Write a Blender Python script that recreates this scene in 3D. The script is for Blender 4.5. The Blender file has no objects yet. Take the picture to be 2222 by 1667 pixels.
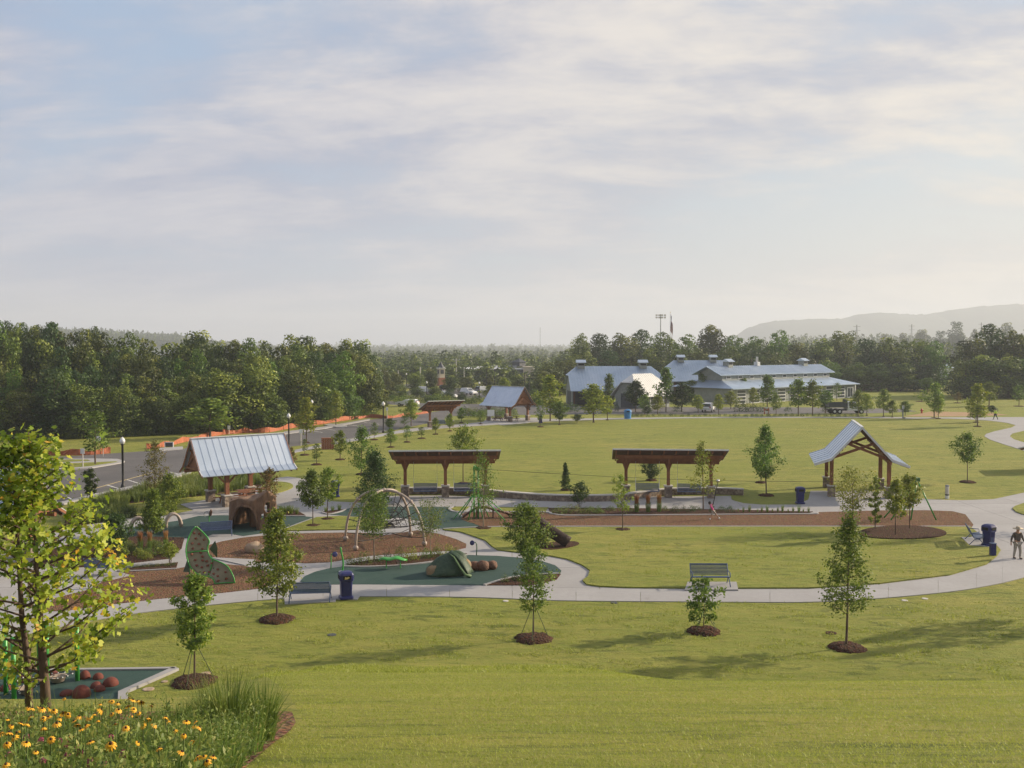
import bpy, bmesh, math, random
import numpy as np
from mathutils import Vector, Matrix

# ------------------------------------------------------------------ camera, sky, sun, exposure
F, CX, CY, V0, H = 2100.0, 1111.0, 833.5, 757.0, 11.5
PITCH = math.atan((CY - V0) / F)
scene = bpy.context.scene
col = scene.collection
cam_d = bpy.data.cameras.new('camera')
cam = bpy.data.objects.new('camera', cam_d)
col.objects.link(cam)
cam.location = (0, 0, H)
cam.rotation_euler = (math.pi / 2 - PITCH, 0, 0)
cam_d.sensor_width = 36.0
cam_d.lens = 36.0 * F / 2222.0
cam_d.clip_start = 0.1
cam_d.clip_end = 20000
scene.camera = cam

SUN_EL, SUN_AZ = math.radians(21.5), math.radians(69)          # azimuth measured from +Y towards +X
sun_dir = Vector((math.sin(SUN_AZ) * math.cos(SUN_EL), math.cos(SUN_AZ) * math.cos(SUN_EL), math.sin(SUN_EL)))
sun_d = bpy.data.lights.new('sun', 'SUN')
sun_d.energy = 5.0
sun_d.angle = math.radians(0.8)
sun_d.color = (1.0, 0.85, 0.65)
sun = bpy.data.objects.new('sun', sun_d)
col.objects.link(sun)
sun.rotation_euler = sun_dir.to_track_quat('Z', 'Y').to_euler()

world = bpy.data.worlds.new('World')
scene.world = world
world.use_nodes = True
wt = world.node_tree
wt.nodes.clear()


def wn(kind, **kw):
    n = wt.nodes.new(kind)
    for k, v in kw.items():
        setattr(n, k, v)
    return n


def wm(op, a, b=None, c=None, clamp=False):
    n = wt.nodes.new('ShaderNodeMath')
    n.operation = op
    n.use_clamp = clamp
    for i, x in enumerate((a, b, c)):
        if x is None:
            continue
        if isinstance(x, (int, float)):
            n.inputs[i].default_value = x
        else:
            wt.links.new(x, n.inputs[i])
    return n.outputs[0]


def wmix(fac, a, b):
    n = wt.nodes.new('ShaderNodeMix')
    n.data_type = 'RGBA'
    for s, x in ((n.inputs[0], fac), (n.inputs[6], a), (n.inputs[7], b)):
        if isinstance(x, (int, float)):
            s.default_value = x
        elif isinstance(x, tuple):
            s.default_value = (*x, 1)
        else:
            wt.links.new(x, s)
    return n.outputs[2]


sky_n = wn('ShaderNodeTexSky', sky_type='NISHITA', sun_disc=False, sun_elevation=SUN_EL, sun_rotation=SUN_AZ,
           air_density=1.3, dust_density=2.5, ozone_density=1.2, altitude=200)
geo = wn('ShaderNodeTexCoord')
sep = wn('ShaderNodeSeparateXYZ')
wt.links.new(geo.outputs['Generated'], sep.inputs[0])
dx, dy, dz = sep.outputs
zc = wm('ADD', wm('MAXIMUM', dz, 0.0), 0.24)
comb = wn('ShaderNodeCombineXYZ')
wt.links.new(wm('DIVIDE', dx, zc), comb.inputs[0])
wt.links.new(wm('DIVIDE', dy, zc), comb.inputs[1])


def wnoise(scale, detail, rough, sx, sy, off=0.0, rot=0.0, dist=0.0):
    mp = wn('ShaderNodeMapping')
    mp.inputs['Scale'].default_value = (sx, sy, 1)
    mp.inputs['Location'].default_value = (off, off * 0.7, off)
    mp.inputs['Rotation'].default_value = (0, 0, rot)
    wt.links.new(comb.outputs[0], mp.inputs[0])
    n = wn('ShaderNodeTexNoise')
    n.inputs['Scale'].default_value = scale
    n.inputs['Detail'].default_value = detail
    n.inputs['Roughness'].default_value = rough
    n.inputs['Distortion'].default_value = dist
    wt.links.new(mp.outputs[0], n.inputs['Vector'])
    return n.outputs[0]


def wramp(x, lo, hi):
    n = wn('ShaderNodeMapRange', interpolation_type='SMOOTHSTEP')
    n.inputs[1].default_value = lo
    n.inputs[2].default_value = hi
    wt.links.new(x, n.inputs[0])
    return n.outputs[0]


n_big = wnoise(0.85, 3, 0.5, 0.9, 1.0, 5.2, 0.5, 0.4)
n_mid = wnoise(1.9, 10, 0.60, 0.75, 1.35, 6.4, 0.7, 0.35)
n_fine = wnoise(5.5, 8, 0.62, 0.7, 1.4, 1.7, 0.7, 0.3)
cover = wramp(wm('ADD', wm('ADD', wm('MULTIPLY', n_big, 0.55), wm('MULTIPLY', n_mid, 0.4)), wm('MULTIPLY', n_fine, 0.12)), 0.425, 0.585)
shade = wramp(wm('ADD', wm('MULTIPLY', n_mid, 0.68), wm('MULTIPLY', n_fine, 0.32)), 0.38, 0.62)
# forward scattering: cloud and haze are brighter and warmer on the sun's side of the sky
dotn = wn('ShaderNodeVectorMath', operation='DOT_PRODUCT')
wt.links.new(geo.outputs['Generated'], dotn.inputs[0])
dotn.inputs[1].default_value = sun_dir
sunny = wramp(dotn.outputs['Value'], -0.05, 0.95)
cl_lit = wmix(sunny, (6.2, 5.9, 6.1), (8.4, 7.6, 6.5))
cl_dark = wmix(sunny, (3.0, 3.3, 4.6), (4.3, 4.5, 5.3))
cloud = wmix(shade, cl_dark, cl_lit)
blue_sky = wmix(0.55, sky_n.outputs[0], wmix(sunny, (4.1, 5.6, 8.1), (5.2, 6.1, 7.2)))
sky_c = wmix(wm('MULTIPLY', cover, 0.9), blue_sky, cloud)
haze_low = wramp(dz, 0.30, -0.02)
low_c = wmix(sunny, (3.6, 4.1, 5.4), (6.9, 6.4, 5.6))
sky_c = wmix(wm('MULTIPLY', haze_low, 0.62), sky_c, low_c)
bg = wn('ShaderNodeBackground')
bg.inputs['Strength'].default_value = 0.074
wt.links.new(sky_c, bg.inputs['Color'])
wo = wn('ShaderNodeOutputWorld')
wt.links.new(bg.outputs[0], wo.inputs['Surface'])

scene.view_settings.view_transform = 'Standard'
scene.view_settings.look = 'None'
scene.view_settings.gamma = 1.0
scene.view_settings.exposure = 0.6
scene.cycles.use_denoising = True
scene.cycles.max_bounces = 6
scene.cycles.diffuse_bounces = 3
scene.cycles.transparent_max_bounces = 12
scene.cycles.volume_bounces = 0
scene.cycles.use_adaptive_sampling = True
scene.cycles.adaptive_threshold = 0.025

# ------------------------------------------------------------------ geometry of the place
random.seed(7)
RNG = np.random.default_rng(7)


def ray(u, v):
    x = (u - CX) / F
    y = -(v - CY) / F
    return (x, math.cos(PITCH) + y * math.sin(PITCH), -math.sin(PITCH) + y * math.cos(PITCH))


def Z(u, v, z=0.0):
    """point of a horizontal plane seen at photograph position (u, v)"""
    d = ray(u, v)
    t = (z - H) / d[2]
    return Vector((d[0] * t, d[1] * t, z))


def lerp_tab(x, tab):
    if x <= tab[0][0]:
        return tab[0][1]
    for (a, b), (c, d) in zip(tab, tab[1:]):
        if x <= c:
            t = (x - a) / (c - a)
            t = t * t * (3 - 2 * t)
            return b + (d - b) * t
    return tab[-1][1]


def smin(a, b, k):
    h = max(0.0, min(1.0, 0.5 + 0.5 * (b - a) / k))
    return b + (a - b) * h - k * h * (1 - h)


def terrain(x, y):
    if y > 45:
        return 0.0
    u = CX + F * x / max(y, 4.0)
    plane = smin(8.03 - 0.30 * (y - 8.0), 9.9, 0.6)
    dend = lerp_tab(u, [(350, 29.0), (620, 33.0), (800, 38.0), (1000, 38.0), (1520, 31.2)])
    bank = (dend - y) * 0.45
    z = smin(plane, bank, 0.35)
    return -smin(-z, 0.0, 0.25) if z < 0.6 else z


def hit(u, v, above=0.0):
    """point at a height above the ground seen at photograph position (u, v)"""
    d = ray(u, v)
    t = 4.0
    while t < 60:
        p = (d[0] * t, d[1] * t, H + d[2] * t)
        if p[2] <= terrain(p[0], p[1]) + above:
            return Vector(p)
        t += 0.05
    return Z(u, v, above)


def G(u, v):
    return hit(u, v) if v > 1400 else Z(u, v)


def mpp(v):
    """metres per photograph pixel at ground row v (flat ground)"""
    return Z(CX, v).y / F


# ------------------------------------------------------------------ object helpers
def tag(o, label=None, cat=None, group=None, kind=None):
    if label:
        o['label'] = label
    if cat:
        o['category'] = cat
    if group:
        o['group'] = group
    if kind:
        o['kind'] = kind
    return o


def thing(name, label, cat, loc=(0, 0, 0), rz=0.0, group=None):
    o = bpy.data.objects.new(name, None)
    o.empty_display_size = 0.2
    col.objects.link(o)
    o.location = loc
    o.rotation_euler = (0, 0, rz)
    return tag(o, label, cat, group)


def place(name, me, parent=None, loc=None, rz=None, scale=None):
    o = bpy.data.objects.new(name, me)
    col.objects.link(o)
    if parent is not None:
        o.parent = parent
    if loc is not None:
        o.location = loc
    if rz is not None:
        o.rotation_euler = (0, 0, rz)
    if scale is not None:
        o.scale = scale
    return o


KIDS = {}


def copy_tree(o, parent=None):
    c = o.copy()
    col.objects.link(c)
    if parent is not None:
        c.parent = parent
    for ch in o.children:
        copy_tree(ch, c)
    return c


def np_mesh(name, verts, faces, mat, attr=None, smooth=False):
    """mesh from arrays; faces is an (m, k) array"""
    verts = np.asarray(verts, dtype=np.float32)
    faces = np.asarray(faces, dtype=np.int32)
    m, k = faces.shape
    me = bpy.data.meshes.new(name)
    me.vertices.add(len(verts))
    me.vertices.foreach_set('co', verts.ravel())
    me.loops.add(m * k)
    me.loops.foreach_set('vertex_index', faces.ravel())
    me.polygons.add(m)
    me.polygons.foreach_set('loop_start', np.arange(0, m * k, k, dtype=np.int32))
    if smooth:
        me.polygons.foreach_set('use_smooth', np.ones(m, dtype=bool))
    me.update(calc_edges=True)
    if attr is not None:
        a = me.attributes.new('rnd', 'FLOAT', 'FACE')
        a.data.foreach_set('value', np.asarray(attr, dtype=np.float32))
    me.materials.append(mat)
    return me


class MB:
    """collects shapes, then links them as one mesh object"""

    def __init__(self):
        self.v, self.f = [], []

    def add(self, vs, fs):
        n = len(self.v)
        self.v += [tuple(p) for p in vs]
        self.f += [tuple(i + n for i in f) for f in fs]
        return self

    def box(self, c, s, rz=0.0, R=None):
        M = R if R is not None else Matrix.Rotation(rz, 3, 'Z')
        c = Vector(c)
        vs = []
        for x in (-.5, .5):
            for y in (-.5, .5):
                for z in (-.5, .5):
                    vs.append(c + M @ Vector((x * s[0], y * s[1], z * s[2])))
        return self.add(vs, [(0, 1, 3, 2), (4, 6, 7, 5), (0, 4, 5, 1), (2, 3, 7, 6), (0, 2, 6, 4), (1, 5, 7, 3)])

    def bar(self, p, q, w, h):
        p, q = Vector(p), Vector(q)
        d = q - p
        x = d.normalized()
        up = Vector((0, 0, 1)) if abs(x.z) < 0.95 else Vector((0, 1, 0))
        y = up.cross(x).normalized()
        z = x.cross(y)
        R = Matrix((x, y, z)).transposed()
        return self.box((p + q) / 2, (d.length, w, h), R=R)

    def tube(self, pts, r, n=8, cap=True):
        pts = [Vector(p) for p in pts]
        m = len(pts)
        rr = r if isinstance(r, (list, tuple)) else [r] * m
        vs, fs = [], []
        ref = None
        for i, p in enumerate(pts):
            t = (pts[min(i + 1, m - 1)] - pts[max(i - 1, 0)])
            if t.length < 1e-9:
                t = Vector((0, 0, 1))
            t.normalize()
            if ref is None:
                ref = Vector((1, 0, 0)) if abs(t.x) < 0.8 else Vector((0, 1, 0))
            a = (ref - t * ref.dot(t))
            if a.length < 1e-6:
                a = t.orthogonal()
            a.normalize()
            ref = a
            b = t.cross(a)
            for k in range(n):
                ang = 2 * math.pi * k / n
                vs.append(p + (a * math.cos(ang) + b * math.sin(ang)) * rr[i])
        for i in range(m - 1):
            for k in range(n):
                k2 = (k + 1) % n
                fs.append((i * n + k, i * n + k2, (i + 1) * n + k2, (i + 1) * n + k))
        if cap:
            fs.append(tuple(range(n - 1, -1, -1)))
            fs.append(tuple((m - 1) * n + k for k in range(n)))
        return self.add(vs, fs)

    def ball(self, c, r, nu=12, nv=8, lump=0.0, seed=0, zmin=None):
        c = Vector(c)
        r = (r, r, r) if isinstance(r, (int, float)) else r
        rg = random.Random(seed)
        ph = [(rg.uniform(1, 3.5), rg.uniform(0, 6.3), rg.uniform(1, 3.5), rg.uniform(0, 6.3)) for _ in range(4)]
        vs, fs = [], []
        for j in range(nv + 1):
            th = math.pi * j / nv
            for i in range(nu):
                a = 2 * math.pi * i / nu
                d = Vector((math.sin(th) * math.cos(a), math.sin(th) * math.sin(a), math.cos(th)))
                k = 1.0
                if lump:
                    k += lump * sum(math.sin(p[0] * d.x * 2 + p[1]) * math.sin(p[2] * d.y * 2 + d.z * 2 + p[3]) for p in ph)
                q = Vector((d.x * r[0] * k, d.y * r[1] * k, d.z * r[2] * k))
                if zmin is not None and q.z < zmin:
                    q.z = zmin
                vs.append(c + q)
        for j in range(nv):
            for i in range(nu):
                i2 = (i + 1) % nu
                fs.append((j * nu + i, (j + 1) * nu + i, (j + 1) * nu + i2, j * nu + i2))
        return self.add(vs, fs)

    def lathe(self, prof, n=16, c=(0, 0, 0), cap=True):
        vs, fs = [], []
        for r, z in prof:
            for k in range(n):
                a = 2 * math.pi * k / n
                vs.append((c[0] + r * math.cos(a), c[1] + r * math.sin(a), c[2] + z))
        m = len(prof)
        for j in range(m - 1):
            for k in range(n):
                k2 = (k + 1) % n
                fs.append((j * n + k, j * n + k2, (j + 1) * n + k2, (j + 1) * n + k))
        if cap:
            fs.append(tuple(range(n - 1, -1, -1)))
            fs.append(tuple((m - 1) * n + k for k in range(n)))
        return self.add(vs, fs)

    def prism(self, poly, z0, z1):
        n = len(poly)
        area = sum(poly[i][0] * poly[(i + 1) % n][1] - poly[(i + 1) % n][0] * poly[i][1] for i in range(n))
        if area < 0:
            poly = poly[::-1]
        vs = [(p[0], p[1], z0) for p in poly] + [(p[0], p[1], z1) for p in poly]
        fs = [tuple(range(n, 2 * n))]
        fs += [(i, (i + 1) % n, n + (i + 1) % n, n + i) for i in range(n)]
        return self.add(vs, fs)

    def sheet(self, rows):
        """grid surface from rows of points"""
        n = len(rows[0])
        vs = [p for r in rows for p in r]
        fs = [(j * n + i, j * n + i + 1, (j + 1) * n + i + 1, (j + 1) * n + i) for j in range(len(rows) - 1) for i in range(n - 1)]
        return self.add(vs, fs)

    def mesh(self, name, mat, smooth=False):
        me = bpy.data.meshes.new(name)
        me.from_pydata(self.v, [], self.f)
        if smooth:
            me.polygons.foreach_set('use_smooth', [True] * len(me.polygons))
        me.materials.append(mat)
        me.update()
        return me

    def build(self, name, mat, parent=None, smooth=False, loc=None, rz=None):
        return place(name, self.mesh(name, mat, smooth), parent, loc, rz)


# ------------------------------------------------------------------ materials
def nmath(nt, op, a, b=None, clamp=False):
    n = nt.nodes.new('ShaderNodeMath')
    n.operation = op
    n.use_clamp = clamp
    for i, x in enumerate((a, b)):
        if x is None:
            continue
        if isinstance(x, (int, float)):
            n.inputs[i].default_value = x
        else:
            nt.links.new(x, n.inputs[i])
    return n.outputs[0]


def nmix(nt, fac, a, b, mode='MIX'):
    n = nt.nodes.new('ShaderNodeMix')
    n.data_type = 'RGBA'
    n.blend_type = mode
    for s, x in ((n.inputs[0], fac), (n.inputs[6], a), (n.inputs[7], b)):
        if isinstance(x, (int, float)):
            s.default_value = x
        elif isinstance(x, tuple):
            s.default_value = (*x, 1)
        else:
            nt.links.new(x, s)
    return n.outputs[2]


def nnoise(nt, scale, detail=4, rough=0.55, sc=(1, 1, 1), coord='pos', dist=0.0):
    if coord == 'pos':
        src = nt.nodes.new('ShaderNodeNewGeometry').outputs['Position']
    else:
        src = nt.nodes.new('ShaderNodeTexCoord').outputs['Object']
    mp = nt.nodes.new('ShaderNodeMapping')
    mp.inputs['Scale'].default_value = sc
    nt.links.new(src, mp.inputs[0])
    n = nt.nodes.new('ShaderNodeTexNoise')
    n.inputs['Scale'].default_value = scale
    n.inputs['Detail'].default_value = detail
    n.inputs['Roughness'].default_value = rough
    n.inputs['Distortion'].default_value = dist
    nt.links.new(mp.outputs[0], n.inputs['Vector'])
    return n.outputs[0]


def nramp(nt, x, lo, hi):
    n = nt.nodes.new('ShaderNodeMapRange')
    n.interpolation_type = 'SMOOTHSTEP'
    n.inputs[1].default_value = lo
    n.inputs[2].default_value = hi
    nt.links.new(x, n.inputs[0])
    return n.outputs[0]


def nbump(nt, h, strength, dist):
    b = nt.nodes.new('ShaderNodeBump')
    b.inputs['Strength'].default_value = strength
    b.inputs['Distance'].default_value = dist
    nt.links.new(h, b.inputs['Height'])
    return b.outputs[0]


def newmat(name):
    m = bpy.data.materials.new(name)
    m.use_nodes = True
    return m, m.node_tree, m.node_tree.nodes['Principled BSDF']


def pmat(name, c1, c2=None, scale=3.0, rough=0.7, bump=0.0, bscale=None, metal=0.0, sc=(1, 1, 1), coord='pos', spec=0.4, c3=None, scale3=0.4, detail=5):
    m, nt, p = newmat(name)
    p.inputs['Roughness'].default_value = rough
    p.inputs['Metallic'].default_value = metal
    p.inputs['Specular IOR Level'].default_value = spec
    if c2 is None:
        c2 = tuple(x * 0.8 for x in c1)
    f = nramp(nt, nnoise(nt, scale, detail, 0.6, sc, coord), 0.3, 0.7)
    c = nmix(nt, f, c1, c2)
    if c3 is not None:
        f3 = nramp(nt, nnoise(nt, scale3, 4, 0.6, sc, coord), 0.45, 0.7)
        c = nmix(nt, f3, c, c3)
    nt.links.new(c, p.inputs['Base Color'])
    if bump:
        nt.links.new(nbump(nt, nnoise(nt, bscale or scale * 4, 4, 0.6, sc, coord), 1.0, bump), p.inputs['Normal'])
    return m


def leafmat(name, stops, trans=0.35, vary=0.15):
    m, nt, p = newmat(name)
    at = nt.nodes.new('ShaderNodeAttribute')
    at.attribute_name = 'rnd'
    rp = nt.nodes.new('ShaderNodeValToRGB')
    el = rp.color_ramp.elements
    el[0].position, el[0].color = stops[0][0], (*stops[0][1], 1)
    el[1].position, el[1].color = stops[-1][0], (*stops[-1][1], 1)
    for pos, c in stops[1:-1]:
        e = el.new(pos)
        e.color = (*c, 1)
    nt.links.new(at.outputs['Fac'], rp.inputs[0])
    oi = nt.nodes.new('ShaderNodeObjectInfo')
    hs = nt.nodes.new('ShaderNodeHueSaturation')
    nt.links.new(rp.outputs[0], hs.inputs['Color'])
    nt.links.new(nmath(nt, 'ADD', nmath(nt, 'MULTIPLY', oi.outputs['Random'], vary * 2), 1 - vary), hs.inputs['Value'])
    nt.links.new(nmath(nt, 'ADD', nmath(nt, 'MULTIPLY', oi.outputs['Random'], 0.03), 0.485), hs.inputs['Hue'])
    nt.links.new(hs.outputs[0], p.inputs['Base Color'])
    p.inputs['Roughness'].default_value = 0.55
    p.inputs['Specular IOR Level'].default_value = 0.35
    tr = nt.nodes.new('ShaderNodeBsdfTranslucent')
    nt.links.new(hs.outputs[0], tr.inputs['Color'])
    mx = nt.nodes.new('ShaderNodeMixShader')
    mx.inputs[0].default_value = trans
    nt.links.new(p.outputs[0], mx.inputs[1])
    nt.links.new(tr.outputs[0], mx.inputs[2])
    nt.links.new(mx.outputs[0], nt.nodes['Material Output'].inputs['Surface'])
    return m


def grassmat():
    m, nt, p = newmat('lawn_grass')
    big = nramp(nt, nnoise(nt, 0.05, 3, 0.5), 0.35, 0.68)
    mid = nramp(nt, nnoise(nt, 0.45, 5, 0.62, (0.45, 1.3, 1)), 0.32, 0.68)
    fine = nramp(nt, nnoise(nt, 3.2, 6, 0.7, (0.35, 1.0, 1)), 0.30, 0.70)
    tiny = nnoise(nt, 26.0, 4, 0.75, (0.6, 1, 1))
    c = nmix(nt, big, (0.22, 0.26, 0.039), (0.335, 0.305, 0.071))
    c = nmix(nt, mid, c, (0.18, 0.22, 0.033))
    c = nmix(nt, nmath(nt, 'MULTIPLY', fine, 0.6), c, (0.31, 0.27, 0.072))
    tuft = nramp(nt, nnoise(nt, 1.9, 6, 0.66, (0.36, 1.0, 1), dist=0.6), 0.52, 0.62)
    c = nmix(nt, nmath(nt, 'MULTIPLY', nmath(nt, 'MULTIPLY', tuft, nramp(nt, nnoise(nt, 0.16, 3, 0.5), 0.38, 0.6)), 0.7), c, (0.08, 0.105, 0.022))  # darker tufts, with the turf's small low-sun shadows put into the colour
    t2 = nramp(nt, nnoise(nt, 4.6, 5, 0.7, (0.3, 1.0, 1), dist=0.5), 0.55, 0.66)
    c = nmix(nt, nmath(nt, 'MULTIPLY', t2, 0.5), c, (0.075, 0.10, 0.022))  # finer dark streaks, again tufts plus their small shadows in the colour
    c = nmix(nt, nmath(nt, 'MULTIPLY', nramp(nt, tiny, 0.3, 0.75), 0.3), c, (0.10, 0.125, 0.025))
    nt.links.new(c, p.inputs['Base Color'])
    p.inputs['Roughness'].default_value = 0.85
    p.inputs['Specular IOR Level'].default_value = 0.15
    h = nmath(nt, 'ADD', nmath(nt, 'MULTIPLY', nnoise(nt, 9.0, 6, 0.75), 0.35), nmath(nt, 'MULTIPLY', nnoise(nt, 1.4, 5, 0.7, (0.5, 1.1, 1)), 1.0))
    nt.links.new(nbump(nt, h, 1.0, 0.22), p.inputs['Normal'])
    return m


def concretemat():
    m, nt, p = newmat('concrete')
    a = nramp(nt, nnoise(nt, 0.35, 4, 0.6), 0.3, 0.7)
    b = nramp(nt, nnoise(nt, 4.0, 6, 0.7), 0.35, 0.7)
    oi = nt.nodes.new('ShaderNodeObjectInfo')
    c = nmix(nt, a, (0.325, 0.315, 0.31), (0.375, 0.365, 0.36))
    c = nmix(nt, nmath(nt, 'MULTIPLY', b, 0.4), c, (0.285, 0.272, 0.265))
    c = nmix(nt, nmath(nt, 'MULTIPLY', oi.outputs['Random'], 0.42), c, (0.275, 0.265, 0.26))
    st = nramp(nt, nnoise(nt, 1.1, 6, 0.7, dist=0.8), 0.56, 0.72)
    c = nmix(nt, nmath(nt, 'MULTIPLY', st, 0.35), c, (0.22, 0.205, 0.19))
    nt.links.new(c, p.inputs['Base Color'])
    p.inputs['Roughness'].default_value = 0.82
    p.inputs['Specular IOR Level'].default_value = 0.25
    nt.links.new(nbump(nt, nnoise(nt, 40, 3, 0.6), 0.3, 0.004), p.inputs['Normal'])
    return m


def mulchmat(name, a, b, c):
    m, nt, p = newmat(name)
    f1 = nramp(nt, nnoise(nt, 7.0, 6, 0.8, (1, 1.0, 1)), 0.35, 0.65)
    f2 = nramp(nt, nnoise(nt, 0.6, 4, 0.6), 0.35, 0.7)
    v = nt.nodes.new('ShaderNodeTexVoronoi')
    v.inputs['Scale'].default_value = 12.0
    nt.links.new(nt.nodes.new('ShaderNodeNewGeometry').outputs['Position'], v.inputs['Vector'])
    cc = nmix(nt, f1, a, b)
    cc = nmix(nt, nmath(nt, 'MULTIPLY', f2, 0.5), cc, c)
    cc = nmix(nt, 0.35, cc, v.outputs['Color'], 'MULTIPLY')
    nt.links.new(cc, p.inputs['Base Color'])
    p.inputs['Roughness'].default_value = 0.95
    p.inputs['Specular IOR Level'].default_value = 0.1
    h = nmath(nt, 'ADD', v.outputs['Distance'], nnoise(nt, 5, 5, 0.8))
    nt.links.new(nbump(nt, h, 1.0, 0.08), p.inputs['Normal'])
    return m


def woodmat(name, a, b):
    return pmat(name, a, b, 2.2, 0.6, 0.006, 10, sc=(1, 1, 0.35), coord='obj')


M = {}
M['grass'] = grassmat()
M['concrete'] = concretemat()
M['asphalt'] = pmat('asphalt', (0.095, 0.088, 0.086), (0.125, 0.116, 0.112), 0.6, 0.85, 0.01, 60, c3=(0.085, 0.08, 0.078), scale3=0.15)
M['mulch'] = mulchmat('wood_chips', (0.14, 0.074, 0.042), (0.28, 0.17, 0.10), (0.185, 0.105, 0.062))
M['dark_mulch'] = mulchmat('dark_bark_mulch', (0.065, 0.035, 0.024), (0.125, 0.07, 0.044), (0.09, 0.05, 0.032))
M['rubber'] = pmat('green_rubber', (0.018, 0.050, 0.040), (0.026, 0.062, 0.050), 9, 0.85, 0.004, 60, c3=(0.033, 0.067, 0.056), scale3=0.35)
M['paint'] = pmat('white_road_paint', (0.72, 0.70, 0.66), (0.55, 0.53, 0.5), 3, 0.7)
M['yellow_paint'] = pmat('yellow_paint', (0.55, 0.42, 0.16), (0.45, 0.36, 0.16), 3, 0.7)
M['roof'] = pmat('galvanised_roof', (0.53, 0.60, 0.70), (0.47, 0.54, 0.63), 0.8, 0.36, 0.004, 2.0, metal=0.75, coord='pos', c3=(0.58, 0.64, 0.73), scale3=0.25)
M['barn_roof'] = pmat('barn_roof', (0.37, 0.45, 0.56), (0.32, 0.40, 0.50), 0.5, 0.45, 0.004, 2.0, metal=0.6, c3=(0.42, 0.49, 0.59), scale3=0.2)  # roof metal darkened and blued: grazing sun and sky reflection put into the colour
M['sunlit_roof'] = pmat('sunlit_roof', (0.70, 0.69, 0.66), (0.64, 0.63, 0.60), 0.5, 0.5, metal=0.2)  # same kind of roof, whitened: full sun on the slope put into the colour
M['roof_edge'] = pmat('roof_trim', (0.62, 0.63, 0.64), (0.55, 0.56, 0.57), 2, 0.4, metal=0.2)
M['timber'] = woodmat('stained_timber', (0.285, 0.115, 0.046), (0.19, 0.07, 0.03))
M['timber_dark'] = woodmat('dark_timber', (0.12, 0.05, 0.026), (0.08, 0.034, 0.019))
M['stone'] = pmat('pier_stone', (0.22, 0.165, 0.125), (0.12, 0.09, 0.07), 6, 0.85, 0.03, 7, coord='pos', c3=(0.36, 0.29, 0.22), scale3=3.5)
M['cap'] = pmat('cast_stone_cap', (0.55, 0.52, 0.47), (0.47, 0.44, 0.4), 4, 0.8)
M['blue'] = pmat('blue_plastic', (0.015, 0.018, 0.10), (0.019, 0.023, 0.12), 4, 0.42, 0.001, 30)
M['bench_blue'] = pmat('bench_blue', (0.06, 0.095, 0.19), (0.08, 0.12, 0.22), 5, 0.45)
M['black'] = pmat('black_metal', (0.012, 0.012, 0.013), (0.02, 0.02, 0.02), 5, 0.45)
M['dark'] = pmat('dark_opening', (0.008, 0.008, 0.009), None, 5, 0.8)
M['lamp_glass'] = pmat('lamp_globe', (0.75, 0.74, 0.72), (0.65, 0.64, 0.63), 5, 0.25)
M['green_metal'] = pmat('green_powder_coat', (0.045, 0.27, 0.045), (0.055, 0.31, 0.055), 4, 0.35)
M['dark_green'] = pmat('dark_green_metal', (0.03, 0.10, 0.035), (0.04, 0.13, 0.045), 4, 0.45)
M['panel'] = pmat('climber_panel', (0.24, 0.215, 0.135), (0.20, 0.18, 0.115), 3, 0.6, 0.003, 30)
M['panel_dark'] = pmat('climber_panel_back', (0.035, 0.06, 0.035), (0.05, 0.08, 0.045), 3, 0.6)
M['hold'] = pmat('climbing_hold', (0.17, 0.05, 0.03), (0.24, 0.08, 0.045), 8, 0.6)
M['arch'] = pmat('tan_tube', (0.36, 0.29, 0.235), (0.31, 0.245, 0.2), 3, 0.5)
M['rope'] = pmat('black_rope', (0.012, 0.013, 0.015), (0.03, 0.03, 0.03), 20, 0.7)
M['steel'] = pmat('steel', (0.6, 0.6, 0.6), (0.5, 0.5, 0.5), 5, 0.3, metal=0.8)
M['stump'] = pmat('moulded_bark', (0.21, 0.12, 0.07), (0.125, 0.072, 0.045), 5, 0.8, 0.05, 9, sc=(1, 1, 0.3), c3=(0.27, 0.17, 0.10), scale3=1.4)
M['stump_in'] = pmat('moulded_wood_inside', (0.27, 0.15, 0.075), (0.20, 0.105, 0.055), 6, 0.8, 0.02, 9, sc=(1, 1, 0.3))
M['leaf_shell'] = pmat('moulded_leaf', (0.017, 0.042, 0.019), (0.028, 0.06, 0.026), 3, 0.55, 0.04, 6, c3=(0.04, 0.072, 0.034), scale3=1.5)
M['leaf_vein'] = pmat('leaf_vein', (0.14, 0.22, 0.09), (0.11, 0.18, 0.07), 4, 0.6)
M['rock'] = pmat('tan_rock', (0.28, 0.19, 0.10), (0.17, 0.12, 0.07), 4, 0.85, 0.05, 6, c3=(0.33, 0.25, 0.15), scale3=2)
M['boulder'] = pmat('boulder_rock', (0.36, 0.26, 0.17), (0.24, 0.16, 0.10), 3, 0.85, 0.05, 5, c3=(0.45, 0.36, 0.26), scale3=1.5)
M['pebble'] = pmat('pebbled_brown', (0.20, 0.10, 0.06), (0.11, 0.055, 0.035), 14, 0.75, 0.05, 18)
M['log'] = pmat('dark_log', (0.026, 0.015, 0.011), (0.046, 0.025, 0.017), 5, 0.8, 0.05, 7, sc=(1, 1, 1))
M['dome'] = pmat('red_brown_rubber', (0.115, 0.026, 0.016), (0.15, 0.038, 0.022), 12, 0.8, 0.008, 60)
M['bowl'] = pmat('bowl_plastic', (0.34, 0.27, 0.21), (0.28, 0.22, 0.17), 4, 0.5)
M['bark'] = pmat('bark', (0.13, 0.088, 0.06), (0.085, 0.058, 0.042), 6, 0.9, 0.02, 14, sc=(1, 1, 0.3))
M['pale_bark'] = pmat('pale_bark', (0.27, 0.21, 0.155), (0.19, 0.145, 0.105), 6, 0.9, 0.01, 14, sc=(1, 1, 0.3))
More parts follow.
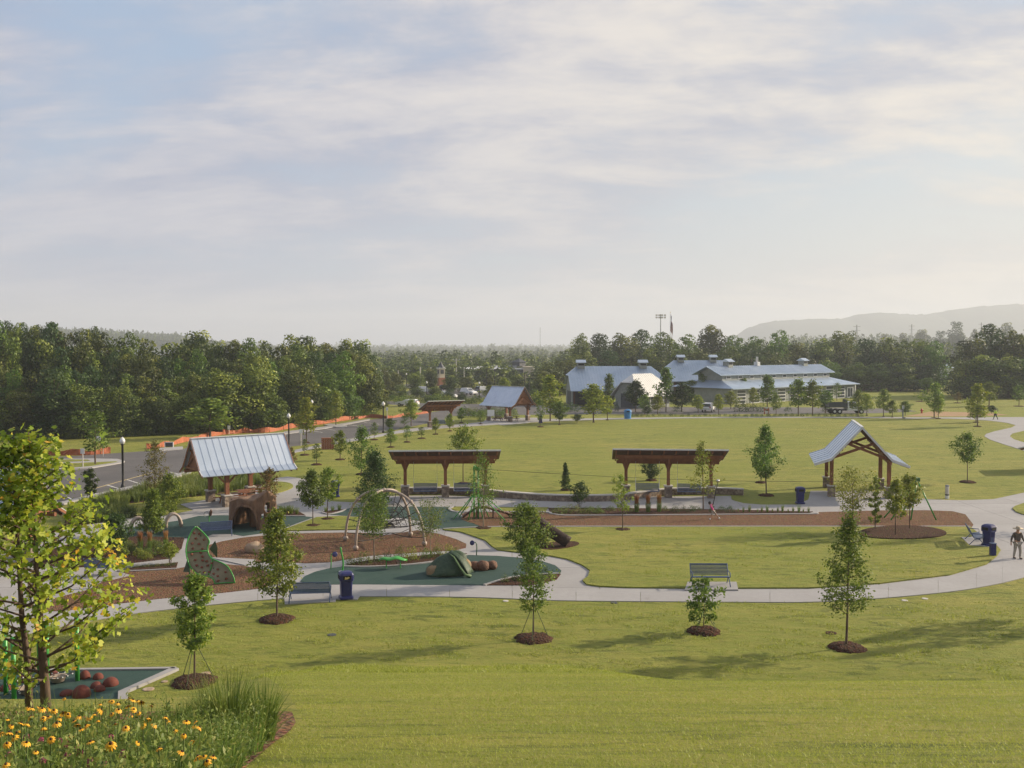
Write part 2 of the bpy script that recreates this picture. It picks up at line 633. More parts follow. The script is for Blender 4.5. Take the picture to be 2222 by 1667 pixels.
M['stake'] = pmat('stake_strap', (0.10, 0.12, 0.055), None, 5, 0.7)
M['brick'] = pmat('brick', (0.30, 0.115, 0.055), (0.24, 0.09, 0.045), 8, 0.85, 0.01, 20)
M['orange'] = pmat('orange_fence', (0.42, 0.125, 0.05), (0.30, 0.09, 0.04), 3, 0.7)
M['white'] = pmat('white_paint', (0.72, 0.72, 0.70), (0.62, 0.62, 0.6), 3, 0.45)
M['grey'] = pmat('grey_panel', (0.24, 0.25, 0.26), (0.20, 0.21, 0.22), 3, 0.6)
M['siding'] = pmat('grey_green_siding', (0.27, 0.285, 0.255), (0.225, 0.24, 0.215), 1.5, 0.7)
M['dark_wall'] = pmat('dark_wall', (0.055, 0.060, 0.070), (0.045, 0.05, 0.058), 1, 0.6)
M['cream'] = pmat('cream_wall', (0.50, 0.43, 0.34), (0.42, 0.36, 0.28), 1, 0.7)
M['glass'] = pmat('window_glass', (0.05, 0.06, 0.07), (0.035, 0.04, 0.05), 1, 0.12, spec=0.6)
M['tyre'] = pmat('tyre_rubber', (0.015, 0.015, 0.015), None, 5, 0.85)
M['car_white'] = pmat('white_car_paint', (0.70, 0.71, 0.72), (0.66, 0.67, 0.68), 1, 0.25)
M['car_silver'] = pmat('silver_car_paint', (0.36, 0.40, 0.44), (0.33, 0.36, 0.40), 1, 0.25, metal=0.4)
M['car_dark'] = pmat('dark_car_paint', (0.06, 0.065, 0.075), None, 1, 0.25)
M['red'] = pmat('red_paint', (0.45, 0.03, 0.02), None, 3, 0.5)
M['hivis'] = pmat('fluorescent_yellow_green', (0.62, 0.80, 0.06), (0.55, 0.72, 0.06), 3, 0.5)
M['sky_blue'] = pmat('bright_blue_plastic', (0.05, 0.22, 0.50), None, 3, 0.5)
M['skin'] = pmat('skin', (0.42, 0.24, 0.16), (0.38, 0.21, 0.14), 5, 0.6)
M['pink'] = pmat('pink_shirt', (0.72, 0.10, 0.36), (0.62, 0.08, 0.30), 6, 0.8)
M['hair'] = pmat('dark_hair', (0.02, 0.014, 0.012), None, 5, 0.6)
M['shirt'] = pmat('dark_taupe_shirt', (0.095, 0.075, 0.065), (0.075, 0.06, 0.052), 6, 0.85)
M['khaki'] = pmat('light_trousers', (0.34, 0.31, 0.27), (0.29, 0.265, 0.23), 6, 0.85)
M['straw'] = pmat('straw_hat', (0.55, 0.46, 0.33), (0.46, 0.38, 0.27), 10, 0.85)
M['jeans'] = pmat('dark_trousers', (0.04, 0.045, 0.06), None, 6, 0.85)
M['shoe'] = pmat('shoe', (0.10, 0.085, 0.075), None, 6, 0.7)
M['white_shoe'] = pmat('white_shoe', (0.6, 0.6, 0.6), None, 6, 0.7)
M['petal'] = pmat('yellow_petal', (0.68, 0.31, 0.012), (0.76, 0.42, 0.018), 30, 0.6)
M['cone'] = pmat('dark_cone', (0.035, 0.016, 0.01), (0.05, 0.02, 0.012), 40, 0.9)
M['pink_flower'] = pmat('pink_flower', (0.26, 0.045, 0.085), (0.32, 0.075, 0.13), 30, 0.8)
M['stem'] = pmat('green_stem', (0.10, 0.14, 0.035), None, 10, 0.7)
M['hill_far'] = pmat('forested_hill', (0.045, 0.065, 0.03), (0.03, 0.045, 0.022), 0.02, 0.95, 3.0, 0.05)

L = {}
L['young'] = leafmat('leaf_fresh_green', [(0, (0.08, 0.135, 0.016)), (0.55, (0.185, 0.265, 0.03)), (1, (0.37, 0.40, 0.055))])
L['yellow'] = leafmat('leaf_yellow_green', [(0, (0.12, 0.17, 0.018)), (0.55, (0.245, 0.30, 0.034)), (1, (0.42, 0.41, 0.058))])
L['green'] = leafmat('leaf_green', [(0, (0.052, 0.10, 0.014)), (0.6, (0.13, 0.21, 0.025)), (1, (0.26, 0.33, 0.045))])
L['dark'] = leafmat('leaf_dark_green', [(0, (0.024, 0.050, 0.013)), (0.6, (0.052, 0.092, 0.020)), (1, (0.098, 0.148, 0.03))])
L['wood'] = leafmat('leaf_woodland', [(0, (0.022, 0.040, 0.007)), (0.5, (0.094, 0.132, 0.017)), (1, (0.28, 0.305, 0.038))], 0.22, 0.36)
L['gold'] = leafmat('leaf_lime_and_gold', [(0, (0.095, 0.16, 0.014)), (0.4, (0.25, 0.34, 0.027)), (0.75, (0.47, 0.50, 0.048)), (0.92, (0.58, 0.48, 0.05)), (1, (0.66, 0.36, 0.035))], 0.42, 0.0)
L['red'] = leafmat('leaf_bronze', [(0, (0.09, 0.085, 0.02)), (0.6, (0.19, 0.15, 0.035)), (1, (0.30, 0.15, 0.04))])
L['reed'] = leafmat('reed_plume', [(0, (0.25, 0.10, 0.035)), (1, (0.46, 0.23, 0.09))], 0.3, 0.15)
L['blade'] = leafmat('ornamental_grass_blade', [(0, (0.07, 0.13, 0.022)), (0.6, (0.16, 0.24, 0.04)), (1, (0.34, 0.36, 0.09))], 0.35, 0.1)
L['turf'] = leafmat('turf_blade', [(0, (0.275, 0.32, 0.047)), (0.6, (0.335, 0.37, 0.059)), (1, (0.39, 0.395, 0.074))], 0.45, 0.0)
L['meadow'] = leafmat('meadow_leaf', [(0, (0.075, 0.115, 0.022)), (0.6, (0.165, 0.215, 0.04)), (1, (0.34, 0.33, 0.09))], 0.35, 0.1)

# ------------------------------------------------------------------ ground, road, paths, beds
def make_ground():
    ys = [-40, -20, -8, -2]
    y = 2.0
    while y < 46:
        ys.append(y)
        y += 0.5
    while y < 6000:
        ys.append(y)
        y *= 1.16
    ys.append(6000)
    nx = 121
    rows = []
    for y in ys:
        w = 45 + 1.15 * max(y, 0)
        row = []
        for i in range(nx):
            t = 2 * i / (nx - 1) - 1
            x = w * (0.35 * t + 0.65 * t ** 3) if y > 60 else w * t
            row.append((x, y, terrain(x, y)))
        rows.append(row)
    o = MB().sheet(rows).build('ground', M['grass'], smooth=True)
    tag(o, kind='structure')


make_ground()


def catmull(pts, n, closed=False):
    m = len(pts)
    out = []
    segs = m if closed else m - 1
    for i in range(segs):
        if closed:
            p = [Vector(pts[(i + k) % m]) for k in (-1, 0, 1, 2)]
        else:
            p = [Vector(pts[min(max(i + k, 0), m - 1)]) for k in (-1, 0, 1, 2)]
        for j in range(n):
            t = j / n
            out.append(0.5 * ((2 * p[1]) + (p[2] - p[0]) * t + (2 * p[0] - 5 * p[1] + 4 * p[2] - p[3]) * t * t + (3 * p[1] - p[0] - 3 * p[2] + p[3]) * t ** 3))
    if not closed:
        out.append(Vector(pts[-1]))
    return out


def px(pts):
    return [G(u, v).to_2d() for u, v in pts]


def sheet_poly(name, pts, top, mat, smooth=0, kind='structure', base=-0.06, parent=None):
    poly = px(pts)
    if smooth:
        poly = catmull(poly, smooth, True)
    o = MB().prism([tuple(p) for p in poly], base, top).build(name, M[mat], parent)
    if parent is None:
        tag(o, kind=kind)
    return o


def clip(poly, x0, x1, y0, y1):
    def half(P, f, inter):
        out = []
        for i in range(len(P)):
            a, b = P[i - 1], P[i]
            fa, fb = f(a), f(b)
            if fa >= 0 and fb >= 0:
                out.append(b)
            elif fa >= 0 > fb:
                out.append(inter(a, b, fa, fb))
            elif fa < 0 <= fb:
                out.append(inter(a, b, fa, fb))
                out.append(b)
        return out

    def inter(a, b, fa, fb):
        t = fa / (fa - fb)
        return (a[0] + (b[0] - a[0]) * t, a[1] + (b[1] - a[1]) * t)
    for f in (lambda p: p[0] - x0, lambda p: x1 - p[0], lambda p: p[1] - y0, lambda p: y1 - p[1]):
        poly = half(poly, f, inter)
        if len(poly) < 3:
            return []
    return poly


def slab_area(name, pts, top, cell, gap=0.012):
    poly = [tuple(p) for p in px(pts)]
    root = tag(bpy.data.objects.new(name, None), kind='structure')
    col.objects.link(root)
    xs, ys = [p[0] for p in poly], [p[1] for p in poly]
    i = math.floor(min(xs) / cell)
    while i * cell < max(xs):
        j = math.floor(min(ys) / cell)
        while j * cell < max(ys):
            c = clip(poly, i * cell + gap, (i + 1) * cell - gap, j * cell + gap, (j + 1) * cell - gap)
            if len(c) >= 3:
                area = abs(sum(c[k - 1][0] * c[k][1] - c[k][0] * c[k - 1][1] for k in range(len(c)))) / 2
                if area > 0.3:
                    MB().prism(c, -0.05, top).build('slab', M['concrete'], root)
            j += 1
        i += 1
    return root


def ribbon(name, stations, top, slab=3.0, gap=0.008, mat='concrete', sub=6):
    """path from (u, v_far, v_near) stations, laid as separate slabs"""
    far = catmull(px([(u, a) for u, a, b in stations]), sub)
    near = catmull(px([(u, b) for u, a, b in stations]), sub)
    root = tag(bpy.data.objects.new(name, None), kind='structure')
    col.objects.link(root)
    n = len(far)
    dist = [0]
    for i in range(1, n):
        dist.append(dist[-1] + ((near[i] + far[i]) / 2 - (near[i - 1] + far[i - 1]) / 2).length)

    def at(s):
        s = max(0, min(dist[-1], s))
        i = 1
        while i < n - 1 and dist[i] < s:
            i += 1
        t = (s - dist[i - 1]) / max(1e-6, dist[i] - dist[i - 1])
        return far[i - 1].lerp(far[i], t), near[i - 1].lerp(near[i], t)
    s = 0
    while s < dist[-1] - 0.3:
        e = min(s + slab, dist[-1])
        ss = [s + gap + (e - s - 2 * gap) * k / 4 for k in range(5)]
        a = [at(q) for q in ss]
        poly = [tuple(p[0]) for p in a] + [tuple(p[1]) for p in reversed(a)]
        MB().prism(poly, -0.05, top).build('slab', M[mat], root)
        s = e
    return root


def curb(name, pts, w=0.16, top=0.1, mat='concrete', sub=4, smooth=True):
    c = px(pts)
    if smooth:
        c = catmull(c, sub)
    n = len(c)
    left, right = [], []
    for i, p in enumerate(c):
        t = (c[min(i + 1, n - 1)] - c[max(i - 1, 0)]).normalized()
        nrm = Vector((-t.y, t.x)) * w / 2
        left.append(p + nrm)
        right.append(p - nrm)
    mb = MB()
    vs = []
    for a, b in zip(left, right):
        vs += [(a.x, a.y, -0.05), (a.x, a.y, top), (b.x, b.y, top), (b.x, b.y, -0.05)]
    fs = []
    for i in range(n - 1):
        k = i * 4
        for q in range(3):
            fs.append((k + q, k + q + 1, k + 5 + q, k + 4 + q))
    fs += [(0, 1, 2, 3), tuple((n - 1) * 4 + q for q in (3, 2, 1, 0))]
    mb.add(vs, fs)
    return tag(mb.build(name, M[mat]), kind='structure')


def build_setting():
    # ---- concrete of the playground
    outer = [(-260, 1330), (-150, 1250), (0, 1196), (94, 1163), (200, 1137), (268, 1126), (360, 1120), (420, 1108), (392, 1095), (452, 1085),
             (520, 1070), (575, 1052), (598, 1038), (625, 1035), (661, 1040), (690, 1058), (706, 1078), (722, 1089), (780, 1092), (838, 1077), (960, 1076),
             (1080, 1081), (1170, 1088), (1335, 1089), (1362, 1079), (1586, 1077), (1588, 1086), (1614, 1093), (1652, 1096),
             (1728, 1096), (1754, 1085), (1759, 1066), (1963, 1066), (1968, 1080), (2024, 1085), (2090, 1086.5), (2156, 1084),
             (2222, 1070), (2330, 1045), (2480, 1050), (2480, 1180), (2330, 1200), (2230, 1225), (2140, 1240), (2060, 1258), (1910, 1278),
             (1760, 1288), (1500, 1287), (1200, 1286), (900, 1280), (745, 1278), (617, 1284), (467, 1298), (340, 1309), (246, 1321), (100, 1346)]
    slab_area('playground_pavement', outer, 0.03, 4.2)
    P1 = [(-250, 1405, 1455), (-60, 1365, 1405), (100, 1336, 1368), (246, 1314, 1340), (340, 1302, 1327), (467, 1290, 1313), (617, 1277, 1300),
          (745, 1270, 1296), (900, 1270, 1295.5), (1050, 1273, 1298), (1200, 1278, 1304), (1350, 1279.7, 1306), (1500, 1280, 1307),
          (1600, 1280.5, 1307.7), (1760, 1280, 1307.7), (1910, 1270, 1299.5), (2060, 1251.5, 1285.5), (2140, 1228, 1273), (2200, 1200, 1260), (2330, 1165, 1225)]
    ribbon('front_path', P1, 0.036, 3.0)
    sheet_poly('bench_pad', [(617, 1296), (618, 1312.5), (728, 1307), (729, 1302), (775, 1302.5), (782, 1294)], 0.042, 'concrete')
    sheet_poly('bench_pad', [(1492, 1267), (1598, 1267), (1602, 1284), (1486, 1284)], 0.104, 'concrete')
    # ---- islands
    sheet_poly('middle_lawn', [(960, 1151.5), (1000, 1157), (1018, 1163), (1053, 1175.5), (1067, 1188), (1079, 1196), (1129, 1202), (1180, 1206.5),
               (1230, 1216), (1263, 1229), (1280, 1241), (1276, 1254), (1264, 1263), (1273, 1271.5), (1301, 1275.5), (1360, 1278), (1500, 1279.5),
               (1760, 1279), (1910, 1269), (2060, 1250.5), (2140, 1227), (2163, 1209), (2171, 1196), (2163, 1187), (2140, 1190), (2105, 1186), (2088, 1170),
               (2125, 1162), (2106, 1146), (1600, 1146), (1068, 1147)], 0.10, 'grass')
    sheet_poly('bench_pad', [(2086, 1169.5), (2140, 1169.5), (2158, 1180), (2150, 1191), (2104, 1187)], 0.112, 'concrete')
    sheet_poly('rubber_surface', [(651, 1264), (660, 1253), (682, 1243), (714, 1235), (745, 1231), (800, 1232), (876, 1228.6), (949, 1220), (1013, 1206),
               (1078, 1208), (1129, 1212), (1175, 1219), (1205, 1228.6), (1218, 1240), (1215, 1249), (1195, 1252), (1104, 1262), (1053, 1272), (900, 1271), (800, 1270), (700, 1270)], 0.046, 'rubber')
    sheet_poly('mulch_bed', [(1055, 1272), (1104, 1257), (1195, 1248.5), (1216, 1248.5), (1208, 1259), (1180, 1267), (1150, 1272)], 0.07, 'dark_mulch')
    sheet_poly('mulch_bed', [(745, 1230.5), (770, 1223), (810, 1217), (880, 1211), (950, 1204.5), (1013, 1203), (1013, 1206), (949, 1219.5), (876, 1228), (800, 1231.5)], 0.07, 'dark_mulch')
    sheet_poly('wood_chip_area', [(449, 1186), (480, 1177), (527, 1168.5), (603, 1161), (680, 1158.5), (747, 1157.5), (800, 1158.5), (838, 1163), (905, 1152.5), (952, 1160),
               (990, 1172), (1012, 1182), (1011, 1190), (987, 1196), (927, 1199), (800, 1208), (780, 1211), (717, 1221.5), (666, 1224), (628, 1222), (560, 1221), (500, 1215), (455, 1210)], 0.055, 'mulch')
    sheet_poly('wood_chip_area', [(200, 1280), (228, 1260), (262, 1241.5), (320, 1241), (380, 1237), (450, 1223), (530, 1230), (575, 1240), (600, 1258), (590, 1271),
               (563, 1279), (467, 1290), (350, 1301), (246, 1313), (150, 1326), (90, 1330), (120, 1300)], 0.055, 'mulch')
    sheet_poly('bench_pad', [(190, 1266), (205, 1246), (262, 1244), (284, 1251), (240, 1262)], 0.062, 'concrete')
    sheet_poly('mulch_bed', [(60, 1225), (110, 1195), (180, 1175), (300, 1166), (400, 1169), (394, 1192), (366, 1214), (250, 1228), (150, 1234)], 0.07, 'dark_mulch')
    sheet_poly('mulch_bed', [(266, 1239), (300, 1231), (368, 1225), (386, 1222.5), (382, 1236)], 0.07, 'dark_mulch')
    sheet_poly('rubber_surface', [(205, 1165), (240, 1153), (330, 1139), (390, 1131), (430, 1121), (480, 1119.5), (664, 1122.5), (687, 1124), (608, 1153),
               (560, 1160), (528, 1164.5), (500, 1160), (462, 1160), (436, 1172), (400, 1169), (300, 1166)], 0.046, 'rubber')
    sheet_poly('small_lawn', [(610, 1154), (650, 1139), (687, 1125), (740, 1122.5), (790, 1126), (850, 1139), (842, 1148), (780, 1151)], 0.10, 'grass')
    sheet_poly('rubber_surface', [(717, 1118), (735, 1109), (765, 1103), (820, 1101), (911, 1101), (981, 1101), (976, 1106.5), (990, 1113), (1010, 1128),
               (1050, 1145.5), (975, 1149), (935, 1148), (911, 1141), (913, 1132), (870, 1125), (785, 1123)], 0.046, 'rubber')
    sheet_poly('wood_chip_strip', [(1000, 1116), (1060, 1113), (1180, 1113.5), (1195, 1117), (1215, 1120), (1260, 1120.5), (1500, 1119.5), (1752, 1117.5), (1773, 1113),
               (1928, 1109), (2010, 1109), (2067, 1111), (2095, 1118), (2112, 1140), (2108, 1146), (1600, 1146), (1050, 1146.5), (1016, 1133)], 0.055, 'mulch')
    sheet_poly('wood_chip_tip', [(1010, 1112.5), (1000, 1128), (1020, 1136), (1060, 1135), (1060, 1113)], 0.052, 'mulch')
    sheet_poly('small_lawn', [(979, 1106), (988, 1101.5), (1018, 1101.5), (1010, 1108), (992, 1111)], 0.08, 'grass')
    sheet_poly('small_lawn', [(1068, 1111), (1085, 1102.5), (1190, 1103), (1182, 1112.5)], 0.08, 'grass')
    sheet_poly('mulch_bed', [(1190, 1104), (1400, 1105), (1600, 1108), (1764, 1112), (1750, 1116.5), (1500, 1118.5), (1260, 1119.5), (1216, 1119), (1194, 1115.5)], 0.07, 'dark_mulch')
    el = [(1958 + 96 * math.cos(a), 1161.5 + 14.5 * math.sin(a) - 2 * math.sin(a) ** 2) for a in [i * math.pi / 12 for i in range(24)]]
    sheet_poly('mulch_island', el, 0.16, 'dark_mulch')
    sheet_poly('corner_lawn', [(2480, 1080), (2260, 1087), (2222, 1094), (2202, 1101), (2197, 1106), (2206, 1113.5), (2222, 1119), (2300, 1124), (2480, 1125)], 0.10, 'grass')
    sheet_poly('mulch_bed', [(699, 1113), (720, 1109.5), (748, 1107), (735, 1113), (714, 1117)], 0.08, 'dark_mulch')
    sheet_poly('mulch_bed', [(586, 1112), (625, 1105), (648, 1112), (664, 1121), (590, 1121)], 0.08, 'dark_mulch')
    sheet_poly('small_lawn', [(575, 1052), (600, 1047), (628, 1050), (636, 1058), (618, 1067), (585, 1074), (560, 1070)], 0.09, 'grass', 3)
    sheet_poly('mulch_patch', [(1160, 1190), (1200, 1180), (1245, 1178.5), (1257, 1184), (1240, 1191), (1195, 1197)], 0.112, 'dark_mulch', 3)
    sheet_poly('flagstone_ramp', [(454, 1212), (556, 1217), (547, 1227), (530, 1229)], 0.075, 'concrete')
    # ---- tall meadow bed beside the car park, its soil
    sheet_poly('mulch_bed', [(150, 1112), (200, 1093), (330, 1059), (440, 1036), (560, 1036), (600, 1041), (560, 1058), (440, 1076), (360, 1084), (262, 1095), (250, 1106),
               (296, 1120), (250, 1132), (170, 1142), (140, 1135)], 0.03, 'dark_mulch')
    # ---- car park and street
    sheet_poly('car_park', [(-420, 1300), (0, 1133), (157, 1089), (324, 1051), (415, 1025), (520, 996), (626, 970), (742, 956), (808, 943), (894, 926), (950, 914), (985, 903),
               (1050, 902), (1180, 900), (1300, 899), (1500, 900), (1700, 898), (1900, 897), (1990, 893), (1960, 888), (1850, 885), (1700, 884), (1500, 884), (1300, 881), (1150, 880),
               (1050, 877), (930, 876), (800, 868), (760, 868), (800, 874.5), (930, 884), (985, 887), (930, 896), (803, 911), (702, 930), (616, 941), (500, 956), (397, 974), (268, 982.5), (154, 990.5), (-420, 1020)], 0.012, 'asphalt')
    sheet_poly('parking_lot', [(845, 862), (1200, 868), (1200, 846), (1060, 842), (905, 842)], 0.012, 'asphalt')
    sheet_poly('far_street', [(600, 838), (890, 834), (905, 840), (890, 842), (600, 848)], 0.012, 'asphalt')
    ribbon('car_park_sidewalk', [(0, 1126, 1134), (157, 1086.5, 1091.5), (240, 1067, 1072), (324, 1048.5, 1053.5), (415, 1022.5, 1028)], 0.12, 4.0)
    ribbon('lawn_path', [(639, 977, 983), (682, 968, 974), (742, 956, 962), (818, 944, 949), (869, 934, 940), (935, 926, 932), (1000, 921, 927), (1060, 915, 923),
           (1140, 910, 918), (1200, 909.5, 914.5), (1300, 908, 911.5), (1420, 906.5, 909), (1600, 905, 907.2), (1800, 905, 907.2), (1965, 905.5, 908.5)], 0.03, 6.0)
    sheet_poly('shelter_pad', [(1048, 916), (1060, 908), (1165, 907), (1180, 912), (1140, 919), (1090, 923)], 0.036, 'concrete')
    sheet_poly('winding_path', [(1960, 908.7), (2060, 909), (2106, 910.5), (2150, 913.5), (2185, 918), (2204, 923), (2196, 928), (2160, 936), (2140, 942), (2136, 947), (2147, 954),
               (2176, 964), (2240, 984), (2320, 1005), (2320, 978), (2230, 963), (2200, 954), (2191, 947), (2197, 941), (2230, 933), (2320, 918), (2320, 903), (2222, 905.5), (2120, 906), (1960, 906)], 0.03, 'concrete')
    sheet_poly('bare_earth', [(1985, 900), (1960, 903.5), (2080, 904), (2190, 901), (2150, 896), (2020, 893)], 0.01, 'dark_mulch')
    bpy.data.objects['bare_earth'].data.materials[0] = pmat('red_clay', (0.34, 0.19, 0.09), (0.28, 0.19, 0.08), 0.4, 0.9)
    # kerbed island with grass in the car park
    sheet_poly('parking_island', [(100, 1022), (152, 1020.5), (200, 1017), (268, 1005.5), (271, 1003), (255, 998.5), (200, 997.5), (140, 998.5), (90, 1000)], 0.13, 'concrete')
    sheet_poly('island_lawn', [(105, 1019.5), (152, 1018), (196, 1014.5), (250, 1006), (255, 1004), (200, 1006.5), (140, 1009), (100, 1010)], 0.15, 'grass')
    sheet_poly('island_lawn', [(100, 1006.5), (150, 1005), (196, 1003), (190, 1000.5), (150, 1000), (100, 1001.5)], 0.15, 'grass')
    sheet_poly('parking_island', [(703, 924), (730, 928.5), (753, 928), (753, 925.5), (730, 922), (715, 921)], 0.13, 'concrete')
    sheet_poly('sidewalk', [(616, 943.5), (702, 931.5), (803, 912.5), (803, 910), (702, 927.5), (616, 938.5)], 0.12, 'concrete')
    sheet_poly('sidewalk', [(345, 980), (397, 975.5), (397, 971), (345, 974.5)], 0.12, 'concrete')
    # painted bay lines
    for (a, b) in [((231, 1052.5), (257, 1060.5)), ((276, 1041.5), (303, 1050)), ((369, 1025), (390, 1029.5)), ((200, 1068.5), (211, 1072.5)), ((148, 1080), (158, 1085)),
                   ((0, 1052), (16, 1061)), ((53, 1042), (62, 1047.5)), ((668, 934), (700, 939)), ((695, 929), (727, 934)), ((757, 922), (790, 927)), ((790, 917), (822, 921)), ((207, 1037), (211, 1037.8))]:
        pa, pb = Z(*a), Z(*b)
        tag(MB().bar((pa.x, pa.y, 0.012), (pb.x, pb.y, 0.012), 0.12, 0.012).build('bay_line', M['paint']), kind='structure')
    tag(MB().bar((*Z(196, 1063).xy, 0.012), (*Z(330, 1026).xy, 0.012), 0.12, 0.012).build('lane_line', M['yellow_paint']), kind='structure')
    # ---- concrete edgings
    curb('edging', [(962, 1150.5), (1050, 1146.5), (1200, 1145.6), (1600, 1145.4), (2106, 1145.4)], 0.2, 0.115)
    curb('edging', [(975, 1106), (978, 1109), (992, 1112.5), (1060, 1113), (1180, 1113), (1197, 1117), (1220, 1120), (1260, 1120.5), (1500, 1119.2), (1752, 1117.3), (1768, 1116), (1774, 1113)], 0.2)
    curb('edging', [(975, 1106), (982, 1101.5), (990, 1101)], 0.2)
    curb('edging', [(742, 1231.5), (800, 1232.5), (876, 1229), (949, 1220), (1013, 1206)], 0.16)
    curb('edging', [(1051, 1272.5), (1104, 1257), (1150, 1251), (1195, 1248), (1217, 1248)], 0.16)
    curb('edging', [(255, 1241.5), (300, 1241.5), (382, 1237)], 0.14)
    curb('edging', [(688, 1124), (608, 1153.8)], 0.14)
    curb('edging', [(664, 1122), (590, 1122)], 0.14)
    curb('edging', [(699, 1114), (714, 1117.5), (738, 1112.5), (750, 1107)], 0.14)
    # near play area at the hill's foot
    sheet_poly('rubber_surface', [(-420, 1473), (0, 1461), (378, 1455.5), (268, 1506), (180, 1540), (60, 1580), (-420, 1700)][:4] + [(190, 1520), (-420, 1522)], 0.046, 'rubber')
    curb('edging', [(-420, 1472), (0, 1460.5), (381, 1455)], 0.18, 0.1, smooth=False)
    curb('edging', [(381, 1455), (267, 1506), (235, 1518)], 0.3, 0.1, smooth=False)


build_setting()


def make_wall():
    base = [(700, 1078), (800, 1074), (870, 1072.5), (965, 1072), (1040, 1075), (1100, 1081), (1180, 1087), (1260, 1089), (1335, 1087.5), (1390, 1081), (1440, 1075), (1500, 1072.5), (1560, 1072.5), (1613, 1075)]
    c = catmull(px(base[2:]), 6)
    root = thing('seat_wall', 'low curved stone seat wall edging the big lawn behind the swings', 'wall', (c[0].x, c[0].y, 0))
    for mat, name, w, z0, z1 in (('stone', 'wall_stone', 0.34, -0.05, 0.46), ('cap', 'coping', 0.42, 0.46, 0.54)):
        vs, fs = [], []
        n = len(c)
        for i, p in enumerate(c):
            t = (c[min(i + 1, n - 1)] - c[max(i - 1, 0)]).normalized()
            q = Vector((-t.y, t.x)) * w / 2
            a, b = p + q - c[0], p - q - c[0]
            vs += [(a.x, a.y, z0), (a.x, a.y, z1), (b.x, b.y, z1), (b.x, b.y, z0)]
        for i in range(n - 1):
            k = i * 4
            for q in range(4):
                fs.append((k + q, k + (q + 1) % 4, k + 4 + (q + 1) % 4, k + 4 + q))
        fs += [(0, 1, 2, 3), tuple((n - 1) * 4 + q for q in (3, 2, 1, 0))]
        MB().add(vs, fs).build(name, M[mat], root)


make_wall()


# ------------------------------------------------------------------ hills and mountain
def ridge(name, dist, prof, depth, seed, jag, mat='hill_far'):
    """long hill whose crest follows (u, v) at a distance, falling away on both sides"""
    rg = np.random.default_rng(seed)
    us = np.arange(prof[0][0], prof[-1][0] + 1, 6)
    crest = np.interp(us, [p[0] for p in prof], [p[1] for p in prof])
    rows = []
    nj = 10
    for j in range(nj):
        t = j / (nj - 1) * 2 - 1
        row = []
        for i, u in enumerate(us):
            y = dist + t * depth
            x = (u - CX) / F * dist
            hz = H + (V0 - crest[i]) / F * dist + rg.normal() * jag
            row.append((x, y, max(-0.5, hz * (1 - abs(t)) ** 0.8 + rg.normal() * jag * 0.6 * (1 - abs(t)) - (0.5 if abs(t) > 0.98 else 0))))
        rows.append(row)
    o = MB().sheet(rows).build(name, M[mat], smooth=True)
    return tag(o, kind='structure')


ridge('mountain', 4000, [(1560, 762), (1600, 728), (1630, 705), (1665, 693), (1700, 690), (1760, 686), (1830, 687), (1860, 676), (1900, 671), (1960, 676), (2010, 676), (2060, 666), (2120, 657), (2180, 652),
                         (2260, 651), (2400, 655), (2600, 690), (2800, 762)], 520, 3, 1.4)
ridge('hill', 1700, [(-300, 715), (0, 712), (220, 716), (300, 722), (380, 726), (450, 738), (520, 748), (700, 760), (760, 775)], 300, 4, 2.2)

# ------------------------------------------------------------------ plants
def leaf_verts(P, size, nrm, rng, shape='diamond', fold=0.12, aspect=0.55):
    n = len(P)
    nrm = nrm / np.maximum(np.linalg.norm(nrm, axis=1, keepdims=True), 1e-6)
    r = rng.normal(size=(n, 3))
    t = r - nrm * np.sum(r * nrm, axis=1, keepdims=True)
    t /= np.maximum(np.linalg.norm(t, axis=1, keepdims=True), 1e-6)
    b = np.cross(nrm, t)
    s = np.asarray(size).reshape(-1, 1)
    if shape == 'diamond':
        pts = [(-0.5, 0, 0), (0, aspect / 2, fold), (0.5, 0, 0), (0, -aspect / 2, fold)]
    else:                                     # four-lobed leaf
        pts = [(-0.5, 0, 0), (-0.38, 0.42, .1), (-0.05, 0.24, .05), (0.18, 0.5, .12), (0.5, 0.12, 0.02), (0.5, -0.12, 0.02), (0.18, -0.5, .12), (-0.05, -0.24, .05), (-0.38, -0.42, .1)]
    k = len(pts)
    V = np.zeros((n, k, 3))
    for i, (a, c, d) in enumerate(pts):
        V[:, i] = P + t * s * a + b * s * c + nrm * s * d
    return V.reshape(-1, 3), np.arange(n * k).reshape(n, k)


PROF = {
    'oval': lambda x: max(0.0, math.sin(math.pi * (0.14 + 0.80 * x))) ** 0.8,
    'cone': lambda x: (0.55 + 4.5 * x if x < 0.1 else 1.0) * (1 - x) ** 0.75 + 0.06,
    'col': lambda x: min(1.0, 0.55 + 3 * x) * (1 - x ** 5 * 0.8),
    'round': lambda x: math.sqrt(max(0.02, 1 - (2 * x - 1) ** 2)),
    'vase': lambda x: 0.35 + 0.65 * math.sin(math.pi * min(1, 0.15 + x * 0.75)),
    'egg': lambda x: (math.sin(math.pi * (0.2 + 0.78 * x)) if x < 0.45 else max(0.05, 1 - ((x - 0.45) / 0.56) ** 1.4)) * 1.0,
    'spire': lambda x: (0.8 + 2 * x if x < 0.1 else 1.0) * (1 - x) ** 1.1 + 0.03,
}


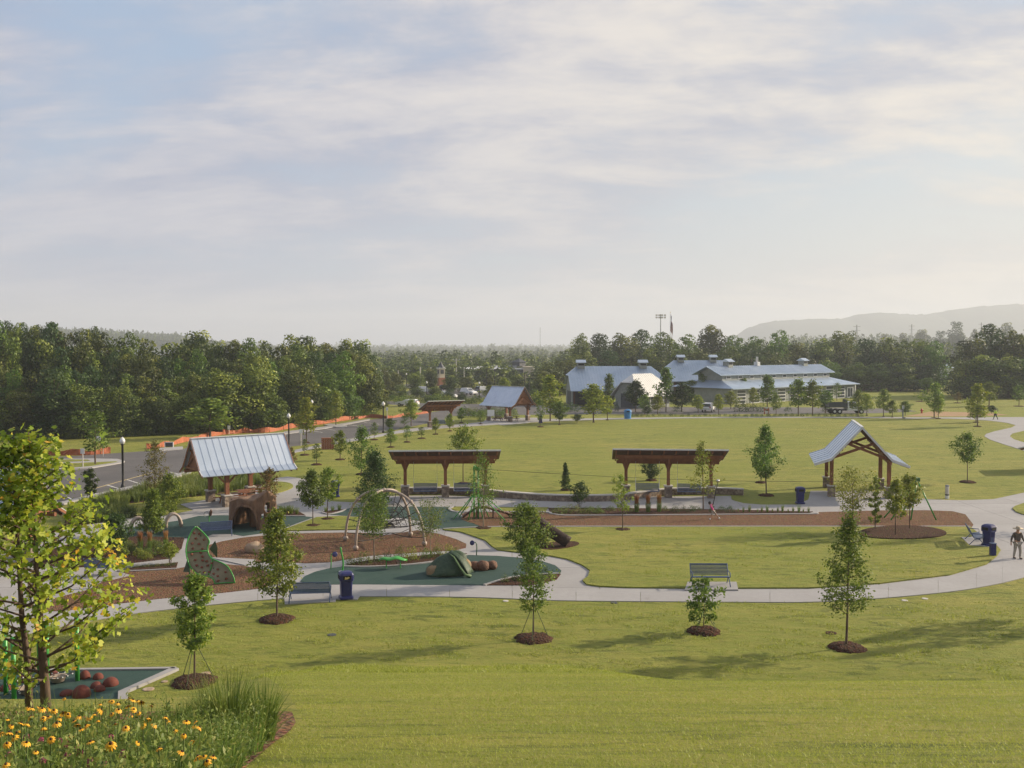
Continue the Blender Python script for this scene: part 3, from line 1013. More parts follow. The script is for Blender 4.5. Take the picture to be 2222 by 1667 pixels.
def young_meshes(seed, Ht, R, cb, kind='oval', n_br=22, n_leaf=1500, leaf=0.11, asc=0.5, rt=None, stems=1, clump=1.0, shape='diamond', lean=0.0, mat='young', bark='bark', off=0.0):
    rng = np.random.default_rng(seed)
    rt = rt or max(0.02, Ht * 0.009)
    mb = MB()
    prof = PROF[kind]
    anchors = []
    sx = rng.normal() * 0.012 * Ht
    sy = rng.normal() * 0.012 * Ht

    def trunk(t):
        w = math.sin(t * 5 + seed) * 0.012 * Ht * t
        return Vector((sx * t + w + lean * t * Ht, sy * t - w * 0.6, t * Ht))
    if stems == 1:
        ts = [0, 0.02, 0.15, 0.3, 0.5, 0.7, 0.85, 0.97]
        mb.tube([trunk(t) for t in ts], [rt * 1.35, rt * 1.1, rt, rt * 0.85, rt * 0.65, rt * 0.42, rt * 0.25, rt * 0.1], 7)
    else:
        for k in range(stems):
            a = 2 * math.pi * k / stems + rng.uniform(0, 1)
            tip = Vector((math.cos(a) * R * 0.55, math.sin(a) * R * 0.55, Ht * 0.85))
            pts = [Vector((math.cos(a) * 0.05, math.sin(a) * 0.05, 0)), Vector((tip.x * 0.35, tip.y * 0.35, Ht * 0.3)), Vector((tip.x * 0.7, tip.y * 0.7, Ht * 0.6)), tip]
            mb.tube(pts, [rt * 0.8, rt * 0.6, rt * 0.4, rt * 0.12], 6)
    for i in range(n_br):
        x = ((i + rng.uniform(0.1, 0.9)) / n_br) ** 0.95
        t = cb + (0.97 - cb) * x
        az = i * 2.399 + rng.uniform(-0.5, 0.5)
        ln = R * prof(x) * rng.uniform(0.5, 1.15)
        if rng.uniform() < 0.12:
            ln *= 1.2
        s = trunk(max(cb * 0.9, t - asc * ln / Ht * 0.6))
        d = Vector((math.cos(az), math.sin(az), 0))
        up = Vector((0, 0, 1))
        m1 = s + d * ln * 0.45 + up * ln * asc * 0.35
        e = s + d * ln + up * ln * asc * rng.uniform(0.6, 1.1)
        mb.tube([s, m1, e], [rt * 0.38, rt * 0.24, rt * 0.08], 5)
        for q in np.linspace(0.3, 1.0, 7):
            p = s.lerp(m1, q / 0.5) if q < 0.5 else m1.lerp(e, (q - 0.5) / 0.5)
            anchors.append((p, 0.10 + 0.08 * (1 - q), q))
        for k in range(3):
            q = rng.uniform(0.35, 0.95)
            p = s.lerp(m1, q / 0.5) if q < 0.5 else m1.lerp(e, (q - 0.5) / 0.5)
            a2 = az + rng.choice([-1, 1]) * rng.uniform(0.5, 1.2)
            l2 = ln * rng.uniform(0.25, 0.45)
            e2 = p + Vector((math.cos(a2), math.sin(a2), asc * 0.8)) * l2
            mb.tube([p, e2], [rt * 0.14, rt * 0.05], 4, cap=False)
            for qq in (0.4, 0.7, 1.0):
                anchors.append((p.lerp(e2, qq), 0.10, qq))
    for t in np.linspace(0.8, 1.0, 5):
        anchors.append((trunk(t), 0.07, 1))
    A = np.array([tuple(a[0]) for a in anchors])
    sg = np.array([a[1] for a in anchors]) * R * clump * 1.15
    n_leaf = int(n_leaf * 1.5)
    idx = rng.integers(0, len(A), n_leaf)
    P = A[idx] + rng.normal(size=(n_leaf, 3)) * sg[idx][:, None]
    P[:, 2] = np.maximum(P[:, 2], 0.12 * Ht * cb)
    out = P - np.array([sx * 0.5, sy * 0.5, Ht * (cb + 1) / 2])
    out /= np.maximum(np.linalg.norm(out, axis=1, keepdims=True), 1e-6)
    nr = rng.normal(size=(n_leaf, 3)) * 0.75 + out * 0.5 + np.array([0, 0, 0.55])
    V, Fc = leaf_verts(P, leaf * 1.35 * rng.uniform(0.65, 1.25, n_leaf), nr, rng, shape)
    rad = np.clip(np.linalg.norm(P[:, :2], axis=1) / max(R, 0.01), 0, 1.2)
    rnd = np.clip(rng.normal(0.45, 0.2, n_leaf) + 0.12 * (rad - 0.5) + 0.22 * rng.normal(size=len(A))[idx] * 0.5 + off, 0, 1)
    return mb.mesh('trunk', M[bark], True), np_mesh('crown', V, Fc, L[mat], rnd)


def lump_meshes(seed, n_lump=26, n_leaf=6500, leaf=0.030, rx=0.33, z0=0.10, mat='wood', pointy=0.0):
    """a full crown of leaf clumps; height 1, to be scaled"""
    rng = np.random.default_rng(seed)
    C, Rl = [], []
    for i in range(n_lump):
        z = z0 + (0.97 - z0) * (i + 0.5) / n_lump
        x = (z - z0) / (1 - z0)
        env = rx * (math.sin(math.pi * (0.18 + 0.74 * x)) ** 0.7 * (1 - pointy * x))
        a = i * 2.4 + rng.uniform(-0.6, 0.6)
        lr = rng.uniform(0.075, 0.14) * (1.1 - 0.5 * x * (0.5 + pointy))
        rr = max(0, env - lr * 0.55) * rng.uniform(0.55, 1.08)
        C.append((rr * math.cos(a), rr * math.sin(a), min(z, 1.02 - lr)))
        Rl.append(lr)
    for i in range(6):
        C.append((rng.normal() * 0.05, rng.normal() * 0.05, rng.uniform(z0 + 0.1, 0.75)))
        Rl.append(rng.uniform(0.13, 0.19))
    C, Rl = np.array(C), np.array(Rl)
    w = Rl ** 2 / np.sum(Rl ** 2)
    idx = rng.choice(len(C), n_leaf, p=w)
    d = rng.normal(size=(n_leaf, 3))
    d[:, 2] += 0.25
    d /= np.linalg.norm(d, axis=1, keepdims=True)
    P = C[idx] + d * (Rl[idx] * rng.uniform(0.55, 1.12, n_leaf) ** 0.7)[:, None]
    nr = d + rng.normal(size=(n_leaf, 3)) * 0.45
    V, Fc = leaf_verts(P, leaf * rng.uniform(0.6, 1.3, n_leaf), nr, rng, aspect=0.7)
    lump_shade = rng.normal(0, 0.13, len(C))  # clump tones add sunlit and shaded contrast to the leaf colour
    rnd = np.clip(rng.normal(0.42, 0.15, n_leaf) + 1.5 * lump_shade[idx] + 0.15 * (P[:, 2] - 0.5), 0, 1)
    mb = MB()
    mb.tube([(0, 0, -0.01), (0.004, 0, 0.2), (0, 0.004, 0.5), (0.006, 0, 0.85)], [0.017, 0.013, 0.009, 0.003], 6)
    for i in range(5):
        a = i * 2.4
        mb.tube([(0, 0, 0.25 + i * 0.09), (rx * 0.6 * math.cos(a), rx * 0.6 * math.sin(a), 0.4 + i * 0.1)], [0.007, 0.002], 5)
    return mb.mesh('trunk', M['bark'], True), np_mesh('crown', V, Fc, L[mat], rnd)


def mulch_ring(parent, r, h=0.16, z=0.0):
    rg = random.Random(int(r * 1000) + len(bpy.data.objects))
    vs, fs = [(0, 0, h + z)], []
    n = 30
    prof = [(0.45, h * 0.95), (0.75, h * 0.7), (0.94, h * 0.3), (1.0, -0.05)]
    k = [1 + rg.uniform(-0.11, 0.09) for _ in range(n)]
    for q, zz in prof:
        for i in range(n):
            a = 2 * math.pi * i / n
            vs.append((r * q * k[i] * math.cos(a), r * q * k[i] * math.sin(a), z + zz + rg.uniform(-0.028, 0.028)))
    for i in range(n):
        fs.append((0, 1 + i, 1 + (i + 1) % n))
    for j in range(len(prof) - 1):
        for i in range(n):
            i2 = (i + 1) % n
            fs.append((1 + j * n + i, 1 + (j + 1) * n + i, 1 + (j + 1) * n + i2, 1 + j * n + i2))
    return MB().add(vs, fs).build('mulch_ring', M['dark_mulch'], parent, True)


def park_tree(u, vb, vt, hw, vcb, kind, mat, label, ring=0, stake=False, n_leaf=1500, n_br=22, leaf=0.11, asc=0.5, stems=1, clump=1.0, z=0.0, bark='bark', name='young_tree', group='young park trees', rt=None, off=0.0, lean=0.0):
    p = G(u, vb) if z == 0 else Z(u, vb, z)
    s = p.y / F
    Ht = (vb - vt) * s * 1.01
    R = hw * s
    cb = max(0.02, (vb - vcb) / (vb - vt))
    seed = int(u * 7 + vb * 13) % 9973
    t = thing(name, label, 'tree', p, random.uniform(0, 6.28), group)
    tr, cr = young_meshes(seed, Ht, R, cb, kind, n_br, n_leaf, leaf, asc, rt, stems, clump, 'diamond', 0.0, mat, bark, off)
    place('trunk', tr, t)
    place('crown', cr, t)
    if ring:
        mulch_ring(t, ring * s, 0.13 + 0.05 * min(1, ring * s))
    if stake:
        for k in range(3):
            a = k * 2.094 + 0.5
            rr = ring * s * 0.8
            mb = MB().tube([(0, 0, Ht * 0.40), (rr * math.cos(a), rr * math.sin(a), 0.05)], 0.014, 5)
            mb.build('guy_strap', M['stake'], t)
    return t


def build_near_trees():
    T = park_tree
    T(422, 1481, 1243, 40, 1405, 'col', 'young', 'slender staked tree with narrow crown beside the corner of the near green rubber', 52, True, 2300, 30, 0.10, 0.55, off=0.05)
    T(601, 1345, 1106, 52, 1284, 'egg', 'young', 'full rounded maple-like tree by the blue bench and bin at the front path', 40, False, 3800, 34, 0.10, 0.55, off=0.02)
    T(1158, 1387, 1186, 42, 1322, 'col', 'green', 'staked sapling with loose narrow crown on the slope below the front path', 43, True, 1500, 26, 0.085, 0.55, off=0.1)
    T(1142, 1262, 1096, 48, 1204, 'round', 'green', 'dense rounded tree rising from the mulch bed at the bend of the path', 0, False, 3400, 28, 0.10, 0.45, clump=1.1, off=0.08)
    T(1527, 1371, 1252, 42, 1350, 'oval', 'green', 'small sparse staked tree in front of the bench that faces the hill', 38, True, 620, 15, 0.12, 0.45, off=0.05)
    T(1836, 1406, 1112, 72, 1325, 'cone', 'green', 'tallest feathery tree on the front slope, single dark trunk, unstaked', 42, False, 2900, 34, 0.09, 0.4, clump=0.8, off=0.12)
    T(1351, 1152, 1029, 24, 1108, 'oval', 'yellow', 'thin sparse tree at the edge of the middle lawn before the orange reed tufts', 21, False, 620, 18, 0.10, 0.6)
    T(1049, 1149, 988, 46, 1100, 'cone', 'green', 'feathery open tree in front of the green zip line tower', 23, False, 1500, 30, 0.085, 0.3, clump=1.2, bark='pale_bark', off=0.1)
    T(812, 1222, 1066, 44, 1156, 'egg', 'green', 'fine leaved tree standing in front of the rope dome', 0, False, 3000, 28, 0.075, 0.4, clump=1.25, bark='pale_bark', off=0.02)
    T(934, 1208, 1088, 42, 1158, 'vase', 'green', 'vase shaped wispy tree at the end of the shrub bed near the rope dome', 0, False, 1300, 26, 0.07, 0.9, clump=1.2, bark='pale_bark', off=0.1)
    T(679, 1143, 1022, 33, 1096, 'egg', 'green', 'dense glossy tree, nearer of the pair on the small lawn', 19, False, 2000, 26, 0.12, 0.6, off=-0.05)
    T(711, 1129, 1016, 24, 1082, 'oval', 'young', 'lighter tree, farther of the pair on the small lawn', 18, False, 1300, 22, 0.12, 0.7)
    T(784, 1030, 927, 30, 1016, 'egg', 'green', 'loose conical tree on the big lawn above the rope dome', 12, False, 1600, 26, 0.13, 0.45)
    T(816, 1098, 982, 46, 1088, 'cone', 'dark', 'dark dense pyramidal tree behind the top of the rope dome', 0, False, 3600, 34, 0.12, 0.35, clump=1.2, off=0.15)
    T(1005, 1050, 928, 36, 992, 'oval', 'young', 'round crowned tree on the big lawn behind the swing canopy with the zip tower', 14, False, 1300, 22, 0.15, 0.6)
    T(1663, 1076, 924, 36, 1034, 'egg', 'green', 'tall irregular tree on the lawn tongue beside the middle blue bin', 17, False, 2100, 28, 0.13, 0.5)
    T(1651, 1048, 965, 22, 1020, 'egg', 'green', 'smaller tree just behind the tall irregular tree on the big lawn', 12, False, 900, 18, 0.14, 0.5)
    T(2099, 1047, 942, 33, 1000, 'round', 'green', 'lone round headed tree on the open lawn near the winding path', 18, False, 1500, 22, 0.13, 0.5, off=-0.05)
    T(1413, 1043, 1004, 23, 1036, 'round', 'dark', 'round multi-stemmed shrub tree seen through the swing canopy with reed tufts before it', 13, False, 1300, 18, 0.10, 0.9, stems=5, off=0.1)
    T(1258, 1102, 1048, 24, 1088, 'round', 'dark', 'small multi-stemmed tree by the seat wall and path', 0, False, 800, 16, 0.11, 0.8, stems=4, off=0.15)
    T(1526, 1107, 958, 30, 1066, 'egg', 'yellow', 'thin open tree in front of the swing canopy post beside the child', 0, False, 900, 22, 0.11, 0.5)
    T(1899, 1149, 1032, 15, 1134, 'col', 'yellow', 'narrow tree at the back of the oval mulch island', 0, False, 1100, 20, 0.11, 0.6, z=0.12)
    T(1943, 1162, 1040, 28, 1117, 'egg', 'yellow', 'broad yellow-green tree at the front of the oval mulch island', 0, False, 1500, 22, 0.11, 0.6, z=0.12)
    T(1974, 1148, 1030, 24, 1100, 'oval', 'yellow', 'yellow-green tree of the oval mulch island nearest the slanting green zip post', 0, False, 1400, 22, 0.11, 0.6, z=0.12)
    T(1850, 1150, 1018, 54, 1108, 'round', 'yellow', 'spreading thin yellowish tree in front of the open gabled pavilion', 0, False, 1500, 28, 0.10, 0.6, z=0.1)
    for u, v, h, lab in ((2420, 1345, 5.6, 'slope tree past the picture edge, whose shadow crosses the lawn'), (2330, 1330, 4.6, 'slope tree past the picture edge, beside the path'), (2300, 1150, 6.0, 'tree past the picture edge behind the walking man')):
        T(u, v, v - h * F / Z(u, v).y, 52, v - 1.6 * F / Z(u, v).y, 'egg', 'green', lab, 0, False, 1300, 24, 0.11, 0.45)
    # left side
    T(333, 1160, 1064, 34, 1152, 'cone', 'young', 'dense bright pyramidal tree beside the playground path behind the climbing wall', 0, False, 2600, 26, 0.12, 0.5, off=-0.05)
    T(368, 1118, 1030, 34, 1108, 'egg', 'young', 'pale airy tree behind the bright pyramidal tree by the picnic shelter', 0, False, 1900, 24, 0.12, 0.5)
    T(336, 1076, 958, 30, 1060, 'egg', 'red', 'grey-brown sparse upright tree at the edge of the car park meadow', 0, False, 1300, 24, 0.11, 0.7, clump=1.2, off=-0.2)
    T(250, 1206, 1118, 36, 1188, 'round', 'dark', 'dark rounded shrubby tree in the planting bed by the lime coloured tree', 0, False, 2300, 24, 0.10, 0.6, off=0.15)
    T(194, 1094, 1018, 17, 1070, 'col', 'dark', 'narrow tree standing in the car park meadow under the street lamp', 0, False, 900, 18, 0.13, 0.6, off=0.2)
    T(369, 1224, 1178, 18, 1210, 'round', 'yellow', 'small golden multi-stemmed shrub tree beside the climbing wall', 0, False, 500, 14, 0.09, 0.9, stems=4)
    T(586, 1105, 1016, 27, 1078, 'egg', 'red', 'bronze tinted small tree between the picnic shelter and stump house', 0, False, 750, 20, 0.11, 0.7)
    T(633, 1018, 972, 10, 1006, 'egg', 'red', 'little bronze sapling just past the picnic shelter eave', 9, False, 320, 14, 0.12, 0.6)


build_near_trees()


# ---- lime and gold tree on the hillside
def build_gold_tree():
    p = hit(100, 1537)
    t = thing('tulip_tree', 'large lime and gold leaved tree rising from the flower bed', 'tree', p, 0.0)
    rng = np.random.default_rng(21)
    mb, anchors = MB(), []
    main = [Vector(q) for q in ((0, 0, -0.1), (-0.015, 0, 0.45), (-0.07, 0.02, 1.1), (-0.11, 0, 1.9), (-0.13, 0.05, 2.5), (-0.12, 0, 3.25), (-0.19, 0, 4.12))]
    side = [Vector(q) for q in ((-0.34, 0.18, -0.1), (-0.33, 0.15, 0.6), (-0.38, 0.1, 1.3), (-0.42, 0.1, 2.4), (-0.46, 0.1, 3.15), (-0.44, 0.05, 3.95))]
    mb.tube(main, [0.08, 0.066, 0.052, 0.04, 0.03, 0.018, 0.007], 9)
    mb.tube(side, [0.06, 0.05, 0.04, 0.03, 0.02, 0.006], 7)

    def along(line, t):
        k = min(len(line) - 2, int(t * (len(line) - 1)))
        return line[k].lerp(line[k + 1], t * (len(line) - 1) - k)
    n = 58
    for i in range(n):
        line = main if i % 3 else side
        x = (i + 0.5) / n
        tt = 0.12 + 0.84 * x
        s = along(line, tt)
        az = i * 2.399
        w = lerp_tab(x, [(0, 1.5), (0.3, 1.6), (0.5, 1.3), (0.65, 0.85), (0.8, 0.42), (1, 0.12)]) * rng.uniform(0.7, 1.12)
        asc = rng.uniform(0.45, 0.95)
        d = Vector((math.cos(az), math.sin(az) * 0.9, 0))
        m1 = s + d * w * 0.5 + Vector((0, 0, w * asc * 0.3))
        e = s + d * w + Vector((0, 0, w * asc * 0.9))
        mb.tube([s, m1, e], [0.022, 0.013, 0.004], 5)
        for q in np.linspace(0.35, 1, 6):
            anchors.append((s.lerp(m1, q * 2) if q < .5 else m1.lerp(e, q * 2 - 1), az, q))
        for k in range(3):
            q = rng.uniform(0.4, 0.95)
            b = s.lerp(m1, q * 2) if q < .5 else m1.lerp(e, q * 2 - 1)
            a2 = az + rng.uniform(-1.3, 1.3)
            e2 = b + Vector((math.cos(a2), math.sin(a2), rng.uniform(0.2, 0.9))) * rng.uniform(0.15, 0.36)
            mb.tube([b, e2], [0.006, 0.002], 4, cap=False)
            anchors += [(b.lerp(e2, 0.6), a2, 1), (e2, a2, 1)]
    for line in (main, side):
        for q in np.linspace(0.86, 1, 8):
            anchors += [(along(line, min(q, 0.999)), 0, 1)] * 2
    A = np.array([tuple(a[0]) for a in anchors])
    nl = 5000
    idx = rng.integers(0, len(A), nl)
    P = A[idx] + rng.normal(size=(nl, 3)) * 0.075
    out = P - np.array([-0.15, 0, 2.2])
    out /= np.linalg.norm(out, axis=1, keepdims=True)
    nr = rng.normal(size=(nl, 3)) * 0.8 + out * 0.6 + np.array([0.15, -0.1, 0.55])
    V, Fc = leaf_verts(P, 0.086 * rng.uniform(0.55, 1.25, nl), nr, rng, 'lobed')
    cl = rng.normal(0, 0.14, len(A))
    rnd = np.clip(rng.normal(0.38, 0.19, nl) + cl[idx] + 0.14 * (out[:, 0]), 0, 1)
    mb.build('trunk', M['bark'], t, True)
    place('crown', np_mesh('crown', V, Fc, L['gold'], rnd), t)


build_gold_tree()

# ---- smaller park trees farther off: shared crowns
FAR = {}
for k, (kind, mat, nl, clump) in {'oval': ('egg', 'young', 900, 1.1), 'cone': ('cone', 'green', 1000, 1.1), 'thin': ('oval', 'green', 420, 1.0), 'dense': ('egg', 'dark', 1300, 1.2),
                                 'gold': ('egg', 'yellow', 1000, 1.15), 'col': ('col', 'green', 800, 1.0), 'round': ('round', 'green', 1200, 1.15), 'spire': ('spire', 'dark', 1500, 1.0), 'bronze': ('egg', 'red', 600, 1.1)}.items():
    FAR[k] = [young_meshes(100 + i * 17 + len(k), 4.0, 1.0, 0.06 if k == 'spire' else 0.28, kind, 34 if k == 'spire' else 20, nl, 0.16, 0.35 if k == 'spire' else 0.5, 0.045, 1, clump, mat=mat) for i in range(2)]


def far_tree(u, vb, vt, hw, kind, label, ring=0, group='small trees across the park', name='young_tree'):
    p = Z(u, vb)
    s = p.y / F
    Ht = (vb - vt) * s * 1.04
    tr, cr = FAR[kind][random.randrange(2)]
    t = thing(name, label, 'tree', p, random.uniform(0, 6.28), group)
    sc = (hw * s * 1.28, hw * s * 1.28, Ht / 4.0)
    place('trunk', tr, t, scale=sc)
    place('crown', cr, t, scale=sc)
    if ring:
        mulch_ring(t, ring * s, 0.14)
    return t


def build_far_trees():
    f = far_tree
    f(1227, 1064, 1007, 11, 'spire', 'small dark conical evergreen on the big lawn near the seat wall', 12, name='conifer')
    for u, vb, vt, hw, k, lab, ring in [
        (661, 988, 953, 7, 'thin', 'tiny sapling in a mulch ring nearest the brick sign, on its car park side', 11),
        (687, 1009, 964, 12, 'thin', 'sparse sapling below the brick sign on the lawn edge', 12),
        (738, 998, 936, 16, 'oval', 'leafy little tree just past the brick sign', 11),
        (812, 955, 918, 9, 'thin', 'sapling in the row on the lawn just before the double lamp', 9),
        (848, 971, 932, 13, 'oval', 'low wide sapling of the lawn row below the street lamp', 9),
        (846, 933, 909, 11, 'round', 'round sapling beside the sidewalk next to the street lamp', 0),
        (883, 960, 924, 10, 'thin', 'airy sapling with mulch ring, mid row along the lawn path', 8),
        (877, 927, 904, 9, 'thin', 'pale airy sapling between lamp and far swing canopy', 0),
        (892, 924, 870, 16, 'gold', 'yellow-green feathery tree on the far car park verge', 0),
        (915, 952, 927, 9, 'thin', 'sapling below the far swing canopy, darker mulch ring', 9),
        (945, 943, 908, 9, 'oval', 'sapling in front of the far swing canopy post', 7),
        (976, 936, 899, 9, 'oval', 'sapling standing before the other post of the far swing canopy', 6),
        (1001, 918, 886, 10, 'oval', 'sapling between the far swing canopy and the blue roofed shelter', 5),
        (1043, 921, 894, 10, 'thin', 'sapling on the lawn beside the blue roofed shelter pier', 5),
        (665, 961, 868, 22, 'gold', 'pale feathery tree on the car park kerb by the tall lamp', 8),
        (729, 924, 853, 17, 'gold', 'pale feathery tree on the small car park island', 0),
        (207, 1010, 894, 30, 'thin', 'airy tree on the kerbed island next to the yellow crossing sign', 7),
        (456, 950, 868, 44, 'oval', 'broad pale tree at the wood edge behind the picnic shelter roof', 0),
        (1288, 917, 838, 28, 'gold', 'bushy yellow-green tree on the lawn edge before the long barn', 3),
        (1318, 912, 862, 14, 'gold', 'smaller yellowish tree right next to the bushy yellow-green one', 4),
        (1214, 922, 874, 16, 'round', 'multi-stemmed low tree on the lawn edge past the shelter', 3),
        (1194, 914, 820, 26, 'gold', 'big golden tree between the blue roofed shelter and long barn', 0),
        (1252, 917, 900, 10, 'round', 'low shrub tree at the lawn edge', 0),
        (1172, 927, 868, 10, 'thin', 'thin sapling with mulch ring beside the blue roofed shelter', 8),
        (1379, 894, 829, 20, 'dense', 'dark tree in front of the white roofed barn', 0),
        (1399, 899, 858, 13, 'oval', 'light green tree at the foot of the white barn roof', 0),
        (1427, 899, 861, 15, 'gold', 'yellow-green tree under the white barn eave', 0),
        (1445, 894, 803, 20, 'cone', 'tall bluish open tree at the corner of the white barn', 0),
        (1479, 894, 835, 23, 'dense', 'darkest round tree between the barns', 0),
        (1515, 897, 860, 13, 'gold', 'yellowish tree beside the parked white wagon', 0),
        (1559, 899, 858, 12, 'gold', 'thin yellow tree on the other side of the parked white wagon', 0),
        (1586, 888, 851, 16, 'gold', 'bright yellow-green tree below the lamp of the long hall', 0),
        (1322, 882, 815, 15, 'cone', 'green conical tree against the long blue barn roof', 0),
        (1340, 872, 800, 9, 'cone', 'slim tall conical tree against the long blue barn roof', 0),
        (1525, 872, 813, 17, 'cone', 'tree at the gable end of the long hall', 0),
        (1556, 868, 810, 15, 'cone', 'tree overlapping the low roof corner of the long hall', 0),
        (1500, 872, 828, 20, 'round', 'broad tree below the rear barn roof', 0),
        (1405, 902, 883, 9, 'dense', 'dark shrub at the foot of the white barn', 0),
        (1665, 892, 818, 20, 'cone', 'tall tree in front of the middle of the long hall', 0),
        (1634, 880, 843, 11, 'gold', 'small golden tree in front of the long hall doors', 0),
        (1613, 872, 824, 17, 'cone', 'green tree beside the black lamp of the long hall', 0),
        (1684, 900, 857, 11, 'oval', 'smaller tree next to the orange and white sign', 0),
        (1732, 902, 826, 21, 'oval', 'full tree before the garage doors of the long hall', 0),
        (1763, 902, 829, 20, 'oval', 'full tree, next along from the garage doors of the long hall', 0),
        (1791, 897, 850, 17, 'round', 'rounded tree behind the truck bed', 0),
        (1816, 870, 832, 10, 'thin', 'thin tree at the corner of the long hall', 0),
        (1862, 904, 849, 17, 'oval', 'bushy tree in front of the truck', 3),
        (1881, 902, 857, 13, 'gold', 'lighter tree just past the truck bonnet', 3),
        (1917, 905, 847, 15, 'oval', 'tiered small tree along the lawn path past the truck', 3),
        (1936, 906, 870, 11, 'oval', 'little tree next to the tiered one along the lawn path', 3),
        (1964, 902, 872, 12, 'round', 'little round tree behind the grey post sign', 0),
        (2027, 908, 833, 20, 'oval', 'pair of merged tall green trees by the lawn path, nearer stem', 8),
        (2036, 909, 862, 12, 'gold', 'pair of merged tall green trees by the lawn path, lower yellowish one', 6),
        (2121, 926, 838, 20, 'gold', 'tall layered yellow-green tree by the winding path', 9),
        (2118, 917, 880, 18, 'oval', 'lower tree behind the layered tree by the winding path', 7),
        (2000, 872, 848, 10, 'thin', 'thin tree with wide mulch bed on the far field', 13),
        (2078, 875, 853, 9, 'bronze', 'reddish small tree on the far field', 9),
        (2146, 882, 832, 19, 'oval', 'fan shaped tree on the far field behind the walker', 8),
        (2152, 898, 881, 9, 'dense', 'dark round shrub beside the walker', 0),
        (2188, 857, 809, 24, 'round', 'wide dark round tree at the far field edge', 8),
        (2211, 882, 836, 12, 'thin', 'tree with wide mulch ring near the picture edge of the far field', 12),
        (2072, 852, 829, 11, 'dense', 'small dark tree before the distant white house', 0),
        (2116, 846, 807, 24, 'round', 'rounded grey-green tree before the dark wood', 0),
        (1945, 848, 808, 18, 'oval', 'pale bushy tree at the far fence', 0),
        (1968, 850, 806, 15, 'gold', 'pale yellow tree beside the far fence', 0),
        (2012, 852, 822, 14, 'round', 'olive tree at the end of the far fence', 0),
    ]:
        f(u, vb, vt, hw, k, lab, ring)


build_far_trees()

# ---- woods
WOOD = [lump_meshes(300 + i, 24 + (i * 5) % 9, 6500, 0.032, 0.30 + 0.05 * (i % 3), 0.06 + 0.03 * (i % 2), 'wood', 0.35 * (i % 3)) for i in range(7)]
WOOD += [lump_meshes(320 + i, 20, 5000, 0.034, 0.30, 0.08, m_, 0.3) for i, m_ in enumerate(('green', 'dark', 'dark'))]
DARKW = [lump_meshes(330 + i, 22, 6000, 0.030, 0.26, 0.2, 'dark', 0.2) for i in range(2)]


MARKS = [(-40, 'the picture-edge side of the lime tree'), (60, 'the twin tips of the lime tree'), (130, 'the reddish fence'), (215, 'the yellow crossing sign'), (265, 'the nearest street lamp'), (365, 'the notice board'), (456, 'the broad pale tree'), (520, 'the shelter roof ridge'),
         (600, 'the end of the shelter roof'), (664, 'the pale feathery kerb tree'), (729, 'the small car park island'), (790, 'the last stretch of orange fence'), (1190, 'the golden tree by the far shelter'), (1240, 'the end of the long barn'), (1290, 'the first cupola of the long barn'), (1340, 'the long barn roof'),
         (1400, 'the white barn ridge'), (1435, 'the stadium light'), (1455, 'the flag'), (1490, 'the first cupola of the rear barn'), (1550, 'the gable of the long hall'), (1610, 'the hall chimney'), (1680, 'the middle of the long hall'), (1750, 'the far cupola of the long hall'), (1820, 'the end of the long hall'),
         (1880, 'the start of the far fence'), (1950, 'the pale bushy trees'), (2030, 'the pair of merged trees'), (2060, 'the pale house'), (2120, 'the layered tree'), (2188, 'the wide round field tree'), (2240, 'the corner of the far field')]
USED = {}


def wood_tree(u, vb, vt, hw, label, group, dark=False, D=None, z0=0.0):
    if label.endswith('@'):
        mk = min(MARKS, key=lambda m: abs(m[0] - u))[1]
        label = label[:-1] + mk
        k = USED[label] = USED.get(label, 0) + 1
        if k > 1:
            label = label.replace(' tree ', (' broad tree ' if hw > 33 else ' slim tree ') if k == 2 else ' plain tree ', 1)
    if D is None:
        p = Z(u, vb)
    else:
        p = Vector(((u - CX) / F * D, D, z0))
    s = p.y / F
    top = H + (V0 - vt) * s
    Ht = top - p.z
    tr, cr = random.choice(DARKW if dark else WOOD)
    t = thing('woodland_tree', label, 'tree', p, random.uniform(0, 6.28), group)
    sc = (hw * s / 0.30 * 1.3, hw * s / 0.30 * 1.3, Ht)
    place('trunk', tr, t, scale=sc)
    place('crown', cr, t, scale=sc)
    return t


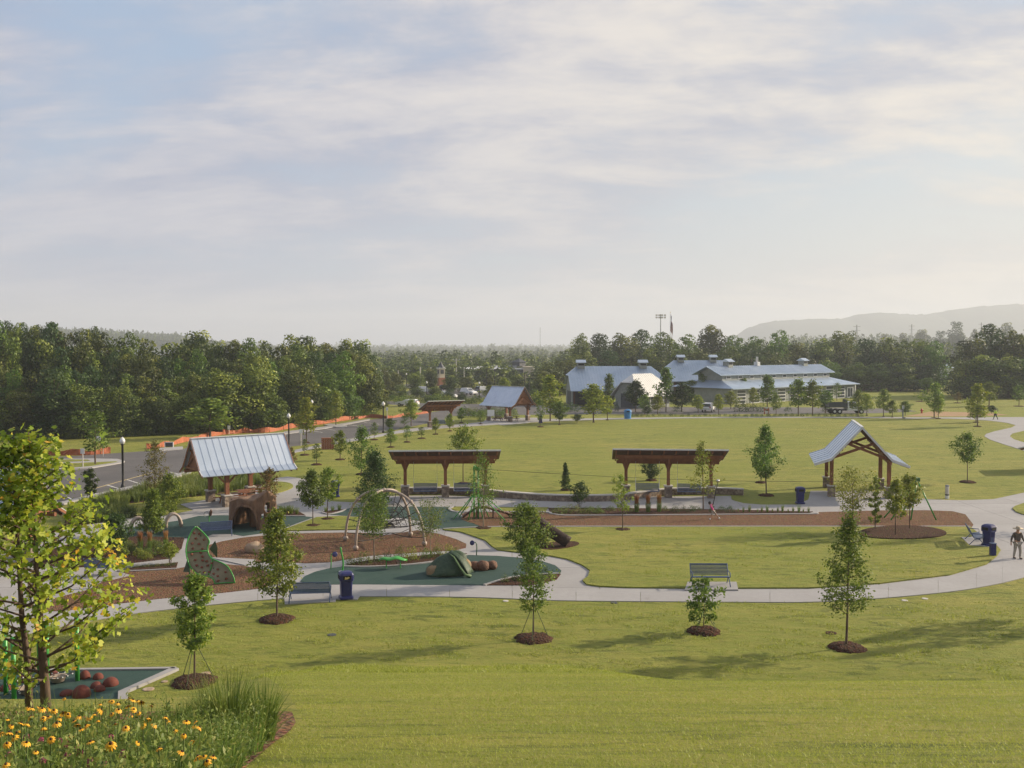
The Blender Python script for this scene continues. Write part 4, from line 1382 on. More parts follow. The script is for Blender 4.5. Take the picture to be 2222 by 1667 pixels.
def build_woods():
    edge = [(-150, 962), (0, 955), (150, 952), (300, 946), (420, 940), (520, 935), (600, 930), (700, 918), (790, 902), (815, 898)]
    sky = [(-150, 690), (0, 702), (60, 706), (110, 704), (160, 722), (200, 712), (230, 728), (300, 728), (340, 742), (400, 748), (430, 722), (470, 745), (520, 742), (560, 736), (600, 748), (640, 732), (665, 724), (700, 738), (735, 742), (775, 738), (800, 748), (815, 770)]

    def it(tab, x):
        return np.interp(x, [a for a, b in tab], [b for a, b in tab])
    # front row, individually placed low trees and saplings at the wood's edge
    for u, vt, hw in [(-70, 860, 40), (-10, 838, 40), (45, 850, 34), (120, 800, 48), (180, 835, 40), (262, 838, 34), (340, 862, 30), (372, 872, 22), (30, 905, 22), (150, 895, 24), (225, 880, 26), (310, 905, 20), (410, 850, 34), (470, 800, 50), (545, 790, 48),
                      (600, 862, 26), (648, 790, 44), (700, 800, 40), (722, 815, 24), (745, 765, 40), (790, 770, 34), (808, 800, 22), (575, 895, 18), (636, 898, 17), (690, 905, 14)]:
        wood_tree(u, it(edge, u), vt, hw, 'leafy tree at the wood\'s front edge behind @', 'front row of the dense wood')
    for r, (d, hgt) in enumerate([(9, 0.62), (20, 0.84), (34, 1.0)]):
        u = -150 + r * 13
        while u < 812 - r * 4:
            D = Z(u, it(edge, u)).y + d + random.uniform(-2, 2)
            b = it(edge, u)
            vt = b + (it(sky, u) - b) * hgt + random.uniform(-9, 9)
            if hgt == 1.0:
                vt = max(vt, it(sky, u) - 2)
            wood_tree(u, 0, vt, random.uniform(26, 38), ['second-row tree of the wood behind @', 'tall tree deep in the wood behind @', 'skyline tree topping the wood behind @'][r],
                      'trees inside the dense wood', dark=(random.random() < 0.12 and r < 2), D=D)
            u += random.uniform(30, 42)
    for u, vt in [(15, 700), (48, 703), (88, 708), (112, 702), (204, 711)]:
        wood_tree(u, 0, vt, 24, 'dark pine-like crown sticking out of the dense wood skyline', 'dark crowns on the wood skyline', True, D=185)
    wood_tree(430, 0, 721, 44, 'broad triangular tree top standing above the dense wood', 'trees inside the dense wood', D=175)
    # behind the barns
    for u, vt, hw, D in [(1190, 790, 26, 240), (1228, 785, 30, 245), (1262, 722, 26, 290), (1300, 726, 34, 300), (1345, 722, 36, 305), (1390, 718, 36, 310), (1440, 722, 32, 300), (1490, 730, 34, 290), (1545, 708, 34, 310), (1595, 728, 34, 290),
                         (1180, 805, 20, 235), (1215, 810, 22, 238), (1270, 765, 34, 260), (1320, 760, 36, 265), (1370, 765, 36, 262), (1420, 760, 34, 265), (1470, 760, 34, 262), (1520, 755, 34, 270), (1580, 755, 36, 275), (1640, 730, 34, 290), (1690, 722, 32, 290),
                         (1630, 760, 34, 270), (1680, 765, 36, 265), (1730, 745, 36, 275), (1780, 735, 34, 285), (1830, 722, 34, 290), (1880, 738, 36, 275), (1930, 735, 36, 275), (1985, 738, 38, 270), (2030, 745, 30, 265), (1860, 790, 34, 262), (1905, 790, 34, 262), (1955, 790, 34, 262), (2005, 795, 30, 262),
                         (1740, 790, 36, 262), (1800, 785, 36, 265), (2105, 735, 40, 235), (2150, 705, 44, 240), (2200, 722, 44, 235), (2240, 712, 44, 240), (2095, 780, 34, 225), (2140, 770, 40, 225), (2190, 775, 40, 225), (2235, 780, 40, 225), (2300, 730, 44, 235)]:
        wood_tree(u, 0, vt + random.uniform(-3, 3), hw, ('tall tree' if vt < 750 else 'lower tree') + ' of the belt behind @', 'tree belt behind the barns', dark=False, D=D)
    for u, vt, hw, D in [(2075, 698, 22, 900), (2040, 718, 17, 890), (2115, 715, 17, 910), (2180, 700, 22, 920), (1960, 722, 14, 960), (2000, 716, 16, 960), (1920, 724, 14, 960)]:
        wood_tree(u, 0, vt, hw, 'hazy tree standing behind the near tree belt under the mountain', 'hazy trees under the mountain', D=D)
    # around the distant street and car lot
    for u, vt, hw, vb in [(835, 800, 16, 862), (858, 808, 15, 860), (905, 806, 17, 852), (935, 800, 14, 850), (870, 835, 14, 866), (980, 815, 16, 850), (1012, 818, 17, 852), (905, 840, 15, 862), (945, 838, 16, 868), (1062, 812, 15, 848), (1090, 818, 16, 850), (1120, 815, 16, 852),
                          (975, 845, 14, 872), (1150, 820, 16, 862), (1172, 812, 18, 868), (1003, 850, 12, 872), (1095, 860, 10, 885), (1160, 845, 14, 872), (930, 858, 12, 872), (850, 848, 14, 868)]:
        wood_tree(u, vb, vt, hw, 'dark green tree among the distant parked cars', 'trees of the distant car lot')
    for u, vt, vb in [(1094, 823, 872), (1065, 838, 868)]:
        far_tree(u, vb, vt, 17, 'gold', 'golden tree behind the ridge of the blue roofed shelter', 0, 'golden trees behind the shelter')


build_woods()


def far_mass():
    """distant woodland that reads as one mass"""
    rng = np.random.default_rng(5)
    base = []
    for i in range(4):
        tr, cr = lump_meshes(360 + i, 12, 520, 0.10, 0.36, 0.05)
        v = np.zeros(len(cr.vertices) * 3, dtype=np.float32)
        cr.vertices.foreach_get('co', v)
        a = np.zeros(len(cr.polygons), dtype=np.float32)
        cr.attributes['rnd'].data.foreach_get('value', a)
        base.append((v.reshape(-1, 3), a))
    VS, AS = [], []

    def put(u, D, vt, hw, z0=0.0):
        v, a = base[rng.integers(0, 4)]
        s = D / F
        top = H + (V0 - vt) * s
        w = hw * s / 0.36
        ang = rng.uniform(0, 6.28)
        c, sn = math.cos(ang), math.sin(ang)
        q = v * np.array([w, w, top - z0])
        q = np.stack([q[:, 0] * c - q[:, 1] * sn, q[:, 0] * sn + q[:, 1] * c, q[:, 2]], axis=1)
        VS.append(q + np.array([(u - CX) / F * D, D, z0]))
        AS.append(a)
    # hazy belts in the valley
    for D, lo, hi, vt, jit, hw, st in [(330, 800, 1250, 794, 15, 22, 16), (400, 780, 1260, 778, 13, 20, 15), (520, 760, 1300, 768, 11, 16, 13), (1000, 700, 1500, 760, 5, 9, 8), (2200, 600, 1700, 752, 4, 7, 6), (3200, 500, 2300, 748.5, 3, 5, 5),
                                       (480, 1600, 2100, 744, 7, 15, 12), (1200, 1700, 2300, 730, 8, 12, 10), (1900, 1640, 2400, 735, 6, 9, 8)]:
        u = lo
        while u < hi:
            put(u, D * rng.uniform(0.94, 1.06), vt + rng.normal() * jit * 0.6, hw * rng.uniform(0.8, 1.25))
            u += st * rng.uniform(0.7, 1.3)
    # trees clothing the hill on the far side of the dense wood
    for u in np.arange(-200, 700, 5.5):
        for D in (1520, 1600, 1680):
            c = np.interp(u, [-300, 0, 220, 300, 380, 450, 520, 700], [715, 712, 716, 722, 726, 738, 748, 760])
            put(u + rng.normal() * 2, D, c - 3 + (1690 - D) * 0.055 + rng.normal() * 2.2, 8 * rng.uniform(0.8, 1.3))
    V = np.concatenate(VS)
    A = np.concatenate(AS)
    o = place('distant_woodland', np_mesh('distant_woodland', V, np.arange(len(V)).reshape(-1, 4), L['wood'], A))
    tag(o, 'hazy distant woodland filling the valley to the horizon', 'woodland', kind='stuff')


far_mass()


# ---- shrubs, reeds and ornamental grasses
def shrub_mesh(seed, mat, n=380, leaf=0.09, flat=0.8):
    rng = np.random.default_rng(seed)
    d = rng.normal(size=(n, 3))
    d[:, 2] = np.abs(d[:, 2])
    d /= np.linalg.norm(d, axis=1, keepdims=True)
    r = rng.uniform(0.35, 1.0, n) ** 0.5
    bump = 1 + 0.22 * np.sin(d[:, 0] * 5 + seed) * np.sin(d[:, 1] * 6 + seed * 2)
    P = d * (r * bump)[:, None] * 0.5
    P[:, 2] = P[:, 2] * 2 * flat + 0.02
    V, Fc = leaf_verts(P, leaf * rng.uniform(0.6, 1.3, n), d + rng.normal(size=(n, 3)) * 0.6, rng)
    return np_mesh('foliage', V, Fc, L[mat], np.clip(rng.normal(0.45, 0.2, n) + 0.2 * (P[:, 2] - 0.3), 0, 1))


def blades_mesh(seed, n, hgt, spread, width, mat, curve=0.35, base=0.12, straight=0.0):
    rng = np.random.default_rng(seed)
    a = rng.uniform(0, 6.28, n)
    b0 = base * np.sqrt(rng.uniform(0, 1, n))
    h = hgt * rng.uniform(0.55, 1.1, n)
    out = spread * rng.uniform(0.1, 1.0, n) * (1 - straight)
    seg = 4
    V = np.zeros((n, (seg + 1) * 2, 3))
    ca, sa = np.cos(a), np.sin(a)
    w = width * rng.uniform(0.6, 1.2, n)
    tw = a + rng.normal(size=n) * 0.6 + 1.57
    for k in range(seg + 1):
        t = k / seg
        r = b0 + out * t ** 1.8
        z = h * (t - curve * t ** 3 * rng.uniform(0.3, 1.0, n) * (out / max(spread, 1e-3)))
        ww = w * (1 - t) ** 0.7 * 0.5 + 0.0005
        V[:, k * 2] = np.stack([r * ca - ww * np.cos(tw), r * sa - ww * np.sin(tw), z], 1)
        V[:, k * 2 + 1] = np.stack([r * ca + ww * np.cos(tw), r * sa + ww * np.sin(tw), z], 1)
    Fc = []
    m = (seg + 1) * 2
    base_i = np.arange(n)[:, None] * m
    quads = np.array([[k * 2, k * 2 + 1, k * 2 + 3, k * 2 + 2] for k in range(seg)]).reshape(1, -1)
    Fc = (base_i + quads).reshape(-1, 4)
    rnd = np.repeat(np.clip(rng.normal(0.5, 0.22, n), 0, 1), seg)
    return np_mesh('blades', V.reshape(-1, 3), Fc, L[mat], rnd)


SHRUB = {'green': [shrub_mesh(i, 'green') for i in range(3)], 'young': [shrub_mesh(10 + i, 'young') for i in range(3)], 'yellow': [shrub_mesh(20 + i, 'yellow') for i in range(2)], 'dark': [shrub_mesh(30 + i, 'dark') for i in range(3)],
         'meadow': [shrub_mesh(40 + i, 'meadow') for i in range(3)]}
TUFT = [blades_mesh(50 + i, 110, 0.75, 0.35, 0.02, 'blade') for i in range(3)]
REED_STEM = blades_mesh(60, 130, 0.95, 0.16, 0.02, 'blade', 0.1, 0.16)
REED_TOP = blades_mesh(61, 130, 0.7, 0.16, 0.04, 'reed', 0.05, 0.12)


def shrub(u, v, w, h, kind, label, group=None, name='shrub'):
    p = Z(u, v)
    s = p.y / F
    p.z = 0.03
    t = thing(name, label, 'shrub', p, random.uniform(0, 6.28), group)
    place('foliage', random.choice(SHRUB[kind]), t, scale=(w * s, w * s, h * s / 0.8))
    return t


def tuft(u, v, h, label, group, w=1.0):
    p = Z(u, v)
    p.z = 0.03
    k = h * p.y / F / 0.75
    t = thing('grass_tuft', label, 'grass', p, random.uniform(0, 6.28), group)
    place('blades', random.choice(TUFT), t, scale=(k * w, k * w, k))
    return t


def build_shrubs():
    for u, v, w, h, k in [(762, 1227, 22, 16, 'meadow'), (790, 1225, 34, 20, 'meadow'), (842, 1217, 20, 15, 'dark'), (868, 1212, 26, 20, 'meadow'), (893, 1219, 30, 24, 'yellow'), (925, 1213, 24, 18, 'green'), (948, 1210, 26, 22, 'meadow'), (975, 1206, 22, 18, 'yellow'), (820, 1221, 20, 14, 'green'), (990, 1204.5, 20, 12, 'meadow')]:
        shrub(u, v, w * 1.2, h * 1.35, k, 'shrub of the narrow mulch bed between rope dome and green rubber', 'shrubs beside the rope dome')
    for u, v, w, h, k in [(1096, 1265, 22, 17, 'meadow'), (1122, 1262, 30, 24, 'dark'), (1150, 1258, 34, 22, 'dark'), (1184, 1256, 26, 30, 'dark'), (1172, 1262, 24, 18, 'green')]:
        shrub(u, v, w, h, k, 'shrub around the tree in the mulch bed at the path bend', 'shrubs at the path bend')
    for u, v, w, h, k in [(1215, 1115, 44, 16, 'meadow'), (1245, 1114, 46, 18, 'meadow'), (1275, 1115, 40, 14, 'green'), (1300, 1116, 30, 10, 'green')]:
        shrub(u, v, w, h, k, 'low spreading green shrub at the end of the zip line bed', 'low shrubs of the zip line bed')
    for i, u in enumerate([1283, 1299, 1325, 1368, 1442, 1465, 1483, 1500, 1512, 1545, 1566, 1584]):
        shrub(u, 1110 + 3 * (i % 2), 16 + 5 * (i % 3), 12 + 4 * (i % 2), 'dark' if i > 4 else 'green', 'small round shrub in the bed beside the zip line', 'small round shrubs of the zip line bed')
    for i, u in enumerate([1602, 1613, 1626, 1644, 1653, 1665, 1676, 1688, 1698, 1710, 1721, 1733, 1743, 1755]):
        tuft(u, 1113 + (i % 2), 11 + 5 * ((i * 7) % 3), 'small grass tuft in the row beside the zip line path', 'grass tufts by the zip line', 0.6)
    for u, v in [(1381, 1113), (1406, 1113), (1430, 1112)]:
        p = Z(u, v)
        t = thing('reed_grass', {1381: 'orange plumed reed grass nearest the thin sparse tree', 1406: 'middle one of the three orange plumed reed grasses', 1430: 'orange plumed reed grass nearest the child'}[u], 'grass', (p.x, p.y, 0.03), u)
        s = p.y / F * 43 / 1.4
        place('blades', REED_STEM, t, scale=(s, s, s))
        place('plume', REED_TOP, t, loc=(0, 0, 0.62 * s), scale=(s, s, s))
    for u, v, h in [(305, 1196, 46), (325, 1194, 44), (360, 1190, 42)]:
        p = Z(u, v)
        t = thing('reed_grass', {305: 'taller orange reed grass in the planting bed by the pyramidal tree', 325: 'orange reed grass beside the taller one in the planting bed', 360: 'orange reed grass half hidden behind the climbing wall tip'}[u], 'grass', (p.x, p.y, 0.03), u)
        s = p.y / F * h / 1.4
        place('blades', REED_STEM, t, scale=(s, s, s))
        place('plume', REED_TOP, t, loc=(0, 0, 0.62 * s), scale=(s, s, s))
    for u, v, h in [(594, 1118, 20), (604, 1120, 22), (618, 1117, 22), (632, 1117, 24), (644, 1118, 20), (610, 1112, 18), (626, 1111, 18), (707, 1113, 16), (722, 1111, 16), (736, 1109, 18)]:
        tuft(u, v, h, 'blue-green grass clump on the mulch tongue by the stump house', 'grass clumps by the stump house')
    for i in range(26):
        u = 262 + (i * 47) % 122
        v = 1186 + (i * 29) % 38
        if v > 1226 - (u - 250) * 0.12:
            v -= 14
        shrub(u, v, 26, 18, ['meadow', 'green', 'yellow', 'dark'][i % 4], 'mixed shrub of the planting bed behind the climbing wall', 'planting bed shrubs behind the climbing wall')
    for i in range(14):
        shrub(110 + (i * 53) % 160, 1190 + (i * 17) % 34, 28, 20, ['meadow', 'dark', 'green'][i % 3], 'shrub of the bed seen through the lime coloured tree', 'bed shrubs behind the lime tree')
    for i, u in enumerate(range(276, 384, 11)):
        shrub(u, 1236 - (u - 266) * 0.06, 15, 8, ['meadow', 'dark'][i % 2], 'dwarf shrub along the edging of the climbing wall chips', 'dwarf shrubs along the edging')
    # car park meadow: tall mixed grasses
    rng = np.random.default_rng(12)
    VS, FS, AS, nb = [], [], [], 0
    tri = [(150, 1112), (200, 1093), (330, 1059), (440, 1036), (560, 1036), (600, 1041), (560, 1058), (440, 1076), (360, 1084), (262, 1095), (250, 1106), (296, 1120), (250, 1132), (170, 1142), (140, 1135)]

    def inside(u, v):
        c = False
        for i in range(len(tri)):
            (x1, y1), (x2, y2) = tri[i - 1], tri[i]
            if (y1 > v) != (y2 > v) and u < (x2 - x1) * (v - y1) / (y2 - y1) + x1:
                c = not c
        return c
    protos = []
    for i in range(3):
        me = blades_mesh(70 + i, 46, 0.8, 0.3, 0.05, 'meadow', 0.25, 0.2)
        v = np.zeros(len(me.vertices) * 3, dtype=np.float32)
        me.vertices.foreach_get('co', v)
        f = np.zeros(len(me.polygons) * 4, dtype=np.int32)
        me.loops.foreach_get('vertex_index', f)
        protos.append((v.reshape(-1, 3), f.reshape(-1, 4)))
    k = 0
    while k < 620:
        u, v = rng.uniform(140, 600), rng.uniform(1036, 1142)
        if not inside(u, v):
            continue
        k += 1
        p = Z(u, v)
        pv, pf = protos[k % 3]
        s = rng.uniform(0.7, 1.25)
        VS.append(pv * s + np.array([p.x, p.y, 0.02]))
        FS.append(pf + nb)
        nb += len(pv)
        AS.append(np.clip(rng.normal(0.45 + 0.15 * math.sin(u * 0.08), 0.18, len(pf)), 0, 1))
    o = place('meadow_grass', np_mesh('meadow_grass', np.concatenate(VS), np.concatenate(FS), L['meadow'], np.concatenate(AS)))
    tag(o, 'tall meadow grasses between the car park and the playground', 'grass', kind='stuff')
    for u, v in [(255, 1124), (268, 1127), (280, 1124), (235, 1130), (215, 1128), (195, 1120)]:
        shrub(u, v, 38, 26, 'dark', 'dark low shrub at the corner of the car park meadow', 'dark shrubs of the meadow corner')
    # row of clipped shrubs along the lawn path, and beds by the far shelter
    u = 1372
    i = 0
    while u < 1870:
        shrub(u, 904.5 + random.uniform(-0.6, 0.6), 8 + 3 * (i % 2), 6 + (i * 5) % 3, ['green', 'dark', 'meadow'][i % 3], 'little clipped shrub in the row along the far lawn path', 'row of little shrubs along the far lawn path')
        u += random.uniform(9, 15)
        i += 1
    for i in range(26):
        u = 1008 + (i * 41) % 110
        shrub(u, 896 + (i * 7) % 12, 22, 14, ['dark', 'green', 'meadow'][i % 3], 'dark shrub massed behind the far swing canopy', 'shrubs behind the far swing canopy')
    for i in range(34):
        u = 830 + (i * 67) % 350
        shrub(u, 868 + (i * 5) % 7 + (u - 830) * 0.02, 28, 16, ['green', 'dark', 'meadow', 'yellow'][i % 4], 'hedge shrub along the far street', 'hedge shrubs along the far street')
    for u, w, h in [(1609, 38, 24), (1635, 28, 18), (1338, 12, 24), (1655, 30, 15), (1710, 18, 12), (1470, 26, 18), (1795, 26, 14), (1205, 40, 22), (1240, 40, 20), (1230, 30, 14)]:
        shrub(u, 894, w, h, 'dark', 'dark shrub on the far street verge near the barns', 'dark shrubs near the barns')
    for i in range(30):
        u = 560 + (i * 37) % 250
        v = np.interp(u, [520, 600, 700, 790, 830], [934, 929, 917, 902, 896]) + 1
        shrub(u, v, 30, 18, ['green', 'meadow', 'dark'][i % 3], 'wild undergrowth bush at the foot of the dense wood', 'undergrowth of the dense wood')
    for i in range(22):
        u = -40 + i * 27
        v = np.interp(u, [-150, 0, 300, 600], [962, 955, 946, 930])
        shrub(u, v, 46, 34, ['dark', 'meadow', 'dark'][i % 3], 'shady bush under the dense wood edge', 'undergrowth of the dense wood')


build_shrubs()

# ------------------------------------------------------------------ shelters, canopies, pavilion
def roof_profile_panels(root, L0, prof, n, mat='roof', th=0.05, rib=True):
    """standing seam panels running down a roof side; prof is a list of (y, z) from ridge to eave"""
    w = L0 / n
    for i in range(n):
        x = -L0 / 2 + (i + 0.5) * w
        mb = MB()
        vs, fs = [], []
        for (y, z) in prof:
            for xx in (x - w / 2 + 0.004, x + w / 2 - 0.004):
                vs += [(xx, y, z), (xx, y, z - th)]
        for k in range(len(prof) - 1):
            a = k * 4
            fs += [(a, a + 4, a + 6, a + 2), (a + 1, a + 3, a + 7, a + 5), (a, a + 1, a + 5, a + 4), (a + 2, a + 6, a + 7, a + 3)]
        fs += [(0, 2, 3, 1), tuple(len(vs) - 4 + q for q in (0, 1, 3, 2))]
        mb.add(vs, fs)
        if rib:
            for (y1, z1), (y2, z2) in zip(prof, prof[1:]):
                mb.bar((x + w / 2, y1, z1 + 0.02), (x + w / 2, y2, z2 + 0.02), 0.024, 0.035)
        mb.build('roof_panel', M[mat], root)


def stone_pier(root, x, y, h=0.8, w=0.55):
    p = MB().box((x, y, h / 2), (w, w, h)).build('stone_pier', M['stone'], root)
    MB().box((x, y, h + 0.04), (w + 0.12, w + 0.12, 0.08)).build('pier_cap', M['cap'], p)


def gable_shelter(label, loc, rz, L0=7.3, W=4.3, ez=2.4, bi=0.55, bz=2.75, rz_=4.95, px_=1.6, py_=1.52, n=14, tables=True, open_gable=False, group=None, name='picnic_shelter', roof_mat='roof'):
    t = thing(name, label, 'shelter', loc, rz, group)
    hw = W / 2
    for s in (-1, 1):
        roof_profile_panels(t, L0, [(0, rz_), (s * (hw - bi), bz), (s * hw, ez)], n, roof_mat)
    MB().bar((-L0 / 2 - 0.02, 0, rz_ + 0.03), (L0 / 2 + 0.02, 0, rz_ + 0.03), 0.22, 0.05).build('ridge_cap', M['roof_edge'], t)
    for e in (-1, 1):
        mb = MB()
        for s in (-1, 1):
            x = e * (L0 / 2 + 0.03)
            mb.bar((x, 0, rz_ - 0.06), (x, s * (hw - bi), bz - 0.07), 0.05, 0.12 if open_gable else 0.2)
            mb.bar((x, s * (hw - bi), bz - 0.07), (x, s * hw, ez - 0.05), 0.05, 0.16)
        mb.build('rake_board', M['roof_edge' if open_gable else 'timber'], t)
        mb = MB()
        for s in (-1, 1):
            x = e * (L0 / 2 + 0.035)
            mb.bar((x, 0, rz_ + 0.045), (x, s * (hw - bi), bz + 0.04), 0.07, 0.04)
            mb.bar((x, s * (hw - bi), bz + 0.04), (x, s * hw, ez + 0.04), 0.07, 0.04)
        mb.build('roof_trim', M['roof_edge'], t)
        if not open_gable:
            x = e * (L0 / 2 - 0.25)
            MB().add([(x, 0, rz_ - 0.2), (x, hw - bi - 0.1, bz - 0.08), (x, -(hw - bi - 0.1), bz - 0.08)], [(0, 1, 2)]).build('gable_boarding', M['timber'], t)
            mb = MB()
            xx = x + e * 0.06
            mb.bar((xx, -(hw - bi) * 0.9, bz), (xx, (hw - bi) * 0.9, bz), 0.1, 0.16)
            mb.bar((xx, -(hw - bi) * 0.8, bz), (xx, (hw - bi) * 0.35, bz + (rz_ - bz) * 0.6), 0.08, 0.1)
            mb.bar((xx, (hw - bi) * 0.8, bz), (xx, -(hw - bi) * 0.35, bz + (rz_ - bz) * 0.6), 0.08, 0.1)
            mb.build('truss', M['timber'], t)
    # rafters on the underside
    nr = 7
    for i in range(nr):
        x = -L0 / 2 + 0.4 + (L0 - 0.8) * i / (nr - 1)
        for s in (-1, 1):
            MB().bar((x, 0, rz_ - 0.14), (x, s * (hw - bi), bz - 0.13), 0.09, 0.14).bar((x, s * (hw - bi), bz - 0.13), (x, s * (hw - 0.05), ez - 0.11), 0.09, 0.12).build('rafter', M['timber_dark'], t)
    for s in (-1, 1):
        MB().bar((-L0 / 2 + 0.1, s * py_, bz - 0.28), (L0 / 2 - 0.1, s * py_, bz - 0.28), 0.16, 0.24).build('beam', M['timber'], t)
    for sx in (-1, 1):
        if not open_gable:
            MB().bar((sx * px_, -py_, bz - 0.3), (sx * px_, py_, bz - 0.3), 0.14, 0.2).build('beam', M['timber'], t)
        for sy in (-1, 1):
            stone_pier(t, sx * px_, sy * py_)
            p = MB().box((sx * px_, sy * py_, (0.86 + bz - 0.28) / 2 + 0.03), (0.28, 0.28, bz - 0.28 - 0.86)).build('post', M['timber'], t)
            MB().bar((sx * px_ + sx * 0.1, sy * py_, bz - 1.05), (sx * px_ + sx * 0.75, sy * py_, bz - 0.4), 0.09, 0.11).build('brace', M['timber'], t)
            MB().bar((sx * px_ - sx * 0.1, sy * py_, bz - 1.05), (sx * px_ - sx * 0.75, sy * py_, bz - 0.4), 0.09, 0.11).build('brace', M['timber'], t)
    return t


def picnic_table(label, loc, rz, length=2.4, mat='timber', group=None):
    t = thing('picnic_table', label, 'table', loc, rz, group)
    for i in range(5):
        MB().box((0, -0.3 + i * 0.15, 0.75), (length, 0.13, 0.045)).build('top_plank', M[mat], t)
    for s in (-1, 1):
        for k in range(2):
            MB().box((0, s * (0.66 + 0.14 * k), 0.44), (length, 0.125, 0.045)).build('seat_plank', M[mat], t)
    for e in (-1, 1):
        x = e * length * 0.34
        mb = MB().bar((x, -0.62, 0.0), (x, -0.25, 0.72), 0.06, 0.1).bar((x, 0.62, 0.0), (x, 0.25, 0.72), 0.06, 0.1)
        mb.bar((x + 0.07, -0.85, 0.39), (x + 0.07, 0.85, 0.39), 0.05, 0.1).bar((x - 0.07, -0.36, 0.70), (x - 0.07, 0.36, 0.70), 0.05, 0.06)
        mb.build('trestle', M[mat], t)
    return t


def swing_bench(label, loc, rz, top, group=None):
    t = thing('porch_swing', label, 'swing', loc, rz, group)
    w = 1.75
    for i in range(6):
        MB().box((0, -0.02 + i * 0.08 - 0.2, 0.46), (w, 0.06, 0.03)).build('seat_slat', M['bench_blue'], t)
    for i in range(7):
        MB().box((0, 0.27 + i * 0.02, 0.54 + i * 0.075), (w, 0.025, 0.055)).build('back_slat', M['bench_blue'], t)
    for s in (-1, 1):
        MB().tube([(s * w / 2, -0.24, 0.45), (s * w / 2, 0.26, 0.45), (s * w / 2, 0.42, 1.02)], 0.022, 6).build('side_frame', M['bench_blue'], t)
        MB().tube([(s * w / 2, -0.22, 0.46), (s * w / 2, -0.22, 0.66), (s * w / 2, 0.30, 0.68)], 0.018, 6).build('armrest', M['bench_blue'], t)
        MB().tube([(s * (w / 2 + 0.03), -0.20, 0.5), (s * (w / 2 + 0.03), 0.05, 1.5), (s * (w / 2 + 0.03), 0.05, top)], 0.012, 5).tube([(s * (w / 2 + 0.03), 0.36, 0.75), (s * (w / 2 + 0.03), 0.05, 1.5)], 0.012, 5).build('chain', M['steel'], t)
    return t


def swing_canopy(label, loc, rz, posts=(-3.2, 0, 3.2), L0=8.5, front=2.0, back=1.5, zf=3.85, zb=2.75, group=None):
    t = thing('swing_canopy', label, 'canopy', loc, rz, group)

    def zr(y):
        return zb + (zf - zb) * (back - y) / (front + back)
    n = 14
    w = L0 / n
    for i in range(n):
        x = -L0 / 2 + (i + 0.5) * w
        mb = MB()
        vs = []
        for y in (-front, back):
            for xx in (x - w / 2 + 0.003, x + w / 2 - 0.003):
                vs += [(xx, y, zr(y) + 0.07), (xx, y, zr(y) + 0.02)]
        mb.add(vs, [(0, 4, 6, 2), (1, 3, 7, 5), (0, 1, 5, 4), (2, 6, 7, 3), (0, 2, 3, 1), (4, 5, 7, 6)])
        mb.bar((x + w / 2, -front, zr(-front) + 0.09), (x + w / 2, back, zr(back) + 0.09), 0.03, 0.04)
        mb.build('roof_panel', M['roof'], t)
    MB().bar((-L0 / 2, 0, zr(0)), (L0 / 2, 0, zr(0)), 0.02, 0.02)
    vs = [(-L0 / 2, -front, zr(-front)), (L0 / 2, -front, zr(-front)), (L0 / 2, back, zr(back)), (-L0 / 2, back, zr(back))]
    MB().add(vs + [(a, b, c - 0.03) for a, b, c in vs], [(0, 1, 2, 3), (7, 6, 5, 4), (0, 4, 5, 1), (1, 5, 6, 2), (2, 6, 7, 3), (3, 7, 4, 0)]).build('deck_boards', M['timber_dark'], t)
    MB().bar((-L0 / 2, -front - 0.02, zr(-front) + 0.05), (L0 / 2, -front - 0.02, zr(-front) + 0.05), 0.05, 0.11).build('front_trim', M['white'], t)
    for e in (-1, 1):
        MB().bar((e * L0 / 2, -front, zr(-front) + 0.04), (e * L0 / 2, back, zr(back) + 0.04), 0.05, 0.10).build('rake_trim', M['roof_edge'], t)
    nr = 10
    for i in range(nr):
        x = -L0 / 2 + 0.25 + (L0 - 0.5) * i / (nr - 1)
        MB().bar((x, -front + 0.08, zr(-front + 0.08) - 0.09), (x, back - 0.05, zr(back - 0.05) - 0.09), 0.09, 0.16).build('rafter', M['timber'], t)
    for y, k in ((-1.05, 0.35), (0.0, 0.7), (0.95, 0.5)):
        MB().box((0, y, zr(y) - 0.31), (L0 - k * 1.3, 0.15, 0.26)).build('beam', M['timber'], t)
    for x in posts:
        stone_pier(t, x, 0, 0.85, 0.56)
        top = zr(0) - 0.43
        MB().box((x, 0, (0.93 + top) / 2), (0.24, 0.24, top - 0.93)).build('post', M['timber'], t)
        for s in (-1, 1):
            MB().bar((x, 0, top - 0.75), (x + s * 0.28, 0, top - 0.02), 0.12, 0.14).build('brace', M['timber'], t)
        MB().bar((x, 0, top - 0.8), (x, -1.0, zr(-1.0) - 0.42), 0.12, 0.14).build('brace', M['timber'], t)
        MB().bar((x, 0, top - 0.6), (x, 0.8, zr(0.9) - 0.42), 0.12, 0.14).build('brace', M['timber'], t)
    return t


